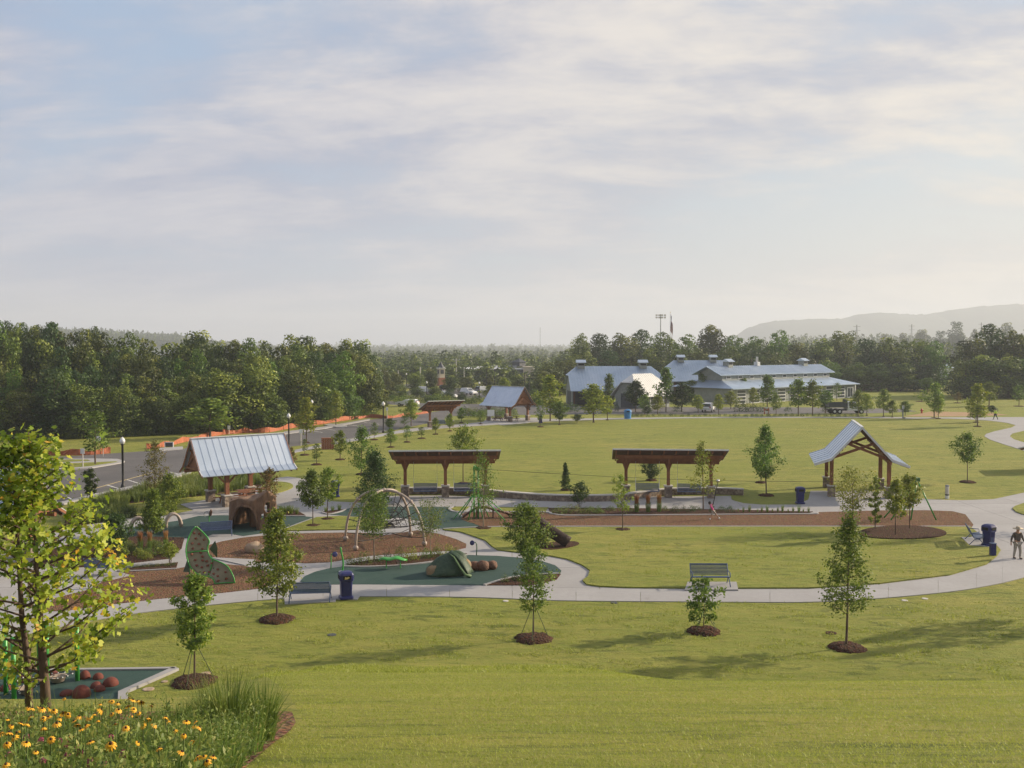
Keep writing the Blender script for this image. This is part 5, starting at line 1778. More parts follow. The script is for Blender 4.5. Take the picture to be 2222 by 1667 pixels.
def build_park_structures():
    # picnic shelter beside the car park
    c = Vector((-21.9, 68.25)) + Vector((0.77, 0.64)) * 3.65 + Vector((-0.64, 0.77)) * 2.15
    gable_shelter('timber picnic shelter with tall metal gable roof beside the stump house', (c.x, c.y, 0.03), math.atan2(4.65, 5.6))
    picnic_table('long brown picnic table under the shelter beside the stump house, nearer the path', (*Z(508, 1093).xy, 0.03), math.radians(39), 2.5)
    picnic_table('second brown picnic table under the shelter beside the stump house, farther in', (*Z(548, 1084).xy, 0.03), math.radians(39), 2.5)
    # roof at the picture edge
    gable_shelter('metal roofed shelter mostly hidden behind the lime coloured tree', (-28.6, 52.2, 0.03), math.radians(-20), 7.0, 4.6)
    # swing canopies
    pa = Z(966.6, 1079)
    swing_canopy('swing canopy behind the rope dome and zip line tower', (pa.x, pa.y, 0.03), math.radians(3), (-3.1, 0, 3.1), 8.4, zf=3.75)
    for k, lab in ((-1.55, 'blue porch swing nearer the rope dome under the same canopy'), (1.55, 'blue porch swing half hidden behind the zip line tower')):
        q = Vector((k * math.cos(math.radians(3)), k * math.sin(math.radians(3))))
        swing_bench(lab, (pa.x + q.x, pa.y + q.y, 0.03), math.radians(3), 2.75)
    pb = Z(1450, 1080)
    swing_canopy('swing canopy behind the child on the zip line', (pb.x, pb.y, 0.03), math.radians(-5), (-3.25, 0, 3.25), 8.6)
    for k, lab in ((-1.6, 'blue porch swing behind the orange reed tufts'), (1.6, 'blue porch swing behind the thin open tree near the child')):
        q = Vector((k * math.cos(math.radians(-5)), k * math.sin(math.radians(-5))))
        swing_bench(lab, (pb.x + q.x, pb.y + q.y, 0.03), math.radians(-5), 2.75)
    pc = Z(956, 927)
    swing_canopy('small far swing canopy beside the blue roofed shelter', (pc.x, pc.y, 0.03), math.radians(28), (-1.7, 1.7), 5.8, 2.2, 1.6, 3.9, 2.5)
    swing_bench('blue porch swing under the far canopy', (pc.x, pc.y, 0.03), math.radians(28), 2.7)
    pd = Z(2300, 1018)
    swing_canopy('canopy whose white roof edge enters at the picture margin over the lawn', (pd.x + 0.7, pd.y, 0.0), math.radians(12), (-3, 0, 3), 8.4, 2.0, 1.5, 2.75, 1.9)
    # far shelter
    q = Z(1100, 914)
    gable_shelter('distant picnic shelter with blue-lit metal roof at the lawn edge', (q.x + 0.2, q.y + 1.0, 0.03), math.radians(180 - 42), 7.0, 6.2, 2.45, 0.9, 2.85, 5.45, 2.3, 2.1)
    picnic_table('dark picnic table under the distant shelter', (q.x + 0.8, q.y - 0.6, 0.04), math.radians(12), 2.2, 'timber_dark')
    picnic_table('other dark picnic table under the distant shelter', (q.x - 1.4, q.y + 0.4, 0.04), math.radians(80), 2.0, 'timber_dark')
    # open gabled pavilion
    a = math.radians(76)
    d = Vector((math.cos(a), math.sin(a)))
    c = Vector((26.6, 73.3)) + d * 3.8
    gable_shelter('open gabled pavilion with slatted sides and winged metal roof', (c.x, c.y, 0.03), a, 7.4, 6.9, 2.6, 1.25, 3.05, 5.5, 2.6, 2.1, 6, open_gable=True, name='pavilion')
    pav = [o for o in bpy.data.objects if o.name.startswith('pavilion')][0]
    for s in (-1, 1):
        for k in range(5):
            z = 2.95 + k * 0.25
            y = s * (2.2 - (z - 3.05) * 2.2 / 2.45 - 0.25)
            MB().bar((-3.4, y, z), (3.4, y, z), 0.06, 0.12).build('slat', M['timber'], pav)
    for x in (-2.6, 2.6):
        MB().bar((x, -2.0, 3.0), (x, 1.1, 4.2), 0.08, 0.2).build('scissor_beam', M['timber'], pav)
        MB().bar((x + 0.14, 2.0, 3.0), (x + 0.14, -1.1, 4.2), 0.08, 0.2).build('scissor_beam', M['timber'], pav)


build_park_structures()


# ------------------------------------------------------------------ barns and other buildings
def cupola(root, x, y, z, s=1.6, slat=True):
    h = s * 0.9
    b = MB().box((x, y, z + h * 0.35), (s, s, h)).build('cupola', M['siding'], root)
    mb = MB()
    mb.add([(x - s * .7, y - s * .75, z + h * .8), (x + s * .7, y - s * .75, z + h * .8), (x + s * .7, y, z + h * 1.25), (x - s * .7, y, z + h * 1.25), (x + s * .7, y + s * .75, z + h * .8), (x - s * .7, y + s * .75, z + h * .8)],
           [(0, 1, 2, 3), (3, 2, 4, 5), (0, 3, 5), (1, 4, 2), (0, 5, 4, 1)])
    mb.build('cupola_roof', M['roof'], b)
    MB().box((x, y - s * 0.51, z + h * .5), (s * .8, 0.04, h * .3)).build('louvre', M['dark'], b)


def jerkin_roof(root, L0, W, ez, rz, clip_l, clip_z, ov=0.5, mat='roof', seam=0.6):
    """gable roof with clipped hips; separate slopes with raised seams"""
    hl, hw = L0 / 2, W / 2
    yc = hw * (rz - clip_z) / (rz - ez)
    for s in (-1, 1):
        vs = [(-hl + clip_l, 0, rz), (hl - clip_l, 0, rz), (hl, s * yc, clip_z), (hl, s * hw, ez), (-hl, s * hw, ez), (-hl, s * yc, clip_z)]
        vs2 = [(a, b, c - 0.12) for a, b, c in vs]
        f = [(0, 1, 2, 3, 4, 5), (11, 10, 9, 8, 7, 6)] + [(i, i + 6, (i + 1) % 6 + 6, (i + 1) % 6) for i in range(6)]
        sl = MB().add(vs + vs2, f).build('roof_slope', M[mat], root)
        mb = MB()
        n = int(L0 / seam)
        for i in range(1, n):
            x = -hl + L0 * i / n
            k = max(0.0, (abs(x) - (hl - clip_l)) / clip_l)
            mb.bar((x, s * yc * k, rz + (clip_z - rz) * k + 0.03), (x, s * hw, ez + 0.03), 0.06, 0.06)
        o = mb.build('roof_seams', M[mat], sl)
        o['kind'] = 'stuff'
    for e in (-1, 1):
        vs = [(e * (hl - clip_l), 0, rz), (e * hl, yc, clip_z), (e * hl, -yc, clip_z)]
        MB().add(vs + [(a, b, c - 0.12) for a, b, c in vs], [(0, 1, 2), (3, 5, 4), (0, 3, 4, 1), (1, 4, 5, 2), (2, 5, 3, 0)]).build('clipped_hip', M[mat], root)
        x = e * (hl - ov)
        MB().add([(x, -hw + 0.7, 0), (x, hw - 0.7, 0), (x, hw - 0.7, ez), (x, yc, clip_z - 0.15), (x, -yc, clip_z - 0.15), (x, -hw + 0.7, ez)], [(0, 1, 2, 3, 4, 5)]).build('gable_wall', M['siding'], root)
        x += e * 0.05
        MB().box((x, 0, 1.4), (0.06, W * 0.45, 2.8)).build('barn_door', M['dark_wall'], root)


def barn(label, loc, rz, L0, W, ez, rz_, cup=(), clip_l=2.0, open_side=True, mat='roof'):
    t = thing('barn', label, 'barn', loc, rz)
    jerkin_roof(t, L0, W, ez, rz_, clip_l, ez + (rz_ - ez) * 0.62, mat=mat)
    for s in (-1, 1):
        y = s * (W / 2 - 0.7)
        if open_side and s < 0:
            n = 6
            for i in range(n):
                MB().box((-L0 / 2 + 0.8 + (L0 - 1.6) * i / (n - 1), y, ez / 2), (0.3, 0.3, ez)).build('post', M['timber_dark'], t)
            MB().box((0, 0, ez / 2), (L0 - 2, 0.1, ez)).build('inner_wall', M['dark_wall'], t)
        else:
            MB().box((0, y, ez / 2), (L0 - 1.1, 0.15, ez)).build('side_wall', M['siding'], t)
            for i in range(4):
                MB().box((-L0 / 2 + L0 * (i + 0.75) / 4.5, y + s * 0.09, 1.5), (1.6, 0.06, 1.6)).build('window', M['glass'], t)
    for x in cup:
        cupola(t, x, -0.2, rz_ - 0.3, 1.45)
    return t


def build_barns():
    p = Z(1335, 881)
    barn('long open barn with blue-lit metal roof and two cupolas', (p.x + 0.3, p.y + 6, 0), math.radians(3), 19.5, 14, 3.1, 7.9, (-6.9, 6.0), 2.0, mat='barn_roof')
    p = Z(1396, 886)
    barn('small barn with sunlit pale ribbed roof in front of the long barn', (p.x + 0.2, p.y + 3.5, 0), math.radians(46), 9.5, 8.4, 2.4, 6.6, (), 1.6, False, 'sunlit_roof')
    p = Z(1528, 862)
    barn('rear barn with metal roof and two cupolas behind the long hall', (p.x, p.y + 6, 0), math.radians(4), 16.5, 13, 3.8, 8.7, (-4.8, 3.2), 1.8, mat='barn_roof')
    # long hall with clerestory
    t = thing('long_hall', 'long hall with clerestory windows and lean-to metal roof', 'hall', (0, 0, 0), 0)
    a, b = Vector((45.5, 200.0)), Vector((81.2, 229.0))
    d = (b - a)
    L0 = d.length
    t.location = (a.x, a.y, 0)
    t.rotation_euler = (0, 0, math.atan2(d.y, d.x))
    MB().box((L0 / 2, 5, 1.7), (L0, 10, 3.4)).build('lower_wall', M['siding'], t)
    MB().box((L0 / 2, 8.2, 4.2), (L0 - 6, 6.6, 3.6)).build('upper_wall', M['siding'], t)
    lo = MB().add([(-0.8, -0.9, 3.25), (L0 + 0.8, -0.9, 3.25), (L0 - 2.8, 5.0, 4.75), (2.8, 5.0, 4.75)] + [(-0.8, -0.9, 3.1), (L0 + 0.8, -0.9, 3.1), (L0 - 2.8, 5.0, 4.6), (2.8, 5.0, 4.6)],
                  [(0, 1, 2, 3), (7, 6, 5, 4), (0, 4, 5, 1), (1, 5, 6, 2), (3, 7, 4, 0)]).build('lean_to_roof', M['barn_roof'], t)
    for e, x0, x1 in ((0, -0.8, 2.8), (1, L0 + 0.8, L0 - 2.8)):
        MB().add([(x0, -0.9, 3.25), (x1, 5.0, 4.75), (x1, 12, 4.75), (x0, 16, 3.25)], [(0, 1, 2, 3)]).build('lean_to_end', M['barn_roof'], t)
    for s in (-1, 1):
        y1 = 8.2 + s * 3.9
        vs = [(1.6, 8.2, 7.75), (L0 - 1.6, 8.2, 7.75), (L0 - 1.6, y1, 5.95), (1.6, y1, 5.95)]
        sl = MB().add(vs + [(x, y, z - 0.14) for x, y, z in vs], [(0, 1, 2, 3), (7, 6, 5, 4), (0, 4, 5, 1), (1, 5, 6, 2), (2, 6, 7, 3), (3, 7, 4, 0)]).build('upper_roof', M['barn_roof'], t)
        mb = MB()
        for i in range(1, 60):
            x = 1.6 + (L0 - 3.2) * i / 60
            mb.bar((x, 8.2, 7.78), (x, y1, 5.98), 0.06, 0.05)
        mb.build('roof_seams', M['barn_roof'], sl)['kind'] = 'stuff'
    for e in (3.0, L0 - 3.0):
        MB().add([(e, 4.9, 5.9), (e, 11.5, 5.9), (e, 8.2, 7.6)], [(0, 1, 2)]).build('gable', M['siding'], t)
    for i in range(10):
        x = 5 + (L0 - 10) * i / 9
        w = MB().box((x, 4.86, 5.35), (1.5, 0.1, 0.7)).build('window', M['white'], t)
        MB().box((x, 4.80, 5.35), (1.2, 0.05, 0.46)).build('pane', M['glass'], w)
    for i in range(9):
        x = 3 + (L0 - 9) * i / 8
        g = MB().box((x, -0.06, 1.45), (3.0, 0.1, 2.9)).build('garage_door', M['white'], t)
        for k in range(4):
            MB().box((x, -0.13, 0.45 + k * 0.7), (2.7, 0.05, 0.52)).build('pane', M['glass'], g)
    x = L0 - 2.2
    g = MB().box((x, -0.08, 1.25), (2.4, 0.12, 2.5)).build('entrance_door', M['white'], t)
    for s in (-1, 1):
        MB().box((x + s * 0.55, -0.16, 1.25), (0.85, 0.05, 2.0)).build('pane', M['glass'], g)
    for s in (0, 1):
        MB().box((L0 * s, -0.02, 1.7), (0.3, 0.25, 3.4)).build('corner_trim', M['white'], t)
    cupola(t, 9.0, 8.2, 7.55, 1.55)
    cupola(t, L0 - 9.0, 8.2, 7.55, 1.55)
    st = MB().box((L0 * 0.42, 8.2, 8.1), (1.0, 1.0, 0.9)).build('chimney', M['roof_edge'], t)
    for k in (-0.25, 0.0, 0.25):
        MB().tube([(L0 * 0.42 + k, 8.2, 8.4), (L0 * 0.42 + k, 8.2, 9.7)], 0.13, 8).build('flue', M['steel'], st)
    # dark commercial block
    p = Z(1000, 828)
    s = p.y / F
    t = thing('shop_building', 'low dark flat-roofed commercial building beyond the car lot', 'building', (p.x, p.y, 0), math.radians(4))
    w = 158 * s
    MB().box((w * 0.5, 6, 2.1), (w, 12, 4.2)).build('wall', M['dark_wall'], t)
    MB().add([(0, -0.6, 4.25), (w * 0.55, -0.6, 4.35), (w * 0.55, 12, 5.4), (0, 12, 4.7), (-1, -0.6, 4.1)], [(0, 1, 2, 3)]).build('canopy_roof', M['white'], t)
    MB().box((w * 0.62, 5, 4.35), (w * 0.80, 9, 0.3)).build('parapet', M['white'], t)
    MB().box((w * 0.93, 4, 2.6), (w * 0.14, 9, 5.2)).build('brick_bay', M['cream'], t)
    for k in (0.55, 0.62, 0.70, 0.75):
        MB().box((w * k, 5, 5.0), (1.6, 1.6, 1.0)).build('rooftop_unit', M['grey'], t)
    MB().lathe([(2.4, 5.2), (2.4, 6.6), (3.0, 6.7), (0.2, 8.0)], 4, (w * 0.82, 6, 0)).build('roof_lantern', M['dark_wall'], t)
    for i in range(6):
        MB().box((w * (0.22 + 0.11 * i), -0.06, 1.3), (2.0, 0.1, 2.0)).build('window', M['glass'], t)
    # monument tower
    p = Z(957, 838)
    t = thing('monument_tower', 'pale square sign tower with pointed roof beyond the car lot', 'tower', (p.x, p.y, 0), 0.5)
    MB().box((0, 0, 1.3), (2.1, 2.1, 2.6)).build('brick_base', M['brick'], t)
    MB().box((0, 0, 4.0), (1.8, 1.8, 2.8)).build('shaft', M['cream'], t)
    for a in range(4):
        x, y = math.sin(a * math.pi / 2) * 0.93, -math.cos(a * math.pi / 2) * 0.93
        MB().box((x, y, 4.4), (1.1 if a % 2 == 0 else 0.06, 0.06 if a % 2 == 0 else 1.1, 1.2)).build('sign_panel', M['dark_wall'], t)
    MB().box((0, 0, 5.55), (2.2, 2.2, 0.25)).build('cornice', M['white'], t)
    MB().lathe([(1.35, 5.68), (0.5, 6.7), (0.03, 7.6)], 4).build('roof', M['dark_wall'], t)
    # white house among the trees
    p = Z(2060, 822)
    t = thing('house', 'pale house with light roof glimpsed between the dark trees', 'house', (p.x, p.y, 0), 0.3)
    MB().box((0, 0, 2.2), (7, 6, 4.4)).build('wall', M['white'], t)
    MB().add([(-4, -3.6, 4.2), (4, -3.6, 4.2), (4, 0, 6.4), (-4, 0, 6.4), (4, 3.6, 4.2), (-4, 3.6, 4.2)], [(0, 1, 2, 3), (3, 2, 4, 5), (0, 3, 5), (1, 4, 2)]).build('roof', M['roof'], t)
    for k in (-2, 0, 2):
        MB().box((k, -3.05, 2.4), (1.0, 0.08, 1.3)).build('window', M['glass'], t)
    # far fence
    a, b = Z(1856, 850), Z(2040, 846)
    t = thing('board_fence', 'long brown board fence at the back of the far field', 'fence', a, math.atan2(b.y - a.y, b.x - a.x))
    ln = (b - a).length
    n = 12
    for i in range(n):
        MB().box((ln * i / (n - 1), -0.1, 1.1), (0.22, 0.22, 2.3)).build('post', M['timber'], t)
    for k in range(4):
        MB().box((ln / 2, 0.05, 0.45 + 0.42 * k), (ln, 0.05, 0.30)).build('board', M['timber_dark'], t)


build_barns()

# ------------------------------------------------------------------ play equipment
def build_climber():
    u0, v0 = 488, 1270
    p = Z(u0, v0)
    s = p.y / F
    t = thing('climbing_wall', 'S-shaped tan climbing wall with green tube frame and red holds', 'play structure', (p.x, p.y, 0.05))
    Lf = [(467, 1272.7), (463, 1262), (456, 1256), (447, 1254), (428, 1251.6), (413, 1242), (402, 1226), (396, 1203), (396, 1186), (399, 1170), (404, 1157), (411, 1146)]
    Rf = [(508.4, 1267), (503, 1250), (487, 1230), (454, 1217), (449, 1214), (444, 1209), (441, 1205), (439, 1199), (438, 1190), (441, 1177), (428, 1160), (412, 1146.5)]

    def W(q, dep):
        return Vector(((q[0] - u0) * s * (1 + dep / 47), dep, (v0 - q[1]) * s * 1.03 - dep * 0.2))
    n = len(Lf)
    dl = [0.0, 0.05, 0.15, 0.3, 0.45, 0.5, 0.55, 0.6, 0.7, 0.85, 1.0, 1.1]
    dr = [0.1, 0.15, 0.3, 0.6, 0.7, 0.8, 0.9, 0.95, 1.0, 1.05, 1.1, 1.12]
    left = catmull([W(q, d) for q, d in zip(Lf, dl)], 4)
    right = catmull([W(q, d) for q, d in zip(Rf, dr)], 4)
    left = [Vector((a.x, a.y, max(a.z, 0.02))) for a in left]
    right = [Vector((a.x, a.y, max(a.z, 0.02))) for a in right]
    m = len(left)
    cuts = [0, 12, 28, m - 1]
    for a, b in zip(cuts, cuts[1:]):
        rows = []
        for i in range(a, b + 1):
            rows.append([left[i].lerp(right[i], k / 6) + Vector((0, 0.12 * math.sin(math.pi * k / 6), 0)) for k in range(7)])
        o = MB().sheet(rows).build('climbing_panel', M['panel'], t, True)
        md = o.modifiers.new('thickness', 'SOLIDIFY')
        md.thickness = 0.04
    for line in (left, right):
        MB().tube(line, 0.032, 8).build('frame_tube', M['green_metal'], t, True)
    for c in cuts[:3]:
        MB().tube([left[c], left[c].lerp(right[c], 0.5) + Vector((0, 0.1, 0)), right[c]], 0.03, 8).build('cross_tube', M['green_metal'], t, True)
    rg = random.Random(3)
    k = 0
    for i in range(3, m - 4, 3):
        for f in ((0.3, 0.72) if k % 2 else (0.22, 0.6)):
            q = left[i].lerp(right[i], f + rg.uniform(-0.06, 0.06)) + Vector((0, 0.12 * math.sin(math.pi * f) - 0.05, 0))
            MB().ball(q, (0.07, 0.06, 0.06), 7, 5, 0.1, i + k).build('climbing_hold', M['hold'], t)
        k += 1
    # rear fins and struts
    fin = [(-0.3, 1.0, 2.1), (-0.8, 1.25, 1.9), (-0.85, 1.5, 1.2), (-0.55, 1.4, 0.6), (-0.3, 1.3, 0.9)]
    base = Vector((-0.9, 0.6, 0))
    f2 = MB().add([(-1.1, 1.15, 1.5), (-0.82, 1.2, 1.9), (-0.74, 1.3, 1.5), (-0.80, 1.4, 1.0), (-0.72, 1.6, 1.0)], [(0, 1, 2, 3)]).build('rear_panel', M['panel_dark'], t)
    f3 = MB().add([(-2.05, 0.7, 0.95), (-2.05, 1.0, 1.3), (-2.35, 1.2, 0.5), (-2.4, 1.1, 0.35), (-2.0, 0.8, 0.4)], [(0, 1, 2, 3, 4)]).build('rear_panel', M['panel_dark'], t)
    for o in (f2, f3):
        o.modifiers.new('thickness', 'SOLIDIFY').thickness = 0.05
    for a, b in (((-1.95, 0.7, 0.9), (-1.95, 0.75, 0.0)), ((-0.7, 0.5, 0.7), (-0.68, 0.5, 0.0)), ((-0.62, 0.45, 0.6), (-0.6, 0.45, 0)), ((-1.5, 1.1, 2.2), (-1.5, 1.9, 0.0)), ((-1.0, 1.1, 1.2), (-1.0, 1.8, 0.0))):
        MB().tube([a, b], 0.03, 7).build('support_post', M['dark_green'], t)


build_climber()


def build_arch():
    f1, f2, f3, f4 = (Z(*q).to_2d() for q in ((750, 1176), (772, 1197), (921, 1187), (890.6, 1166)))
    c = (f1 + f2 + f3 + f4) / 4
    t = thing('rope_dome', 'tan arched dome climber holding a black rope net', 'play structure', (c.x, c.y, 0.05))
    hz = 3.15
    lines = {}

    def arc(a, b, k):
        mid = (a + b) / 2
        pts = []
        for i in range(25):
            th = math.pi * i / 24
            x = math.copysign(abs(math.cos(th)) ** 0.82, math.cos(th))
            q = mid + (a - mid) * x
            blend = math.sin(th)
            q = q.lerp(q + (c - mid), blend)
            pts.append(Vector((q.x - c.x, q.y - c.y, hz * math.sin(th) ** 0.9)))
        return pts
    A, B = arc(f1, f3, 0), arc(f2, f4, 1)
    for L_, in ((A,), (B,)):
        o = MB().tube(L_, 0.075, 10).build('arch_tube', M['arch'], t, True)
        for i in (0, 24):
            MB().ball(L_[i] + Vector((0, 0, 0.16)), 0.16, 12, 8).build('foot_ball', M['arch'], o, True)
        for i in (7, 17):
            MB().ball(L_[i], 0.125, 10, 8).build('joint_ball', M['arch'], o, True)
    MB().ball((0, 0, hz), 0.14, 10, 8).build('crown_ball', M['arch'], t, True)
    # net: radial ropes from the arches to a low hub, and rings between
    hub = Vector((0.35, 0.1, 0.95))
    mb, dots = MB(), MB()
    rays = []
    for L_ in (A, B):
        for i in (3, 5, 7, 9, 15, 17, 19, 21):
            rays.append((L_[i], hub + Vector((0, 0, (L_[i].z - 1.2) * 0.35))))
    for L_ in (A, B):
        for i in (1, 23):
            rays.append((L_[i], hub + Vector((0, 0, -0.35))))
    for a, b in rays:
        mid = a.lerp(b, 0.5) + Vector((0, 0, -0.12))
        mb.tube([a, mid, b], 0.024, 5, False)
        for q in (0.2, 0.4, 0.6, 0.8):
            dots.ball(a.lerp(b, q) + Vector((0, 0, -0.48 * q * (1 - q))), 0.022, 6, 4)
    for q in (0.25, 0.45, 0.65, 0.85):
        for L_ in (A, B):
            for s in ((3, 5, 7, 9), (21, 19, 17, 15)):
                pts = [L_[i].lerp(hub, q) + Vector((0, 0, -0.48 * q * (1 - q))) for i in s]
                mb.tube(pts, 0.02, 5, False)
        for i, j in ((3, 3), (5, 5), (7, 7), (9, 9)):
            for (P_, Q_, ii, jj) in ((A, B, i, j), (B, A, i, 24 - j), (A, B, 24 - i, 24 - j), (B, A, 24 - i, j)):
                mb.tube([P_[ii].lerp(hub, q) + Vector((0, 0, -0.48 * q * (1 - q))), Q_[jj].lerp(hub, q) + Vector((0, 0, -0.48 * q * (1 - q)))], 0.013, 4, False)
    mb.build('rope_net', M['rope'], t)
    dots.build('rope_connectors', M['grey'], t)['kind'] = 'stuff'


build_arch()


def build_stump():
    p = Z(540, 1149)
    t = thing('stump_house', 'hollow brown tree-stump playhouse with arched doorways', 'play house', (p.x, p.y + 0.9, 0.05), 0.12)
    nu, nz = 96, 26
    R0 = 1.46

    def hgt(a):
        return 1.75 + 0.62 * math.exp(-((math.atan2(math.sin(a + 0.55), math.cos(a + 0.55))) / 0.55) ** 2) + 0.2 * math.exp(-((math.atan2(math.sin(a + 1.9), math.cos(a + 1.9))) / 0.4) ** 2) + 0.06 * math.sin(5 * a)

    def rad(a, z):
        return R0 * (1.0 + 0.05 * math.sin(7 * a + 1.3) + 0.03 * math.sin(17 * a) + 0.10 * math.exp(-z / 0.25) * (0.6 + 0.4 * math.sin(5 * a)) - 0.05 * z * 0.6)

    def hole(a, z):
        def dd(c):
            return math.atan2(math.sin(a - c), math.cos(a - c))
        if abs(dd(-1.85)) < 0.62 and z < 1.5 * math.sqrt(max(0, 1 - (dd(-1.85) / 0.62) ** 2)) ** 0.7:
            return True
        if abs(dd(1.2)) < 0.42 and z < 1.35 * math.sqrt(max(0, 1 - (dd(1.2) / 0.42) ** 2)) ** 0.7:
            return True
        if (dd(-0.72) / 0.22) ** 2 + ((z - 1.35) / 0.36) ** 2 < 1:
            return True
        if (dd(-0.95) / 0.12) ** 2 + ((z - 0.85) / 0.15) ** 2 < 1:
            return True
        return False
    for name, k, mat in (('outer_bark', 1.0, 'stump'), ('inner_wall', 0.86, 'stump_in')):
        vs, fs = [], []
        for j in range(nz + 1):
            for i in range(nu):
                a = 2 * math.pi * i / nu
                z = hgt(a) * j / nz
                r = rad(a, z) * k
                vs.append((r * math.cos(a), r * math.sin(a), z))
        for j in range(nz):
            for i in range(nu):
                a = 2 * math.pi * (i + 0.5) / nu
                if hole(a, hgt(a) * (j + 0.5) / nz):
                    continue
                i2 = (i + 1) % nu
                fs.append((j * nu + i, j * nu + i2, (j + 1) * nu + i2, (j + 1) * nu + i))
        if k == 1.0:
            for i in range(nu):           # roof cap
                pass
        MB().add(vs, fs).build(name, M[mat], t, True)
    # rim joining the two skins and a domed top
    vs, fs = [], []
    for i in range(nu):
        a = 2 * math.pi * i / nu
        for k, dz_ in ((1.0, 0.0), (0.93, 0.05), (0.86, 0.0)):
            r = rad(a, hgt(a)) * k
            vs.append((r * math.cos(a), r * math.sin(a), hgt(a) + dz_))
    for i in range(nu):
        b, d = i * 3, ((i + 1) % nu) * 3
        fs += [(b, d, d + 1, b + 1), (b + 1, d + 1, d + 2, b + 2)]
    MB().add(vs, fs).build('rim', M['stump'], t, True)
    vs, fs = [], []
    for j in range(9):
        k = 0.95 * (1 - j / 8.0)
        for i in range(48):
            a = 2 * math.pi * i / 48
            r = rad(a, hgt(a)) * k
            z = hgt(a) * (k / 0.95) + 1.95 * (1 - k / 0.95)
            vs.append((r * math.cos(a), r * math.sin(a), z + 0.04))
    for j in range(8):
        for i in range(48):
            fs.append((j * 48 + i, j * 48 + (i + 1) % 48, (j + 1) * 48 + (i + 1) % 48, (j + 1) * 48 + i))
    MB().add(vs, fs).build('stump_top', M['stump'], t, True)
    for c, w, hh in ((-1.85, 0.64, 1.55), (1.2, 0.44, 1.4)):
        pts = []
        for i in range(19):
            q = -1 + 2 * i / 18
            a = c + q * w
            z = hh * math.sqrt(max(0, 1 - q * q)) ** 0.7
            r = rad(a, z) * 1.0
            pts.append((r * math.cos(a), r * math.sin(a), z))
        MB().tube(pts, 0.085, 8).build('arch_root', M['stump'], t, True)
    pts = []
    for i in range(17):
        a = 2 * math.pi * i / 16
        aa, z = -0.72 + 0.23 * math.cos(a), 1.35 + 0.37 * math.sin(a)
        r = rad(aa, z) * 1.01
        pts.append((r * math.cos(aa), r * math.sin(aa), z))
    MB().tube(pts, 0.05, 7).build('knot_hole', M['stump_in'], t, True)
    MB().box((0.15, -0.1, 0.75), (0.5, 0.5, 1.5), 0.5).build('inner_pillar', M['stump_in'], t)
    MB().ball((-0.35, -1.0, 1.75), (0.28, 0.2, 0.16), 10, 7, 0.08, 4).build('bark_knob', M['stump'], t, True)


build_stump()


def build_leaf_rock():
    p = Z(972, 1252)
    t = thing('leaf_tent', 'dark green giant-leaf shelter draped over a tan rock', 'play structure', (p.x, p.y + 0.4, 0.05), 0.05)
    rows = []
    for j in range(17):
        q = j / 16
        row = []
        for i in range(15):
            k = i / 14 * 2 - 1
            x = -1.1 + 2.0 * q
            wid = 0.85 * math.sin(math.pi * min(1, 0.12 + q * 0.86)) ** 0.6
            y = k * wid + 0.1
            z = 1.12 * math.sin(math.pi * min(1, 0.08 + 0.62 * q)) ** 1.2 * (1 - abs(k) ** 1.5) + 0.05 * math.sin(9 * q + 3 * k)
            row.append((x, y, max(0.0, z)))
        rows.append(row)
    o = MB().sheet(rows).build('leaf_shell', M['leaf_shell'], t, True)
    o.modifiers.new('thickness', 'SOLIDIFY').thickness = 0.06
    MB().tube([(0.02, -0.06, 1.08), (0.28, -0.4, 0.95), (0.58, -0.62, 0.5), (0.86, -0.78, 0.12), (1.15, -0.8, 0.05)], [0.03, 0.04, 0.05, 0.07, 0.09], 7).build('leaf_edge', M['leaf_vein'], t, True)
    rows = []
    for j in range(9):
        q = j / 8
        a = Vector((0.02, -0.06, 1.08)).lerp(Vector((1.0, -0.8, 0.05)), q) + Vector((0, 0, 0.22 * math.sin(math.pi * q)))
        b = Vector((0.25, 0.3, 1.05)).lerp(Vector((1.25, -0.1, 0.1)), q) + Vector((0, 0, 0.25 * math.sin(math.pi * q)))
        rows.append([a.lerp(b, k / 6) + Vector((0, 0, 0.08 * math.sin(math.pi * k / 6))) for k in range(7)])
    o = MB().sheet(rows).build('leaf_flap', M['leaf_shell'], t, True)
    o.modifiers.new('thickness', 'SOLIDIFY').thickness = 0.05
    MB().ball((0.55, 0.25, 0.35), (0.62, 0.5, 0.55), 20, 14, 0.07, 2, -0.36).build('rock_core', M['rock'], t, True)
    MB().ball((-0.75, -0.2, 0.15), (0.4, 0.35, 0.36), 16, 12, 0.07, 6, -0.16).build('rock_foot', M['rock'], t, True)
    for (u, v, r, lab) in ((1029, 1241, 0.27, 'pebbled brown climbing ball touching the giant leaf shelter'), (1047, 1241.5, 0.30, 'middle pebbled brown climbing ball, the largest'), (1067, 1239, 0.26, 'outermost pebbled brown climbing ball of the three')):
        q = Z(u, v)
        tag(MB().ball((0, 0, r * 0.72), (r * 1.15, r * 0.95, r * 1.0), 20, 14, 0.035, u, -r * 0.75).build('climbing_ball', M['pebble'], smooth=True, loc=(q.x, q.y + 0.2, 0.05)), lab, 'climbing ball', 'three climbing balls')


build_leaf_rock()


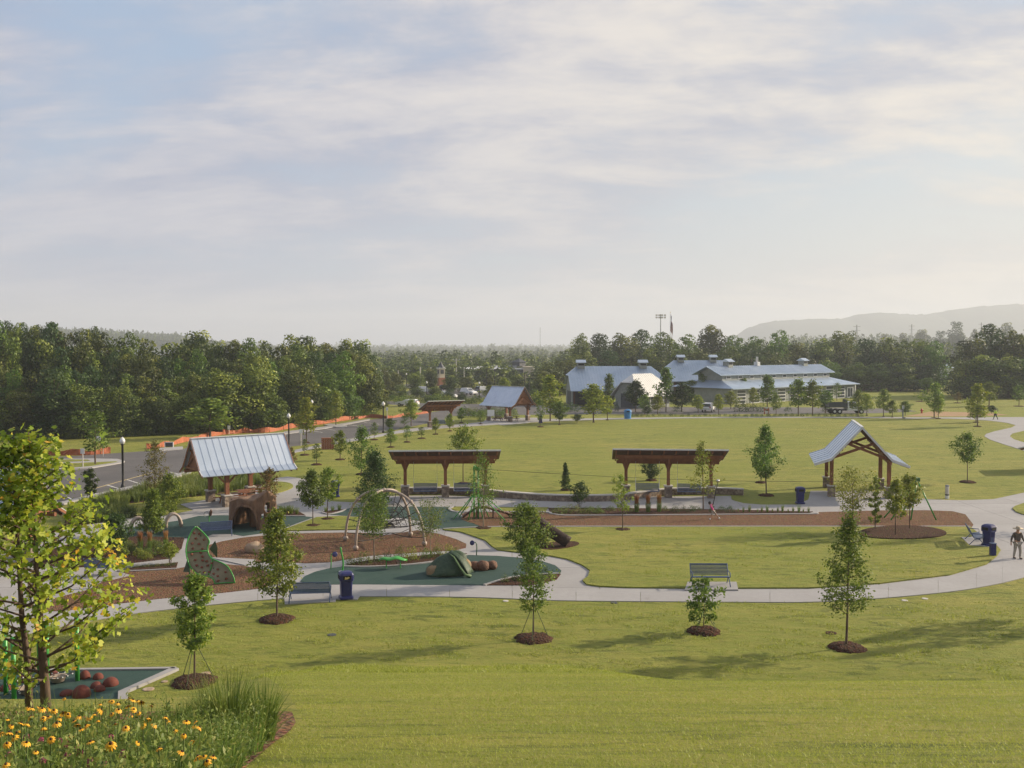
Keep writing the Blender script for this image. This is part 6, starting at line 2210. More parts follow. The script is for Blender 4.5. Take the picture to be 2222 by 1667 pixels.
def build_log():
    p = Z(1198, 1190)
    t = thing('climbing_log', 'dark hollow fallen log sculpture leaning over a mulch patch', 'play structure', (p.x, p.y + 0.2, 0.1))

    def hollow(a, b, ro, ri, name, seed):
        a, b = Vector(a), Vector(b)
        d = (b - a).normalized()
        x = d.orthogonal().normalized()
        y = d.cross(x)
        rg = random.Random(seed)
        n, m = 22, 9
        ph = [rg.uniform(0, 6.28) for _ in range(4)]
        vs, fs = [], []
        for j in range(m):
            c = a.lerp(b, j / (m - 1))
            for r in (ro, ri):
                for i in range(n):
                    an = 2 * math.pi * i / n
                    k = r * (1 + 0.06 * math.sin(3 * an + ph[0] + j * 0.5) + 0.035 * math.sin(8 * an + ph[1]))
                    vs.append(c + (x * math.cos(an) + y * math.sin(an)) * k)
        for j in range(m - 1):
            for i in range(n):
                i2 = (i + 1) % n
                o0, o1 = j * 2 * n, (j + 1) * 2 * n
                fs.append((o0 + i, o0 + i2, o1 + i2, o1 + i))
                fs.append((o0 + n + i, o1 + n + i, o1 + n + i2, o0 + n + i2))
        for o0, f in ((0, 1), ((m - 1) * 2 * n, 0)):
            for i in range(n):
                i2 = (i + 1) % n
                fs.append((o0 + i, o0 + n + i, o0 + n + i2, o0 + i2) if f else (o0 + i, o0 + i2, o0 + n + i2, o0 + n + i))
        MB().add(vs, fs).build(name, M['log'], t, True)
    hollow((-0.85, 0.3, 1.35), (0.95, -0.1, 0.22), 0.34, 0.24, 'main_log', 1)
    hollow((-0.75, 0.1, 0.0), (-0.45, 0.15, 1.2), 0.36, 0.26, 'leg_log', 2)
    hollow((-0.95, -0.35, 0.12), (-0.35, -0.45, 0.16), 0.2, 0.12, 'branch_stub', 3)
    MB().tube([(-0.5, 0.15, 0.9), (0.1, 0.2, 0.75), (0.5, 0.1, 0.5)], [0.14, 0.12, 0.1], 9).build('knot_branch', M['log'], t, True)


build_log()


def build_zip():
    p = Z(1034, 1128)
    t = thing('zip_line_tower', 'green steel zip line tower on splayed legs', 'play structure', (p.x, p.y, 0.05))
    for x in (-0.16, 0.12):
        MB().tube([(x, 0, 0), (x, 0, 3.45)], 0.055, 10).build('mast', M['green_metal'], t, True)
    MB().box((0.02, 0, 3.42), (0.5, 0.42, 0.22), R=Matrix.Rotation(0.35, 3, 'Y')).build('pulley_head', M['green_metal'], t)
    for i, (x, y) in enumerate(((-1.55, -0.2), (-1.2, 0.9), (-0.55, -0.7), (0.5, -0.9), (1.95, -0.75), (2.3, 0.7), (0.8, 0.9))):
        MB().tube([(x * 0.14, y * 0.15, 1.65), (x, y, 0.0)], 0.036, 8).build('splayed_leg', M['green_metal'], t, True)
    q = Z(1060, 1127)
    r = thing('balance_beam', 'humped dark timber balance beam under the zip line tower', 'play structure', (q.x, q.y + 0.4, 0.05))
    bm = [(-1.75, 0, 0.05), (-0.85, 0.05, 0.66), (-0.2, 0.05, 0.70), (0.9, 0, 0.42), (2.0, -0.05, 0.08)]
    for a, b in zip(bm, bm[1:]):
        MB().bar(a, b, 0.42, 0.12).build('beam_plank', M['timber_dark'], r)
    for x, z in ((-0.8, 0.62), (0.3, 0.55), (-0.3, 0.66)):
        MB().box((x, 0, z / 2), (0.1, 0.3, z)).build('beam_post', M['timber_dark'], r)
    for i in range(8):
        k = i / 7
        MB().ball((0.0 + 1.9 * k, -0.2, 0.73 - 0.56 * k), 0.05, 7, 5).build('grip_stud', M['boulder'], r)
    e = Z(1992, 1128)
    t2 = thing('zip_line_end_frame', 'green steel end post of the zip line with long slanting legs', 'play structure', (e.x, e.y, 0.05))
    for x, y in ((1.05, -0.4), (-0.65, -0.4), (-0.9, 0.7), (-2.0, -0.45), (-2.1, 0.5)):
        MB().tube([(-0.1 + 0.02 * x, 0, 2.6), (x, y, 0.0)], 0.05, 8).build('slanting_leg', M['green_metal'], t2, True)
    MB().box((-0.12, 0, 2.66), (0.3, 0.3, 0.26), 0.3).build('anchor_box', M['dark_green'], t2)
    a, b = Vector((p.x, p.y, 3.45)), Vector((e.x - 0.1, e.y, 2.62))
    cable = MB()
    pts = [a.lerp(b, k / 16) + Vector((0, 0, -0.35 * math.sin(math.pi * k / 16))) for k in range(17)]
    pts = [q_ - a for q_ in pts]
    tag(MB().tube(pts, 0.010, 5).build('zip_cable', M['rope'], loc=a), 'thin black zip line cable strung over the wood chip strip', 'cable')
    # trolley rod hanging above the child
    k = (1556 - 1034) / (1986 - 1034)
    c = a.lerp(b, k) + Vector((0, 0, -0.35 * math.sin(math.pi * k)))
    tr = thing('zip_trolley', 'black hanging rod and trolley held by the child in pink', 'trolley', c)
    MB().ball((0, 0, -0.02), (0.12, 0.07, 0.1), 9, 7).build('pulley', M['steel'], tr, True)
    MB().tube([(0, 0, -0.05), (-0.18, -0.02, -0.9), (-0.36, -0.05, -1.72)], 0.028, 7).build('rod', M['rope'], tr, True)
    MB().lathe([(0.14, 0), (0.15, 0.03), (0.05, 0.06)], 12, (-0.37, -0.05, -1.78)).build('disc_seat', M['rope'], tr)
    return Vector((c.x - 0.36, c.y - 0.05, c.z - 1.72))


GRIP = build_zip()


def build_small_toys():
    def talk_tube(u, v, h, flip, label):
        p = Z(u, v)
        t = thing('talk_tube', label, 'play post', (p.x, p.y, 0.05), 0.0, 'talk tubes')
        MB().tube([(0, 0, 0), (0.02, 0, h * 0.5), (0.01, 0, h * 0.85), (flip * 0.05, -0.02, h), (flip * 0.14, -0.04, h * 1.02)], 0.028, 8).build('post', M['green_metal'] if flip > 0 else M['dark_green'], t, True)
        MB().lathe([(0.04, 0), (0.13, 0.05), (0.14, 0.10), (0.11, 0.11)], 14).build('funnel', M['blue'], t, True).matrix_local = Matrix.Translation((flip * 0.2, -0.06, h * 0.97)) @ Matrix.Rotation(math.radians(75), 4, 'X') @ Matrix.Rotation(math.radians(25 * flip), 4, 'Y')
    talk_tube(718, 1236, 0.78, 1, 'green talk tube with blue funnel beside the twisty pole')
    talk_tube(1034, 1207, 0.72, -1, 'hooked talk tube with blue funnel above the giant leaf shelter')
    p = Z(742, 1243)
    t = thing('twisty_pole', 'bright green twisting pole behind the front bin', 'play post', (p.x, p.y, 0.05))
    MB().tube([(0.06 * math.sin(z * 3.4), 0.05 * math.cos(z * 2.5), z) for z in [i * 0.08 for i in range(17)]], 0.045, 8).build('pole', M['green_metal'], t, True)
    MB().lathe([(0.16, 0), (0.17, 0.03), (0.06, 0.06)], 14).build('base_plate', M['steel'], t)
    p = Z(853, 1235)
    t = thing('leaf_table', 'bright green leaf-shaped play table on two legs', 'table', (p.x, p.y, 0.05), 0.05)
    rows = []
    for j in range(11):
        q = j / 10 * 2 - 1
        w = 0.36 * (1 - abs(q) ** 2.2) ** 0.7 + 0.02
        rows.append([(q * 0.72, k * w, 0.5 + 0.04 * math.sin(6 * q) + 0.06 * (1 - k * k) - 0.10 * abs(q) ** 3) for k in (-1, -0.5, 0, 0.5, 1)])
    o = MB().sheet(rows).build('table_top', M['green_metal'], t, True)
    o.modifiers.new('thickness', 'SOLIDIFY').thickness = 0.03
    for x in (-0.35, 0.38):
        MB().tube([(x, 0, 0), (x, 0, 0.54)], 0.03, 8).build('leg', M['green_metal'], t)
    for k in range(5):
        MB().tube([(0.15 + 0.06 * k, -0.1, 0.5), (0.3 + 0.02 * k, 0.0, 0.1)], 0.006, 4).build('string', M['steel'], t)
    # arched crawl pieces by the shelter path
    for (u, v, h, lab) in ((300, 1158, 0.95, 'grey-brown arched crawl hoop by the pyramidal tree trunk'), (376, 1145, 0.85, 'grey-brown arched crawl hoop nearer the picnic shelter')):
        p = Z(u, v)
        t = thing('crawl_hoop', lab, 'play structure', (p.x, p.y, 0.05), 0.5, 'crawl hoops')
        for y in (-0.12, 0.12):
            MB().tube([(0.48 * math.cos(a), y * 1.6, h * math.sin(a)) for a in [i * math.pi / 12 for i in range(13)]], [0.11, 0.1, 0.09, 0.08, 0.08, 0.08, 0.08, 0.08, 0.08, 0.08, 0.09, 0.1, 0.11], 8).build('hoop', M['arch'], t, True)
        for k in range(5):
            a = math.pi * (k + 1) / 6
            MB().tube([(0.48 * math.cos(a), -0.2, h * math.sin(a)), (0.48 * math.cos(a), 0.2, h * math.sin(a))], 0.025, 6).build('rung', M['dark_green'], t)
    p = Z(454, 1136)
    t = thing('play_panel', 'small leaf-shaped play panel with ring on a green post', 'play post', (p.x, p.y, 0.05))
    MB().tube([(0, 0, 0), (0, 0, 0.5)], 0.03, 7).build('post', M['green_metal'], t)
    MB().add([(0.0, 0, 0.35), (0.16, 0, 0.5), (0.2, 0, 0.72), (0.12, 0, 0.9), (0.02, 0, 0.75), (-0.04, 0, 0.5)], [(0, 1, 2, 3, 4, 5)]).build('panel', M['pebble'], t).modifiers.new('th', 'SOLIDIFY').thickness = 0.06
    MB().tube([(-0.17 + 0.16 * math.cos(a), 0, 0.55 + 0.18 * math.sin(a)) for a in [i * math.pi / 8 for i in range(17)]], 0.022, 6).build('ring', M['grey'], t, True)
    for (u, v, w, h, lab) in ((552, 1200, 42, 21, 'rounded tan boulder in the wood chips behind the full maple-like tree'), (618, 1188, 28, 26, 'upright tan boulder in the wood chips')):
        p = Z(u, v)
        s = p.y / F
        tag(MB().ball((0, 0, h * s * 0.35), (w * s / 2, w * s * 0.4, h * s * 0.7), 18, 12, 0.06, u, -h * s * 0.4).build('boulder', M['boulder'], smooth=True, loc=(p.x, p.y, 0.05)), lab, 'boulder', 'boulders in the wood chips')
    # near play area
    for i, (u, v, w, hh) in enumerate([(184, 1474, 24, 17), (213, 1475, 23, 12), (240, 1489, 34, 17), (209, 1494, 25, 12), (216, 1501, 25, 11), (177, 1513, 40, 24), (145, 1510, 30, 10), (116, 1470, 22, 12), (50, 1481, 26, 13), (12, 1500, 26, 12)]):
        p = Z(u, v)
        s = p.y / F
        lab = ['red-brown rubber dome just behind the tallest green post', 'small low dome between the post and the corner of the near rubber', 'wide dome nearest the corner of the near rubber', 'small dome touching another in front, near the wide dome',
               'small dome in front of its twin near the wide dome', 'biggest red-brown dome, close behind the yellow flowers', 'flat dome half hidden by the yellow flowers', 'dome behind the farther bowl spinner', 'dome seen between the green posts', 'dome at the picture edge of the near rubber'][i]
        tag(MB().ball((0, 0, 0), (w * s / 2, w * s / 2, hh * s * 0.95), 20, 14, 0, 0, -0.02).build('stepping_dome', M['dome'], smooth=True, loc=(p.x, p.y, 0.06)), lab, 'dome', 'rubber stepping domes')
    for (u, v, lab) in ((126, 1484, 'farther tan bowl spinner by the thick tree trunk'), (56, 1509, 'nearer tan bowl spinner behind the thin trunk')):
        p = Z(u, v)
        t = thing('bowl_spinner', lab, 'spinner', (p.x, p.y, 0.05), 0, 'bowl spinners')
        MB().lathe([(0.10, 0.0), (0.22, 0.06), (0.27, 0.2), (0.29, 0.22), (0.25, 0.2), (0.2, 0.1), (0.02, 0.08)], 20).build('bowl', M['bowl'], t, True)
        MB().tube([(0.27, 0, 0.2), (0.45, 0.05, 0.34)], 0.016, 6).build('handle', M['rope'], t)
    posts = [(168, 1480, 2.3), (103, 1506, 2.3), (86, 1480, 2.2), (13, 1510, 2.3), (31, 1536, 2.2)]
    tops = []
    for i, (u, v, h) in enumerate(posts):
        p = Z(u, v)
        lab = ['bright green post standing clear of the lime tree', 'bright green post just past the thick trunk', 'bright green post behind the thick trunk', 'bright green post near the picture edge, farther', 'bright green post nearest the flower bed'][i]
        t = thing('net_post', lab, 'post', (p.x, p.y, 0.05), 0, 'green net posts')
        MB().tube([(0, 0, 0), (0, 0, h)], 0.075, 12).build('post', M['green_metal'], t, True)
        MB().ball((0, 0, h), (0.08, 0.08, 0.05), 10, 6).build('cap', M['green_metal'], t, True)
        tops.append(Vector((p.x, p.y, 0.05)))
    t = thing('rope_web', 'low black rope web with white beads strung between the green posts', 'rope net', tops[2])
    for a, b, za, zb in ((0, 2, 0.45, 0.3), (2, 1, 0.5, 0.35), (2, 3, 0.6, 0.3), (1, 4, 0.5, 0.4), (3, 4, 0.5, 0.35), (1, 3, 0.7, 0.5), (2, 4, 0.9, 0.3), (0, 1, 0.35, 0.5)):
        pa, pb = tops[a] - tops[2] + Vector((0, 0, za)), tops[b] - tops[2] + Vector((0, 0, zb))
        r = MB().tube([pa, pa.lerp(pb, 0.5) - Vector((0, 0, 0.12)), pb], 0.014, 5).build('rope', M['rope'], t)
        mb = MB()
        for k in range(1, 6):
            q = k / 6
            mb.ball(pa.lerp(pb, q) - Vector((0, 0, 0.48 * q * (1 - q))), 0.028, 6, 4)
        mb.build('beads', M['white'], r)['kind'] = 'stuff'


build_small_toys()


# ------------------------------------------------------------------ benches, bins, lamps, signs
def bench(label, loc, rz, w=1.8):
    t = thing('park_bench', label, 'bench', loc, rz, 'blue slatted park benches')
    for i in range(7):
        MB().box((0, -0.25 + i * 0.075, 0.45 - 0.012 * i), (w, 0.055, 0.025)).build('seat_slat', M['bench_blue'], t)
    for i in range(8):
        MB().box((0, 0.27 + i * 0.028, 0.47 + i * 0.06), (w, 0.022, 0.042)).build('back_slat', M['bench_blue'], t)
    MB().tube([(-w / 2, 0.48, 0.93), (w / 2, 0.48, 0.93)], 0.022, 6).build('top_rail', M['bench_blue'], t)
    for s in (-1, 1):
        x = s * w / 2
        MB().tube([(x, -0.34, 0.0), (x, -0.1, 0.3), (x, 0.26, 0.44), (x, 0.5, 0.95)], 0.024, 6).build('leg', M['bench_blue'], t, True)
        MB().tube([(x, 0.48, 0.0), (x, 0.2, 0.32), (x, -0.28, 0.46), (x, -0.26, 0.64), (x, 0.34, 0.66)], 0.024, 6).build('leg', M['bench_blue'], t, True)
    MB().tube([(-w / 2, 0.05, 0.36), (w / 2, 0.05, 0.36)], 0.018, 6).build('stretcher', M['bench_blue'], t)
    return t


def bin_(label, loc, rz, sticker=False):
    t = thing('litter_bin', label, 'bin', loc, rz, 'dark blue litter bins')

    def sq(prof, n=32, e=0.35):
        vs, fs = [], []
        for r, z in prof:
            for k in range(n):
                a = 2 * math.pi * k / n
                c, s = math.cos(a), math.sin(a)
                vs.append((r * math.copysign(abs(c) ** e, c), r * math.copysign(abs(s) ** e, s), z))
        m = len(prof)
        for j in range(m - 1):
            for k in range(n):
                k2 = (k + 1) % n
                fs.append((j * n + k, j * n + k2, (j + 1) * n + k2, (j + 1) * n + k))
        fs += [tuple(range(n - 1, -1, -1)), tuple((m - 1) * n + k for k in range(n))]
        return MB().add(vs, fs)
    sq([(0.31, 0.0), (0.32, 0.03), (0.31, 0.09), (0.245, 0.13), (0.275, 0.82), (0.28, 0.84)]).build('body', M['blue'], t)
    h = sq([(0.30, 0.82), (0.325, 0.85), (0.325, 1.10), (0.29, 1.18), (0.19, 1.235), (0.05, 1.25)]).build('hood', M['blue'], t, False)
    for a in range(4):
        x, y = math.sin(a * math.pi / 2), -math.cos(a * math.pi / 2)
        MB().box((x * 0.325, y * 0.325, 1.0), (0.36 if a % 2 == 0 else 0.03, 0.03 if a % 2 == 0 else 0.36, 0.17)).build('opening', M['dark'], h)
    if sticker:
        o = MB().add([(-0.12, -0.345, 0.93), (0.02, -0.345, 0.94), (0.12, -0.345, 1.0), (0.05, -0.345, 1.05), (-0.02, -0.345, 1.02), (-0.10, -0.345, 1.05)], [(0, 1, 2, 3, 4, 5)]).build('emblem', M['yellow_paint'], h)
    return t


def lamp(label, u, v, h, tall=False):
    p = Z(u, v)
    t = thing('street_lamp', label, 'lamp', (p.x, p.y, 0.02), 0, 'street lamps')
    if tall:
        MB().lathe([(0.25, 0), (0.25, 0.7), (0.09, 0.72), (0.07, h)], 10).build('pole', M['black'], t)
        MB().bar((0, 0, h), (0.55, 0, h + 0.05), 0.10, 0.10).build('arm', M['black'], t)
        MB().box((0.75, 0, h + 0.05), (0.75, 0.42, 0.14)).build('lamp_head', M['black'], t)
    else:
        MB().lathe([(0.20, 0), (0.20, 0.12), (0.12, 0.35), (0.09, 0.5), (0.085, h - 0.62), (0.13, h - 0.58), (0.14, h - 0.5)], 14).build('pole', M['black'], t, True)
        g = MB().lathe([(0.12, h - 0.5), (0.21, h - 0.34), (0.22, h - 0.22), (0.16, h - 0.06)], 14).build('globe', M['lamp_glass'], t, True)
        MB().lathe([(0.17, h - 0.07), (0.08, h + 0.02), (0.02, h + 0.09)], 12).build('finial', M['white'], g)
    return t


def build_furniture():
    p = Z(671, 1308)
    bench('slatted bench seen from behind at the front path beside the bin', (p.x, p.y + 0.25, 0.045), math.radians(184) + math.pi - math.pi + 0.03)
    p = Z(1542, 1276)
    bench('slatted bench facing the hill behind the small sparse tree', (p.x, p.y + 0.1, 0.115), math.radians(-1))
    p = Z(469, 1164)
    bench('bright blue bench in front of the stump house', (p.x, p.y, 0.05), math.radians(180 + 20))
    p = Z(2118, 1181)
    bench('bench seen from its side beside the bin on the bend near the man', (p.x, p.y, 0.115), math.radians(72))
    p = Z(228, 1249)
    bench('bench glimpsed through the leaves of the lime coloured tree', (p.x, p.y, 0.06), math.radians(190))
    for u, v, rz, lab, st in ((751, 1300, 0.35, 'blue litter bin beside the bench on the front path', True), (1736, 1094, 0.0, 'blue litter bin on the lawn tongue near the pavilion', False),
                              (2145, 1187, 0.5, 'blue litter bin at the bend beside the side-on bench', False), (728, 1079, 0.3, 'blue litter bin at the lawn corner behind the pair of trees', False)):
        p = Z(u, v)
        bin_(lab, (p.x, p.y, 0.09 if v > 1180 and u > 2000 else 0.05), rz, st)
    p = Z(1173, 918)
    bin_('dark litter bin by the distant shelter', (p.x, p.y, 0.03), 0)
    p = Z(1362, 909)
    t = thing('recycling_bin', 'light blue bin at the lawn path before the barns', 'bin', (p.x, p.y, 0.03))
    MB().lathe([(0.55, 0), (0.62, 1.1), (0.66, 1.12), (0.6, 1.4), (0.2, 1.55)], 14).build('body', M['sky_blue'], t)
    MB().box((0, -0.6, 1.2), (0.5, 0.1, 0.18)).build('opening', M['dark'], t)
    p = Z(2154, 1209)
    t = thing('bag_station', 'short blue dog-bag box in front of the bin near the man', 'bag station', (p.x, p.y, 0.09))
    MB().box((0, 0, 0.34), (0.27, 0.25, 0.66)).build('box', M['blue'], t)
    MB().box((0, 0, 0.68), (0.3, 0.28, 0.03)).build('lid', M['bench_blue'], t)
    MB().box((0.0, 0.1, 0.95), (0.06, 0.04, 0.55)).build('post', M['bench_blue'], t)
    MB().box((0, 0.05, 1.15), (0.2, 0.06, 0.3)).build('dispenser', M['blue'], t)
    p = Z(2055, 1082)
    t = thing('light_bollard', 'grey light bollard on the lawn edge past the pavilion', 'bollard', (p.x, p.y, 0.0))
    MB().lathe([(0.15, 0), (0.15, 0.22), (0.14, 0.24)], 14).build('base', M['white'], t)
    MB().lathe([(0.145, 0.24), (0.145, 0.34)], 14).build('band', M['black'], t)
    MB().lathe([(0.14, 0.34), (0.14, 0.94)], 14).build('shaft', M['cap'], t)
    MB().lathe([(0.145, 0.94), (0.145, 1.02), (0.06, 1.06)], 14).build('cap', M['grey'], t)
    lamp('black street lamp nearest the playground in front of the car park', 267, 1060, 4.15)
    lamp('black street lamp at the car park corner beyond the picnic shelter', 627, 974, 4.0)
    lamp('black street lamp beside the far bend of the car park', 832, 939.5, 4.2)
    lamp('street lamp half hidden by pale trees at the wood edge', 677, 931, 4.1)
    lamp('distant street lamp behind the far swing canopy', 1040, 868, 4.0)
    lamp('distant street lamp on the far verge by the pole line', 882, 839, 4.0)
    lamp('distant street lamp among the parked cars', 926, 863, 3.8)
    lamp('tall black lot light before the long hall', 1605, 872, 5.9, True)
    lamp('tall black lot light, first of two behind the blue roofed shelter', 1138, 864, 6.0, True)
    lamp('tall black lot light beside the golden tree and shelter', 1148, 890, 5.9, True)
    lamp('tall black lot light in front of the dark shop building', 1056, 852, 6.2, True)
    lamp('tall black lot light next along from the dark shop building end', 1073, 850, 6.0, True)
    # brick sign
    p = Z(711, 975)
    t = thing('brick_sign', 'freestanding brick wall sign at the lawn and sidewalk edge', 'sign', (p.x, p.y, 0), math.radians(14))
    rg = random.Random(4)
    MB().box((0, 0, 0.62), (1.30, 0.50, 1.24)).build('mortar_core', M['cap'], t)
    for r in range(9):
        for c in range(5):
            x = -0.66 + (c + 0.5) * 0.264 + (0.0 if r % 2 else 0.04)
            MB().box((x, -0.26, 0.07 + r * 0.138), (0.245, 0.06, 0.12)).build('brick', M['brick'], t)
    MB().box((0, 0, 1.27), (1.42, 0.62, 0.07)).build('coping', M['brick'], t)
    for e in (-1, 1):
        MB().box((e * 0.665, 0, 0.62), (0.05, 0.52, 1.22)).build('end_face', M['brick'], t)
    p = Z(367, 973)
    t = thing('notice_board', 'dark notice board in a pale frame on the car park verge', 'sign', (p.x, p.y, 0), 0.05)
    MB().box((0, 0, 0.42), (0.85, 0.06, 0.5)).build('board', M['dark_wall'], t)
    for e in (-1, 1):
        MB().box((e * 0.47, 0, 0.36), (0.09, 0.1, 0.74)).build('leg', M['white'], t)
    MB().box((0, 0, 0.70), (1.0, 0.1, 0.06)).build('top_rail', M['white'], t)
    p = Z(224, 993)
    t = thing('crossing_sign', 'fluorescent yellow-green diamond warning signs stacked on a post', 'sign', (p.x, p.y, 0.1), 0.2)
    MB().tube([(0, 0, 0), (0, 0, 2.7)], 0.035, 6).build('post', M['steel'], t)
    for z in (2.35, 1.65):
        k = 0.5 if z > 2 else 0.34
        MB().add([(0, -0.05, z + k), (k, -0.05, z), (0, -0.05, z - k), (-k, -0.05, z), (0, -0.03, z + k), (k, -0.03, z), (0, -0.03, z - k), (-k, -0.03, z)], [(3, 2, 1, 0), (4, 5, 6, 7), (0, 1, 5, 4), (1, 2, 6, 5), (2, 3, 7, 6), (3, 0, 4, 7)]).build('sign_plate', M['hivis'], t)
    MB().box((-0.42, -0.02, 1.9), (0.4, 0.03, 0.55)).build('side_plate', M['white'], t)
    for u, v, h, lab in ((180, 1016, 1.9, 'plain thin sign post on the kerbed island'), (497, 943, 1.2, 'small sign post by the orange fence behind the shelter roof'), (1959, 908, 2.1, 'grey and white banner post on the lawn path'), (1065, 918, 1.8, 'white notice on a post by the distant shelter pier'),
                         (653, 968, 2.0, 'thin pale sign post at the car park kerb'), (840, 911, 2.0, 'thin sign post at the far car park edge')):
        p = Z(u, v)
        t = thing('sign_post', lab, 'sign', (p.x, p.y, 0), 0.1)
        MB().tube([(0, 0, 0), (0, 0, h)], 0.05 if u != 1959 else 0.12, 6).build('post', M['cap'] if u != 1959 else M['grey'], t)
        MB().box((0, -0.08, h - 0.25), (0.36, 0.04, 0.5) if u != 1065 else (1.1, 0.05, 1.0)).build('plate', M['white'], t)
    p = Z(1663, 899)
    t = thing('barricade', 'orange and white barricade on the far street', 'barricade', (p.x, p.y, 0))
    for e in (-1, 1):
        MB().box((e * 0.35, 0, 0.6), (0.1, 0.4, 1.2)).build('leg', M['orange'], t)
    for k in range(3):
        MB().box((0, -0.1, 0.45 + k * 0.35), (0.9, 0.06, 0.2)).build('board', M['white'] if k % 2 == 0 else M['orange'], t)
    p = Z(2000, 897)
    t = thing('fire_hydrant', 'small red hydrant on the bare earth by the street end', 'hydrant', (p.x, p.y, 0))
    MB().lathe([(0.22, 0), (0.2, 0.1), (0.14, 0.12), (0.15, 0.6), (0.2, 0.62), (0.12, 0.8), (0.03, 0.86)], 12).build('body', M['red'], t)
    for e in (-1, 1):
        MB().tube([(0, 0, 0.5), (e * 0.28, 0, 0.5)], 0.07, 8).build('outlet', M['red'], t)
    # orange fence
    def fence(pts, h, label):
        base = [Z(*q) for q in pts]
        root = thing('safety_fence', label, 'fence', (base[0].x, base[0].y, 0), 0, 'orange safety fences')
        line = catmull([b - base[0] for b in base], 8)
        rg = random.Random(len(pts) * 3)
        rows = [[], [], [], []]
        for i, q in enumerate(line):
            sag = h * (0.82 + 0.22 * math.cos(i * 0.55) + rg.uniform(-0.05, 0.05))
            off = Vector((rg.uniform(-0.1, 0.1), rg.uniform(-0.1, 0.1), 0))
            for k in range(4):
                rows[k].append(q + off * k / 3 + Vector((0, rg.uniform(-0.05, 0.05), 0.02 + sag * k / 3)))
        MB().sheet(rows).build('mesh_panel', M['orange'], root)
        for i in range(0, len(line), 5):
            MB().tube([line[i], line[i] + Vector((0, 0, h * 1.1))], 0.03, 5).build('post', M['timber_dark'], root)
    fence([(482, 944), (520, 941), (545, 940), (580, 939), (620, 932), (650, 927), (692, 922), (735, 915), (777, 909)], 0.72, 'long sagging orange safety fence along the foot of the dense wood')
    fence([(841, 909), (862, 906), (900, 901), (935, 896)], 0.55, 'orange safety fence at the far bend of the car park')
    fence([(777, 910), (800, 907), (841, 909)], 0.6, 'low orange safety fence joining the two longer lengths')
    fence([(318, 975), (345, 972), (372, 967), (400, 960), (440, 952), (482, 944)], 0.65, 'pale orange fence climbing towards the picnic shelter roof')
    fence([(95, 988), (140, 989), (190, 988), (240, 984)], 0.7, 'reddish safety fence at the road edge behind the lime tree')
    # flag, flood light, poles
    D = 352.0

    def far_pt(u):
        return Vector(((u - CX) / F * D, D, 0))
    p = far_pt(1454)
    t = thing('flag_pole', 'tall pole flying a large limp striped flag above the trees', 'flag', p)
    ht = H + (757 - 679) / F * D
    MB().lathe([(0.16, 0), (0.07, ht)], 8).build('pole', M['white'], t)
    MB().ball((0, 0, ht + 0.12), 0.15, 8, 6).build('finial', M['yellow_paint'], t)
    stripes = 13
    fh, fl = 5.8, 8.6

    def cloth(q, k):
        """q along the fly, k down the hoist; hanging limp"""
        drop = q * fl * 0.82
        x = 0.12 + 1.25 * math.sin(q * 1.6) * (0.45 + 0.55 * (1 - k)) + 0.22 * math.sin(q * 9 + k * 4)
        y = 0.35 * math.sin(q * 14 + k * 3)
        return Vector((x * (0.55 + 0.5 * k), y, ht - 0.2 - drop * (0.72 + 0.28 * k) - k * fh * (1 - 0.45 * q)))
    for i in range(stripes):
        q0 = 0.0 if i >= 7 else 0.4
        rows = [[cloth(q0 + (1 - q0) * a / 10, (i + b / 2) / stripes) for b in range(3)] for a in range(11)]
        MB().sheet(rows).build('stripe', M['red'] if i % 2 == 0 else M['white'], t, True)
    rows = [[cloth(0.4 * a / 6, 7 / stripes * b / 6) for b in range(7)] for a in range(7)]
    MB().sheet(rows).build('canton', M['blue'], t, True)
    D = 420.0
    p = far_pt(1433)
    t = thing('flood_light', 'tall stadium light mast rising over the tree belt', 'light mast', p)
    ht = H + (757 - 682) / F * D
    MB().lathe([(0.35, 0), (0.14, ht)], 8).build('mast', M['grey'], t)
    for k in range(2):
        for i in range(4):
            MB().box((-1.8 + i * 1.2, -0.2, ht - 0.5 - 1.0 * k), (0.8, 0.4, 0.7)).build('lamp_head', M['cap'], t)
    for u, vb, vt, arm, lab in ((864, 832, 804, 0, 'plain wooden utility pole by the far street'), (892, 830, 803, 1, 'utility pole with cross arm near the monument tower'), (834, 834, 804, 1, 'utility pole near the end of the dense wood'), (990, 830, 778, 1, 'tallest utility pole beside the shop building'),
                                (1007, 832, 797, 0, 'short pole at the corner of the shop building'), (912, 836, 797, 0, 'pole beside the red sign far off'), (935, 836, 797, 0, 'second pole beside the red sign far off')):
        p = Z(u, vb)
        s = p.y / F
        t = thing('utility_pole', lab, 'pole', p, 0, 'utility poles')
        h = (vb - vt) * s
        MB().lathe([(0.2, 0), (0.14, h)], 8).build('pole', M['cap'], t)
        if arm:
            MB().box((0, -0.1, h * 0.93), (2.6, 0.12, 0.14)).build('cross_arm', M['cap'], t)
            for k in (-1.1, 1.1):
                MB().box((k, -0.1, h * 0.93 + 0.2), (0.3, 0.25, 0.22)).build('insulator', M['white'], t)
    for u, vt, D in ((1858, 705, 900), (1977, 704, 1100), (2128, 700, 1100)):
        t = thing('pylon', {1858: 'hazy lattice pylon before the mountain foot', 1977: 'hazy lattice pylon under the mountain saddle', 2128: 'hazy lattice pylon above the hazy trees'}[u], 'pylon', ((u - CX) / F * D, D, 0), 0, 'far pylons')
        h = H + (757 - vt) / F * D
        mb = MB()
        for sx in (-1, 1):
            for sy in (-1, 1):
                mb.tube([(sx * 2.6, sy * 2.6, 0), (sx * 0.5, sy * 0.5, h * 0.75), (sx * 0.2, sy * 0.2, h)], 0.16, 4)
        mb.build('legs', M['grey'], t)
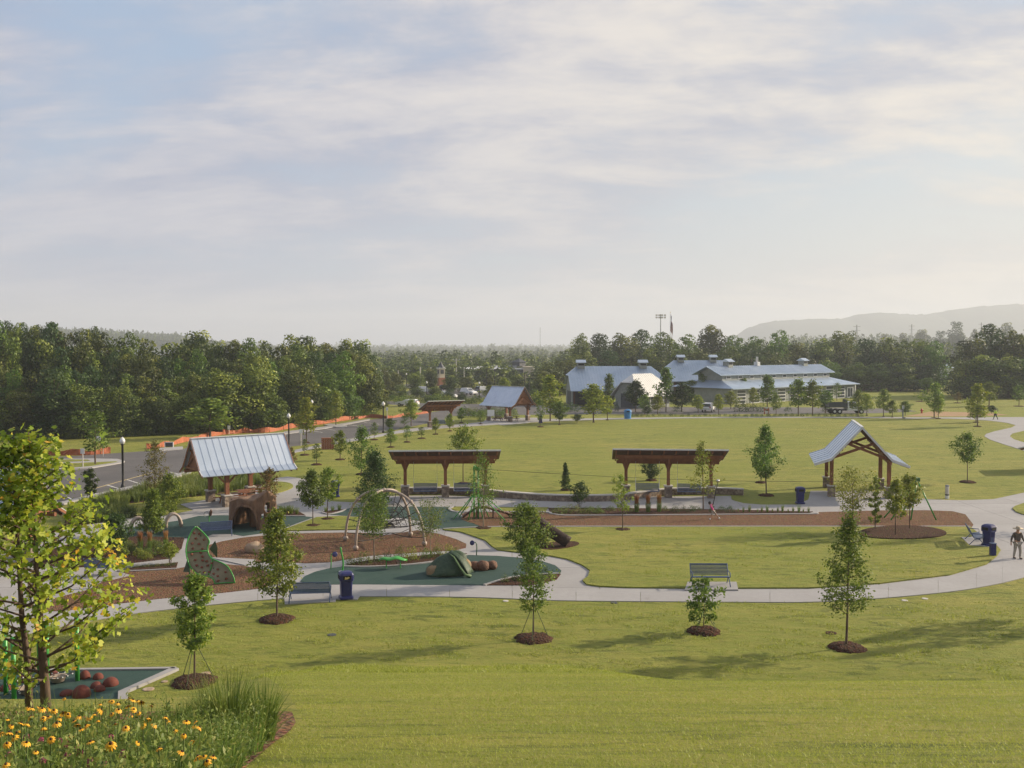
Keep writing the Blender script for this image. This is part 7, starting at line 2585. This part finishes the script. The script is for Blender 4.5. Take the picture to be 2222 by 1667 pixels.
        for k in (0.72, 0.84, 0.95):
            MB().bar((-3.4, 0, h * k), (3.4, 0, h * k), 0.3, 0.35).build('cross_arm', M['grey'], t)
    D = 1200
    t = thing('radio_mast', 'very thin radio mast rising from the far woodland', 'mast', ((1172 - CX) / F * D, D, 0))
    MB().lathe([(0.35, 0), (0.3, H + 46 / F * D)], 5).build('mast', M['grey'], t)

    for u, v, w, d, mt, lab in ((1097, 1304.5, 0.42, 0.25, 'cap', 'pale valve box lid by the path edge below the round tree'), (1333, 1308.5, 0.5, 0.28, 'dark_wall', 'dark valve box lid by the path edge left of the sparse tree'), (1963, 1303.5, 0.42, 0.25, 'cap', 'pale valve lid beside the curving path, nearer the tall tree'),
                                (2007, 1299.5, 0.42, 0.25, 'cap', 'pale valve lid beside the curving path, nearer the man'), (1803, 1374, 0.7, 0.4, 'dark_mulch', 'dark drain hollow beside the tallest slope tree'), (720, 1378, 0.55, 0.3, 'dark_wall', 'dark valve box lid on the slope below the blue bin'), (447, 1462, 0.5, 0.4, 'boulder', 'flat stepping stone behind the slender staked tree'),
                                (322, 1497, 0.6, 0.5, 'boulder', 'flat stepping stone by the white edging corner'), (357, 1480, 0.35, 0.3, 'boulder', 'small flat stone between edging and staked tree')):
        p = G(u, v)
        g = terrain(p.x, p.y)
        tag(MB().lathe([(w / 3, -0.05), (w / 3, 0.015), (w / 3.5, 0.025)], 10 if mt == 'boulder' else 12).build('ground_lid' if mt != 'boulder' else 'stepping_stone', M[mt], loc=(p.x, p.y, g)), lab.replace(' left of', ' near'), 'stone' if mt == 'boulder' else 'lid')


build_furniture()


# ------------------------------------------------------------------ vehicles
def car(label, loc, rz, paint='car_white', suv=True):
    t = thing('parked_car', label, 'car', loc, rz, 'parked cars')
    h = 1.72 if suv else 1.42
    prof = [(-2.25, 0.45), (-2.28, 0.85), (-2.1, 1.0), (-1.95, h - 0.12), (-1.6, h), (0.2, h - 0.03), (0.85, 1.05), (1.9, 0.92), (2.22, 0.75), (2.26, 0.42)]
    n = len(prof)
    vs = []
    for y, k in ((-0.88, 1), (-0.80, 0), (0.80, 0), (0.88, 1)):
        for x, z in prof:
            yy = y if z < 1.06 else y * (0.86 if k else 0.86)
            vs.append((x, yy, z))
    fs = [tuple(range(n)), tuple(range(4 * n - 1, 3 * n - 1, -1))]
    for j in range(3):
        for i in range(n):
            i2 = (i + 1) % n
            fs.append((j * n + i2, j * n + i, (j + 1) * n + i, (j + 1) * n + i2))
    b = MB().add(vs, fs).build('body', M[paint], t)
    for s in (-1, 1):
        y = s * 0.885 * 0.87
        MB().add([(-1.75, y * 1.01, 1.08), (-0.55, y * 1.01, 1.08), (-0.55, y * 0.985, h - 0.12), (-1.62, y * 0.985, h - 0.12)], [(0, 1, 2, 3)]).build('side_window', M['glass'], t)
        MB().add([(-0.45, y * 1.01, 1.08), (0.72, y * 1.01, 1.08), (0.15, y * 0.985, h - 0.14), (-0.45, y * 0.985, h - 0.12)], [(0, 1, 2, 3)]).build('side_window', M['glass'], t)
        for x in (-1.4, 1.4):
            w = MB().tube([(x, s * 0.72, 0.34), (x, s * 0.92, 0.34)], 0.34, 16).build('wheel', M['tyre'], t)
            MB().tube([(x, s * 0.91, 0.34), (x, s * 0.935, 0.34)], 0.2, 12).build('rim', M['steel'], w)
        MB().box((2.2, s * 0.62, 0.72), (0.12, 0.36, 0.14)).build('headlight', M['lamp_glass'], t)
        MB().box((-2.22, s * 0.68, 0.92), (0.1, 0.25, 0.22)).build('tail_light', M['red'], t)
    MB().add([(0.26, -0.66, h - 0.09), (0.26, 0.66, h - 0.09), (0.85, 0.74, 1.1), (0.85, -0.74, 1.1)], [(0, 1, 2, 3)]).build('windscreen', M['glass'], t)
    MB().add([(-1.99, -0.66, h - 0.16), (-1.99, 0.66, h - 0.16), (-2.12, 0.72, 1.06), (-2.12, -0.72, 1.06)], [(3, 2, 1, 0)]).build('rear_window', M['glass'], t)
    return t


def build_vehicles():
    for u, v, rz, p, suv, lab in ((971, 865, -0.5, 'car_white', True, 'white wagon parked among shrubs, nearest in the distant lot'), (1017, 857, -0.7, 'car_white', True, 'white car parked behind the nearest white wagon'), (1048, 852, 0.8, 'car_silver', True, 'silver car farther along the distant lot'),
                                  (923, 853, 0.1, 'car_white', True, 'white car parked near the monument tower'), (866, 862, 0.3, 'car_silver', False, 'silver-blue low car near the end of the dense wood'), (884, 882, 2.9, 'car_white', False, 'pale car on the street behind the yellow-green feathery tree'),
                                  (1537, 894, 1.2, 'car_white', True, 'white wagon parked before the barns between yellow trees'), (970, 849, 0.2, 'car_dark', True, 'dark car below the monument tower')):
        q = Z(u, v)
        car(lab, (q.x, q.y, 0.015), rz, p, suv)
    q = Z(1845, 898)
    t = thing('utility_truck', 'white pickup truck with dark open bed on the far street', 'truck', (q.x, q.y, 0.015), math.radians(3))
    s = q.y / F
    MB().box((-2.6, 0, 1.25), (3.3, 2.0, 0.15)).build('bed_floor', M['dark_wall'], t)
    for y in (-1.0, 1.0):
        MB().box((-2.6, y, 1.65), (3.3, 0.08, 0.75)).build('bed_side', M['dark_wall'], t)
    MB().box((-0.98, 0, 1.9), (0.1, 2.0, 1.3)).build('headboard', M['dark_wall'], t)
    MB().box((-4.2, 0, 1.65), (0.08, 2.0, 0.75)).build('tailgate', M['grey'], t)
    prof = [(-0.85, 0.6), (-0.85, 1.3), (-0.75, 2.1), (-0.5, 2.2), (0.5, 2.18), (1.0, 1.45), (2.2, 1.3), (2.4, 1.1), (2.42, 0.6)]
    n = len(prof)
    vs = [(x, -0.95, z) for x, z in prof] + [(x, 0.95, z) for x, z in prof]
    MB().add(vs, [tuple(range(n)), tuple(range(2 * n - 1, n - 1, -1))] + [((i + 1) % n, i, n + i, n + (i + 1) % n) for i in range(n)]).build('cab', M['car_white'], t)
    for y in (-0.96, 0.96):
        MB().add([(-0.6, y, 1.4), (0.85, y, 1.4), (0.45, y, 2.05), (-0.6, y, 2.05)], [(0, 1, 2, 3)]).build('side_window', M['glass'], t)
        for x in (-3.2, -2.3, 1.6):
            w = MB().tube([(x, y * 0.8, 0.45), (x, y * 1.06, 0.45)], 0.45, 16).build('wheel', M['tyre'], t)
            MB().tube([(x, y * 1.05, 0.45), (x, y * 1.08, 0.45)], 0.22, 12).build('rim', M['white'], w)
    MB().add([(0.53, -0.85, 2.15), (0.53, 0.85, 2.15), (1.02, 0.85, 1.5), (1.02, -0.85, 1.5)], [(0, 1, 2, 3)]).build('windscreen', M['glass'], t)
    for k in (-0.7, 0.7):
        MB().box((2.42, k, 0.95), (0.08, 0.3, 0.22)).build('headlight', M['lamp_glass'], t)
    MB().box((-1.2, 0.0, 0.7), (6.0, 0.9, 0.25)).build('chassis', M['black'], t)


build_vehicles()

# ------------------------------------------------------------------ people
def skin_obj(name, joints, edges, mat, parent, sub=2, root=0):
    me = bpy.data.meshes.new(name)
    keys = list(joints)
    me.from_pydata([joints[k][0] for k in keys], [(keys.index(a), keys.index(b)) for a, b in edges], [])
    o = place(name, me, parent)
    sm = o.modifiers.new('skin', 'SKIN')
    if not me.skin_vertices:
        bm = bmesh.new()
        bm.from_mesh(me)
        bm.verts.layers.skin.verify()
        bm.to_mesh(me)
        bm.free()
    for i, k in enumerate(keys):
        r = joints[k][1]
        me.skin_vertices[0].data[i].radius = r if isinstance(r, tuple) else (r, r)
        me.skin_vertices[0].data[i].use_root = (i == root)
    sm.use_smooth_shade = True
    ss = o.modifiers.new('subsurf', 'SUBSURF')
    ss.levels = sub
    ss.render_levels = sub
    me.materials.append(M[mat])
    return o


def person(label, loc, rz, J, shirt, trousers, shoes, hat=None, hair=True, shorts=False):
    t = thing('person', label, 'person', loc, rz)
    E = [('hip', 'belly'), ('belly', 'chest'), ('chest', 'neck'), ('neck', 'head'), ('head', 'crown')]
    for s in 'lr':
        E += [('chest', 'sh' + s), ('sh' + s, 'el' + s), ('el' + s, 'wr' + s), ('wr' + s, 'ha' + s), ('hip', 'th' + s), ('th' + s, 'kn' + s), ('kn' + s, 'an' + s), ('an' + s, 'to' + s)]
    b = skin_obj('body', J, E, 'skin', t)
    sub = {k: J[k] for k in ('hip', 'belly', 'chest', 'shl', 'shr', 'ell', 'elr')}
    if not shorts:
        sub.update({k: J[k] for k in ('wrl', 'wrr')})
    fat = {k: (p, tuple(x * 1.22 for x in (r if isinstance(r, tuple) else (r, r)))) for k, (p, r) in sub.items()}
    se = [('hip', 'belly'), ('belly', 'chest'), ('chest', 'shl'), ('chest', 'shr'), ('shl', 'ell'), ('shr', 'elr')]
    if not shorts:
        se += [('ell', 'wrl'), ('elr', 'wrr')]
    skin_obj('shirt', fat, se, shirt, t)
    ks = ['hip', 'thl', 'thr', 'knl', 'knr'] + ([] if shorts else ['anl', 'anr'])
    fat = {k: (J[k][0], tuple(x * 1.28 for x in (J[k][1] if isinstance(J[k][1], tuple) else (J[k][1], J[k][1])))) for k in ks}
    te = [('hip', 'thl'), ('hip', 'thr'), ('thl', 'knl'), ('thr', 'knr')] + ([] if shorts else [('knl', 'anl'), ('knr', 'anr')])
    skin_obj('trousers', fat, te, trousers, t)
    for s in 'lr':
        a, c = Vector(J['an' + s][0]), Vector(J['to' + s][0])
        MB().ball(a.lerp(c, 0.5) - Vector((0, 0, 0.02)), (0.055, 0.13, 0.05), 10, 7, 0, 0, -0.05).build('shoe', M[shoes], t, True)
    hd = Vector(J['head'][0]).lerp(Vector(J['crown'][0]), 0.5)
    fr = Vector((0, -1, 0))
    for s in (-1, 1):
        MB().ball(hd + Vector((s * 0.035, -0.088, 0.005)), 0.012, 6, 5).build('eye', M['dark'], b)
        MB().ball(hd + Vector((s * 0.088, 0.0, -0.01)), (0.012, 0.025, 0.033), 7, 5).build('ear', M['skin'], b)
    MB().ball(hd + Vector((0, -0.10, -0.02)), (0.013, 0.02, 0.022), 7, 5).build('nose', M['skin'], b)
    MB().ball(hd + Vector((0, -0.088, -0.06)), (0.026, 0.01, 0.007), 7, 5).build('mouth', M['hold'], b)
    for s in 'lr':                                   # fingers
        w, h = Vector(J['wr' + s][0]), Vector(J['ha' + s][0])
        d = (h - w).normalized()
        side = d.cross(Vector((0, 1, 0))).normalized() if abs(d.y) < 0.9 else Vector((1, 0, 0))
        other = d.cross(side)
        mb = MB()
        for k in range(4):
            o = other * (k - 1.5) * 0.02
            ln = (0.07, 0.08, 0.076, 0.06)[k]
            mb.tube([h + o, h + o + d * ln * 0.6 + side * 0.008, h + o + d * ln + side * 0.03], [0.009, 0.008, 0.006], 5)
        mb.tube([h - d * 0.04 + other * 0.035, h + other * 0.055, h + other * 0.06 + d * 0.03], [0.01, 0.009, 0.007], 5)
        mb.build('fingers', M['skin'], b, True)
    if hair:
        MB().ball(hd + Vector((0, 0.02, 0.025)), (0.103, 0.115, 0.115), 12, 9, 0.02, 3).build('hair', M['hair'], t, True)
    if hat:
        MB().lathe([(0.27, 0.03), (0.265, 0.05), (0.11, 0.055), (0.105, 0.13), (0.07, 0.16), (0.01, 0.165)], 20, (hd.x, hd.y, hd.z + 0.0)).build('hat', M[hat], t, True)
        MB().lathe([(0.115, 0.058), (0.113, 0.085)], 20, (hd.x, hd.y, hd.z + 0.0), False).build('hat_band', M['dark'], t)
    return t


def build_people():
    p = Z(2207, 1214)
    J = {'hip': ((0, 0, 0.93), (0.145, 0.11)), 'belly': ((0, 0.01, 1.1), (0.15, 0.115)), 'chest': ((0, 0.0, 1.33), (0.165, 0.12)), 'neck': ((0, -0.01, 1.49), 0.055), 'head': ((0, -0.03, 1.57), (0.082, 0.095)), 'crown': ((0, -0.02, 1.70), (0.08, 0.095)),
         'shl': ((-0.19, 0, 1.40), 0.065), 'ell': ((-0.31, 0.05, 1.14), 0.05), 'wrl': ((-0.38, 0.0, 0.92), 0.035), 'hal': ((-0.40, -0.02, 0.83), (0.035, 0.03)),
         'shr': ((0.19, 0, 1.40), 0.065), 'elr': ((0.31, 0.0, 1.13), 0.05), 'wrr': ((0.37, -0.08, 0.92), 0.035), 'har': ((0.39, -0.11, 0.83), (0.035, 0.03)),
         'thl': ((-0.1, 0, 0.86), 0.09), 'knl': ((-0.10, 0.05, 0.48), 0.062), 'anl': ((-0.09, 0.16, 0.09), 0.042), 'tol': ((-0.10, 0.02, 0.04), (0.035, 0.03)),
         'thr': ((0.1, 0, 0.86), 0.09), 'knr': ((0.12, -0.09, 0.48), 0.062), 'anr': ((0.13, -0.05, 0.09), 0.042), 'tor': ((0.14, -0.19, 0.04), (0.035, 0.03))}
    person('walking man in wide straw hat, dark long-sleeved shirt and light trousers', (p.x, p.y, 0.03), 0.15, J, 'shirt', 'khaki', 'shoe', 'straw', False)
    p = Z(2160, 911)
    J2 = {k: ((v[0][0], v[0][1], v[0][2]), v[1]) for k, v in J.items()}
    J2['knl'] = ((-0.10, -0.16, 0.5), 0.062)
    J2['anl'] = ((-0.09, -0.28, 0.1), 0.042)
    J2['tol'] = ((-0.09, -0.42, 0.06), (0.035, 0.03))
    J2['knr'] = ((0.10, 0.1, 0.5), 0.062)
    J2['anr'] = ((0.10, 0.38, 0.12), 0.042)
    J2['tor'] = ((0.10, 0.28, 0.04), (0.035, 0.03))
    person('distant walker in bright green top on the winding path', (p.x, p.y, 0.03), -1.4, J2, 'hivis', 'jeans', 'shoe', None, True)
    # child holding the zip line rod: built facing the tower, leaning back
    g = GRIP
    base = Vector((g.x - 0.02, g.y - 0.05, 0.06))
    gz = g.z - base.z
    J = {'hip': ((0.05, 0, 0.58), (0.085, 0.07)), 'belly': ((-0.01, 0, 0.70), (0.085, 0.07)), 'chest': ((-0.09, 0, 0.84), (0.095, 0.075)), 'neck': ((-0.14, 0, 0.95), 0.035), 'head': ((-0.17, -0.01, 1.01), (0.068, 0.075)), 'crown': ((-0.21, 0, 1.12), (0.066, 0.075)),
         'shl': ((-0.14, -0.11, 0.89), 0.04), 'ell': ((-0.13, -0.13, 1.02), 0.03), 'wrl': ((-0.02, -0.05, gz - 0.06), 0.022), 'hal': ((0.0, -0.01, gz), (0.022, 0.02)),
         'shr': ((-0.05, 0.11, 0.90), 0.04), 'elr': ((0.02, 0.13, 1.04), 0.03), 'wrr': ((0.02, 0.07, gz + 0.02), 0.022), 'har': ((0.03, 0.06, gz + 0.08), (0.022, 0.02)),
         'thl': ((0.02, -0.055, 0.53), 0.055), 'knl': ((-0.08, -0.07, 0.28), 0.04), 'anl': ((-0.16, -0.07, 0.06), 0.028), 'tol': ((-0.22, -0.16, 0.03), (0.024, 0.02)),
         'thr': ((0.08, 0.055, 0.53), 0.055), 'knr': ((0.25, 0.07, 0.32), 0.04), 'anr': ((0.42, 0.07, 0.10), 0.028), 'tor': ((0.50, 0.0, 0.06), (0.024, 0.02))}
    person('child in a pink shirt leaning back and holding the zip line rod', base, 0.0, J, 'pink', 'khaki', 'white_shoe', None, True, True)


build_people()


# ------------------------------------------------------------------ the flower bed on the hillside
def bed_inside(u, v):
    """limit of the bed seen on the hillside"""
    lim = np.interp(v, [1480, 1500, 1540, 1572, 1590, 1620, 1667, 1800], [560, 590, 625, 640, 628, 590, 535, 430])
    return u < lim


def build_bed():
    # soil sheet following the slope
    rows = []
    edge = []
    for v in range(1548, 2000, 8):
        lim = np.interp(v, [1470, 1500, 1540, 1572, 1590, 1620, 1667, 1800, 2000], [560, 600, 630, 642, 630, 592, 538, 430, 300])
        row = []
        for k in range(30):
            u = -420 + (lim + 420) * k / 29
            p = hit(u, v)
            row.append((p.x, p.y, terrain(p.x, p.y) + 0.025))
        rows.append(row)
    tag(MB().sheet(rows).build('flower_bed_mulch', M['dark_mulch'], smooth=True), kind='structure')
    bpy.data.objects['flower_bed_mulch'].data.materials[0] = M['mulch']
    rng = np.random.default_rng(33)

    def scatter(n, vlo, vhi, ulo, uhi, h=0.0):
        out = []
        while len(out) < n:
            u, v = rng.uniform(ulo, uhi), rng.uniform(vlo, vhi)
            if bed_inside(u + 12, v):
                out.append(hit(u, v))
        return out

    def pool(me):
        v = np.zeros(len(me.vertices) * 3, dtype=np.float32)
        me.vertices.foreach_get('co', v)
        f = np.zeros(len(me.polygons) * 4, dtype=np.int32)
        me.loops.foreach_get('vertex_index', f)
        return v.reshape(-1, 3), f.reshape(-1, 4)

    def mass(name, label, cat, protos, pts, lo, hi, mat, mean=0.5):
        VS, FS, AS, nb = [], [], [], 0
        for i, p in enumerate(pts):
            pv, pf = protos[i % len(protos)]
            s = rng.uniform(lo, hi)
            a = rng.uniform(0, 6.28)
            c, sn = math.cos(a), math.sin(a)
            q = np.stack([pv[:, 0] * c - pv[:, 1] * sn, pv[:, 0] * sn + pv[:, 1] * c, pv[:, 2]], 1) * s
            VS.append(q + np.array([p.x, p.y, p.z - 0.02]))
            FS.append(pf + nb)
            nb += len(pv)
            AS.append(np.clip(rng.normal(mean + rng.normal() * 0.1, 0.2, len(pf)), 0, 1))
        o = place(name, np_mesh(name, np.concatenate(VS), np.concatenate(FS), L[mat], np.concatenate(AS)))
        tag(o, label, cat, kind='stuff')
    gp = [pool(blades_mesh(200 + i, 40, 0.55, 0.30, 0.011, 'blade', 0.6, 0.10)) for i in range(4)]
    mass('bed_grasses', 'arching green grass blades filling the flower bed', 'grass', gp, scatter(620, 1618, 2000, -300, 640), 0.55, 1.05, 'blade', 0.5)

    def leafy(seed):
        r = np.random.default_rng(seed)
        P, N = [], []
        for st in range(9):
            a, ln = r.uniform(0, 6.28), r.uniform(0.3, 0.62)
            for k in range(16):
                q = 0.15 + 0.85 * k / 15
                P.append((0.14 * q * math.cos(a) * ln * 2 + r.normal() * 0.035, 0.14 * q * math.sin(a) * ln * 2 + r.normal() * 0.035, q * ln))
        P = np.array(P)
        V, Fc = leaf_verts(P, r.uniform(0.025, 0.07, len(P)), r.normal(size=(len(P), 3)) + np.array([0, 0, 0.6]), r, aspect=0.4)
        return V, Fc
    mass('bed_foliage', 'fine leafy perennials massed in the flower bed', 'foliage', [leafy(210 + i) for i in range(5)], scatter(900, 1622, 2000, -300, 610), 0.55, 0.92, 'meadow', 0.55)
    # big ornamental grass clumps at the bed's end
    clump = [blades_mesh(230 + i, 520, 0.95, 0.46, 0.013, 'blade', 0.5, 0.16) for i in range(3)]
    for i, (u, v, k, lab) in enumerate([(500, 1618, 0.8, 'dense arching ornamental grass clump at the end of the flower bed'), (568, 1612, 0.74, 'outermost ornamental grass clump beside the mulch edge and lawn'), (458, 1608, 0.72, 'ornamental grass clump behind the bed flowers'), (398, 1606, 0.45, 'ornamental grass clump near the corner of the near rubber'), (345, 1606, 0.36, 'shorter ornamental grass clump among the flower tops')]):
        p = hit(u, v)
        t = thing('ornamental_grass', lab, 'grass', p, i * 1.3)
        place('blades', clump[i % 3], t, scale=(k, k, k))
    for i, (u, v, w, h) in enumerate([(492, 1645, 0.5, 0.26), (455, 1650, 0.42, 0.24), (150, 1560, 0.45, 0.2), (195, 1556, 0.5, 0.2), (255, 1546, 0.4, 0.16)]):
        p = hit(u, v)
        t = thing('bed_shrub', ['low bushy plant at the foot of the grass clumps', 'low bushy plant between grass clumps and flowers', 'yellow-green bushy plant below the biggest dome', 'yellow-green bushy plant behind the flower tops', 'yellow-green bushy plant at the rubber corner'][i], 'plant', p, i)
        place('foliage', SHRUB['meadow' if i < 2 else 'yellow'][i % 2], t, scale=(w, w, h))
    # flowers
    petal = MB()
    for k in range(11):
        a = 2 * math.pi * k / 11
        c, s = math.cos(a), math.sin(a)
        pts = [(0.008, -0.006, 0), (0.024, -0.011, 0.001), (0.045, -0.008, -0.012), (0.052, 0.0, -0.018), (0.045, 0.008, -0.012), (0.024, 0.011, 0.001), (0.008, 0.006, 0)]
        petal.add([(x * c - y * s, x * s + y * c, z) for x, y, z in pts], [tuple(range(7))])
    petal_me = petal.mesh('petals', M['petal'])
    cone_me = MB().ball((0, 0, 0.008), (0.014, 0.014, 0.018), 8, 6).mesh('flower_centre', M['cone'], True)
    heads = [(139, 1517), (62, 1536), (70, 1537), (85, 1536), (92, 1538), (108, 1537), (117, 1542), (137, 1548), (148, 1551), (130, 1559), (94, 1559), (58, 1571), (123, 1570), (16, 1561), (20, 1591), (36, 1591), (3, 1591), (217, 1528), (237, 1521), (243, 1523), (255, 1526), (280, 1515), (289, 1519), (298, 1521), (307, 1524), (329, 1532), (278, 1533),
             (258, 1541), (291, 1540), (300, 1548), (242, 1550), (204, 1550), (220, 1541), (193, 1557), (284, 1555), (212, 1564), (273, 1580), (360, 1557), (363, 1566), (336, 1573), (378, 1586), (172, 1555), (168, 1573), (175, 1583), (405, 1566), (424, 1566), (422, 1576), (433, 1579), (415, 1609), (399, 1595), (429, 1643), (442, 1642), (463, 1642), (449, 1653), (12, 1659), (78, 1632),
             (58, 1612), (15, 1614), (30, 1600), (110, 1605), (150, 1600), (196, 1610), (240, 1615), (300, 1612), (345, 1625), (395, 1632), (95, 1580), (46, 1570), (320, 1560), (310, 1575), (250, 1572), (160, 1565), (186, 1575), (105, 1556), (26, 1575), (66, 1556)]
    for i, (u, v) in enumerate(heads):
        q = hit(u, v, 0.46 + 0.10 * ((i * 7) % 5) / 5)
        g = terrain(q.x, q.y)
        t = thing('coneflower', 'golden coneflower with drooping petals and dark centre in the flower bed', 'flower', (q.x, q.y, g), rng.uniform(0, 6.28), 'golden coneflowers of the flower bed')
        hz = q.z - g
        MB().tube([(0.03, 0.02, 0), (0.01, 0.0, hz * 0.5), (0, 0, hz)], 0.004, 4, False).build('stem', M['stem'], t)
        sc = rng.uniform(0.32, 0.6)
        o = place('petals', petal_me, t, loc=(0, 0, hz), scale=(sc, sc, sc))
        o.rotation_euler = (rng.uniform(-0.75, 0.75), rng.uniform(-0.75, 0.75), 0)
        o.scale.z *= rng.uniform(0.6, 2.4)
        place('flower_centre', cone_me, t, loc=(0, 0, hz), scale=(sc, sc, sc))
    r = np.random.default_rng(8)
    d = r.normal(size=(90, 3))
    d /= np.linalg.norm(d, axis=1, keepdims=True)
    V, Fc = leaf_verts(d * 0.028, r.uniform(0.014, 0.024, 90), d + r.normal(size=(90, 3)) * 0.3, r)
    bee_me = np_mesh('bloom', V, Fc, M['pink_flower'])
    for i, (u, v) in enumerate([(58, 1603), (89, 1607), (128, 1609), (132, 1616), (144, 1616), (169, 1624), (172, 1632), (145, 1641), (224, 1660), (198, 1657), (240, 1600), (20, 1640), (268, 1640), (95, 1652)]):
        q = hit(u, v, 0.40)
        g = terrain(q.x, q.y)
        t = thing('bee_balm', 'shaggy pink flower low in the flower bed', 'flower', (q.x, q.y, g), i, 'pink flowers of the flower bed')
        MB().tube([(0.02, 0, 0), (0, 0, q.z - g)], 0.004, 4, False).build('stem', M['stem'], t)
        place('bloom', bee_me, t, loc=(0, 0, q.z - g), scale=(0.7, 0.7, 1.1 if i % 3 == 0 else 0.7))


build_bed()


# ------------------------------------------------------------------ turf blades on the near slope
def build_turf():
    rng = np.random.default_rng(77)
    N = 300000
    y = 5.5 + 29.0 * rng.uniform(0, 1, N)
    half = 0.60 * y + 1.0
    x = rng.uniform(-1, 1, N) * half
    u = CX + F * x / y
    zz = np.array([terrain(a, b) for a, b in zip(x, y)])
    v = V0 + F * (H - zz) / y
    lim = np.interp(v, [1470, 1500, 1540, 1572, 1590, 1620, 1667, 1800, 2000], [560, 600, 632, 645, 632, 594, 540, 432, 302])
    keep = u > lim + 4
    x, y, zz = x[keep], y[keep], zz[keep]
    n = len(x)
    clumpn = 0.5 + 0.5 * np.sin(x * 1.7 + np.sin(y * 2.3) * 1.5) * np.sin(y * 1.9 + x * 0.6)
    h = rng.uniform(0.010, 0.026, n) * (0.8 + 0.4 * clumpn)
    a = rng.uniform(0, 6.28, n)
    w = rng.uniform(0.003, 0.006, n) * (0.7 + y / 14)
    lx, ly = rng.normal(size=n) * h * 1.0, rng.normal(size=n) * h * 1.0
    V = np.zeros((n, 3, 3))
    V[:, 0] = np.stack([x - w * np.cos(a), y - w * np.sin(a), zz - 0.006], 1)
    V[:, 1] = np.stack([x + w * np.cos(a), y + w * np.sin(a), zz - 0.006], 1)
    V[:, 2] = np.stack([x + lx, y + ly, zz + h], 1)
    rnd = np.clip(rng.normal(0.5, 0.10, n) + 0.5 * (np.sin(y * 1.5 + 0.5 * np.sin(x * 0.35)) * 0.5), 0, 1)
    o = place('grass', np_mesh('grass', V.reshape(-1, 3), np.arange(n * 3).reshape(-1, 3), L['turf'], rnd))
    tag(o, 'short mown turf blades on the near hillside', 'grass', kind='stuff')

    # rougher, unmown tufts on the level lawns
    N = 150000
    y = 28 + 42 * rng.uniform(0, 1, N) ** 1.3
    x = rng.uniform(-1, 1, N) * (0.58 * y)
    nz = np.sin(x * 0.9 + np.sin(y * 1.3) * 2) * np.sin(y * 2.1 + np.sin(x * 0.5) * 1.5) + 0.5 * np.sin(x * 2.3 + y * 3.7) + rng.normal(size=N) * 0.35
    u, v = CX + F * x / y, V0 + F * H / y
    ok = (nz > 0.45) & ((v > 1312) | ((v > 1152) & (v < 1262) & (u > 1320) & (u < 2040)))
    ok &= ~((u < 420) & (v < 1560)) | (v < 1440)
    ok &= (v < 1440) | (u > 400)
    ok &= v > np.interp(u, [-300, 0, 246, 467, 745], [1460, 1390, 1347, 1322, 1312]) * (v > 1280)
    x, y = x[ok], y[ok]
    n = len(x)
    z = np.array([terrain(a, b) for a, b in zip(x, y)])
    z = np.where(V0 + F * H / y < 1280, 0.1, z)
    h = rng.uniform(0.04, 0.11, n)
    a = rng.uniform(0, 6.28, n)
    w = rng.uniform(0.012, 0.03, n)
    V = np.zeros((n, 3, 3))
    V[:, 0] = np.stack([x - w * np.cos(a), y - w * np.sin(a), z - 0.006], 1)
    V[:, 1] = np.stack([x + w * np.cos(a), y + w * np.sin(a), z - 0.006], 1)
    V[:, 2] = np.stack([x + rng.normal(size=n) * h * 0.8, y + rng.normal(size=n) * h * 0.8, z + h], 1)
    o = place('grass', np_mesh('grass', V.reshape(-1, 3), np.arange(n * 3).reshape(-1, 3), L['turf'], np.clip(rng.normal(0.3, 0.2, n), 0, 1)))
    tag(o, 'rough tufts of longer grass on the level lawns', 'grass', kind='stuff')


build_turf()

# ------------------------------------------------------------------ the air
def make_haze():
    m = bpy.data.materials.new('haze_air')
    m.use_nodes = True
    nt = m.node_tree
    nt.nodes.clear()
    pv = nt.nodes.new('ShaderNodeVolumePrincipled')
    pv.inputs['Color'].default_value = (0.88, 0.94, 1.0, 1)
    pv.inputs['Density'].default_value = 0.0003
    pv.inputs['Anisotropy'].default_value = 0.15
    out = nt.nodes.new('ShaderNodeOutputMaterial')
    nt.links.new(pv.outputs[0], out.inputs['Volume'])
    o = MB().box((0, 3050, 114.5), (20000, 6300, 231)).build('haze', m)
    tag(o, 'pale morning haze filling the valley air', 'haze', kind='stuff')


make_haze()
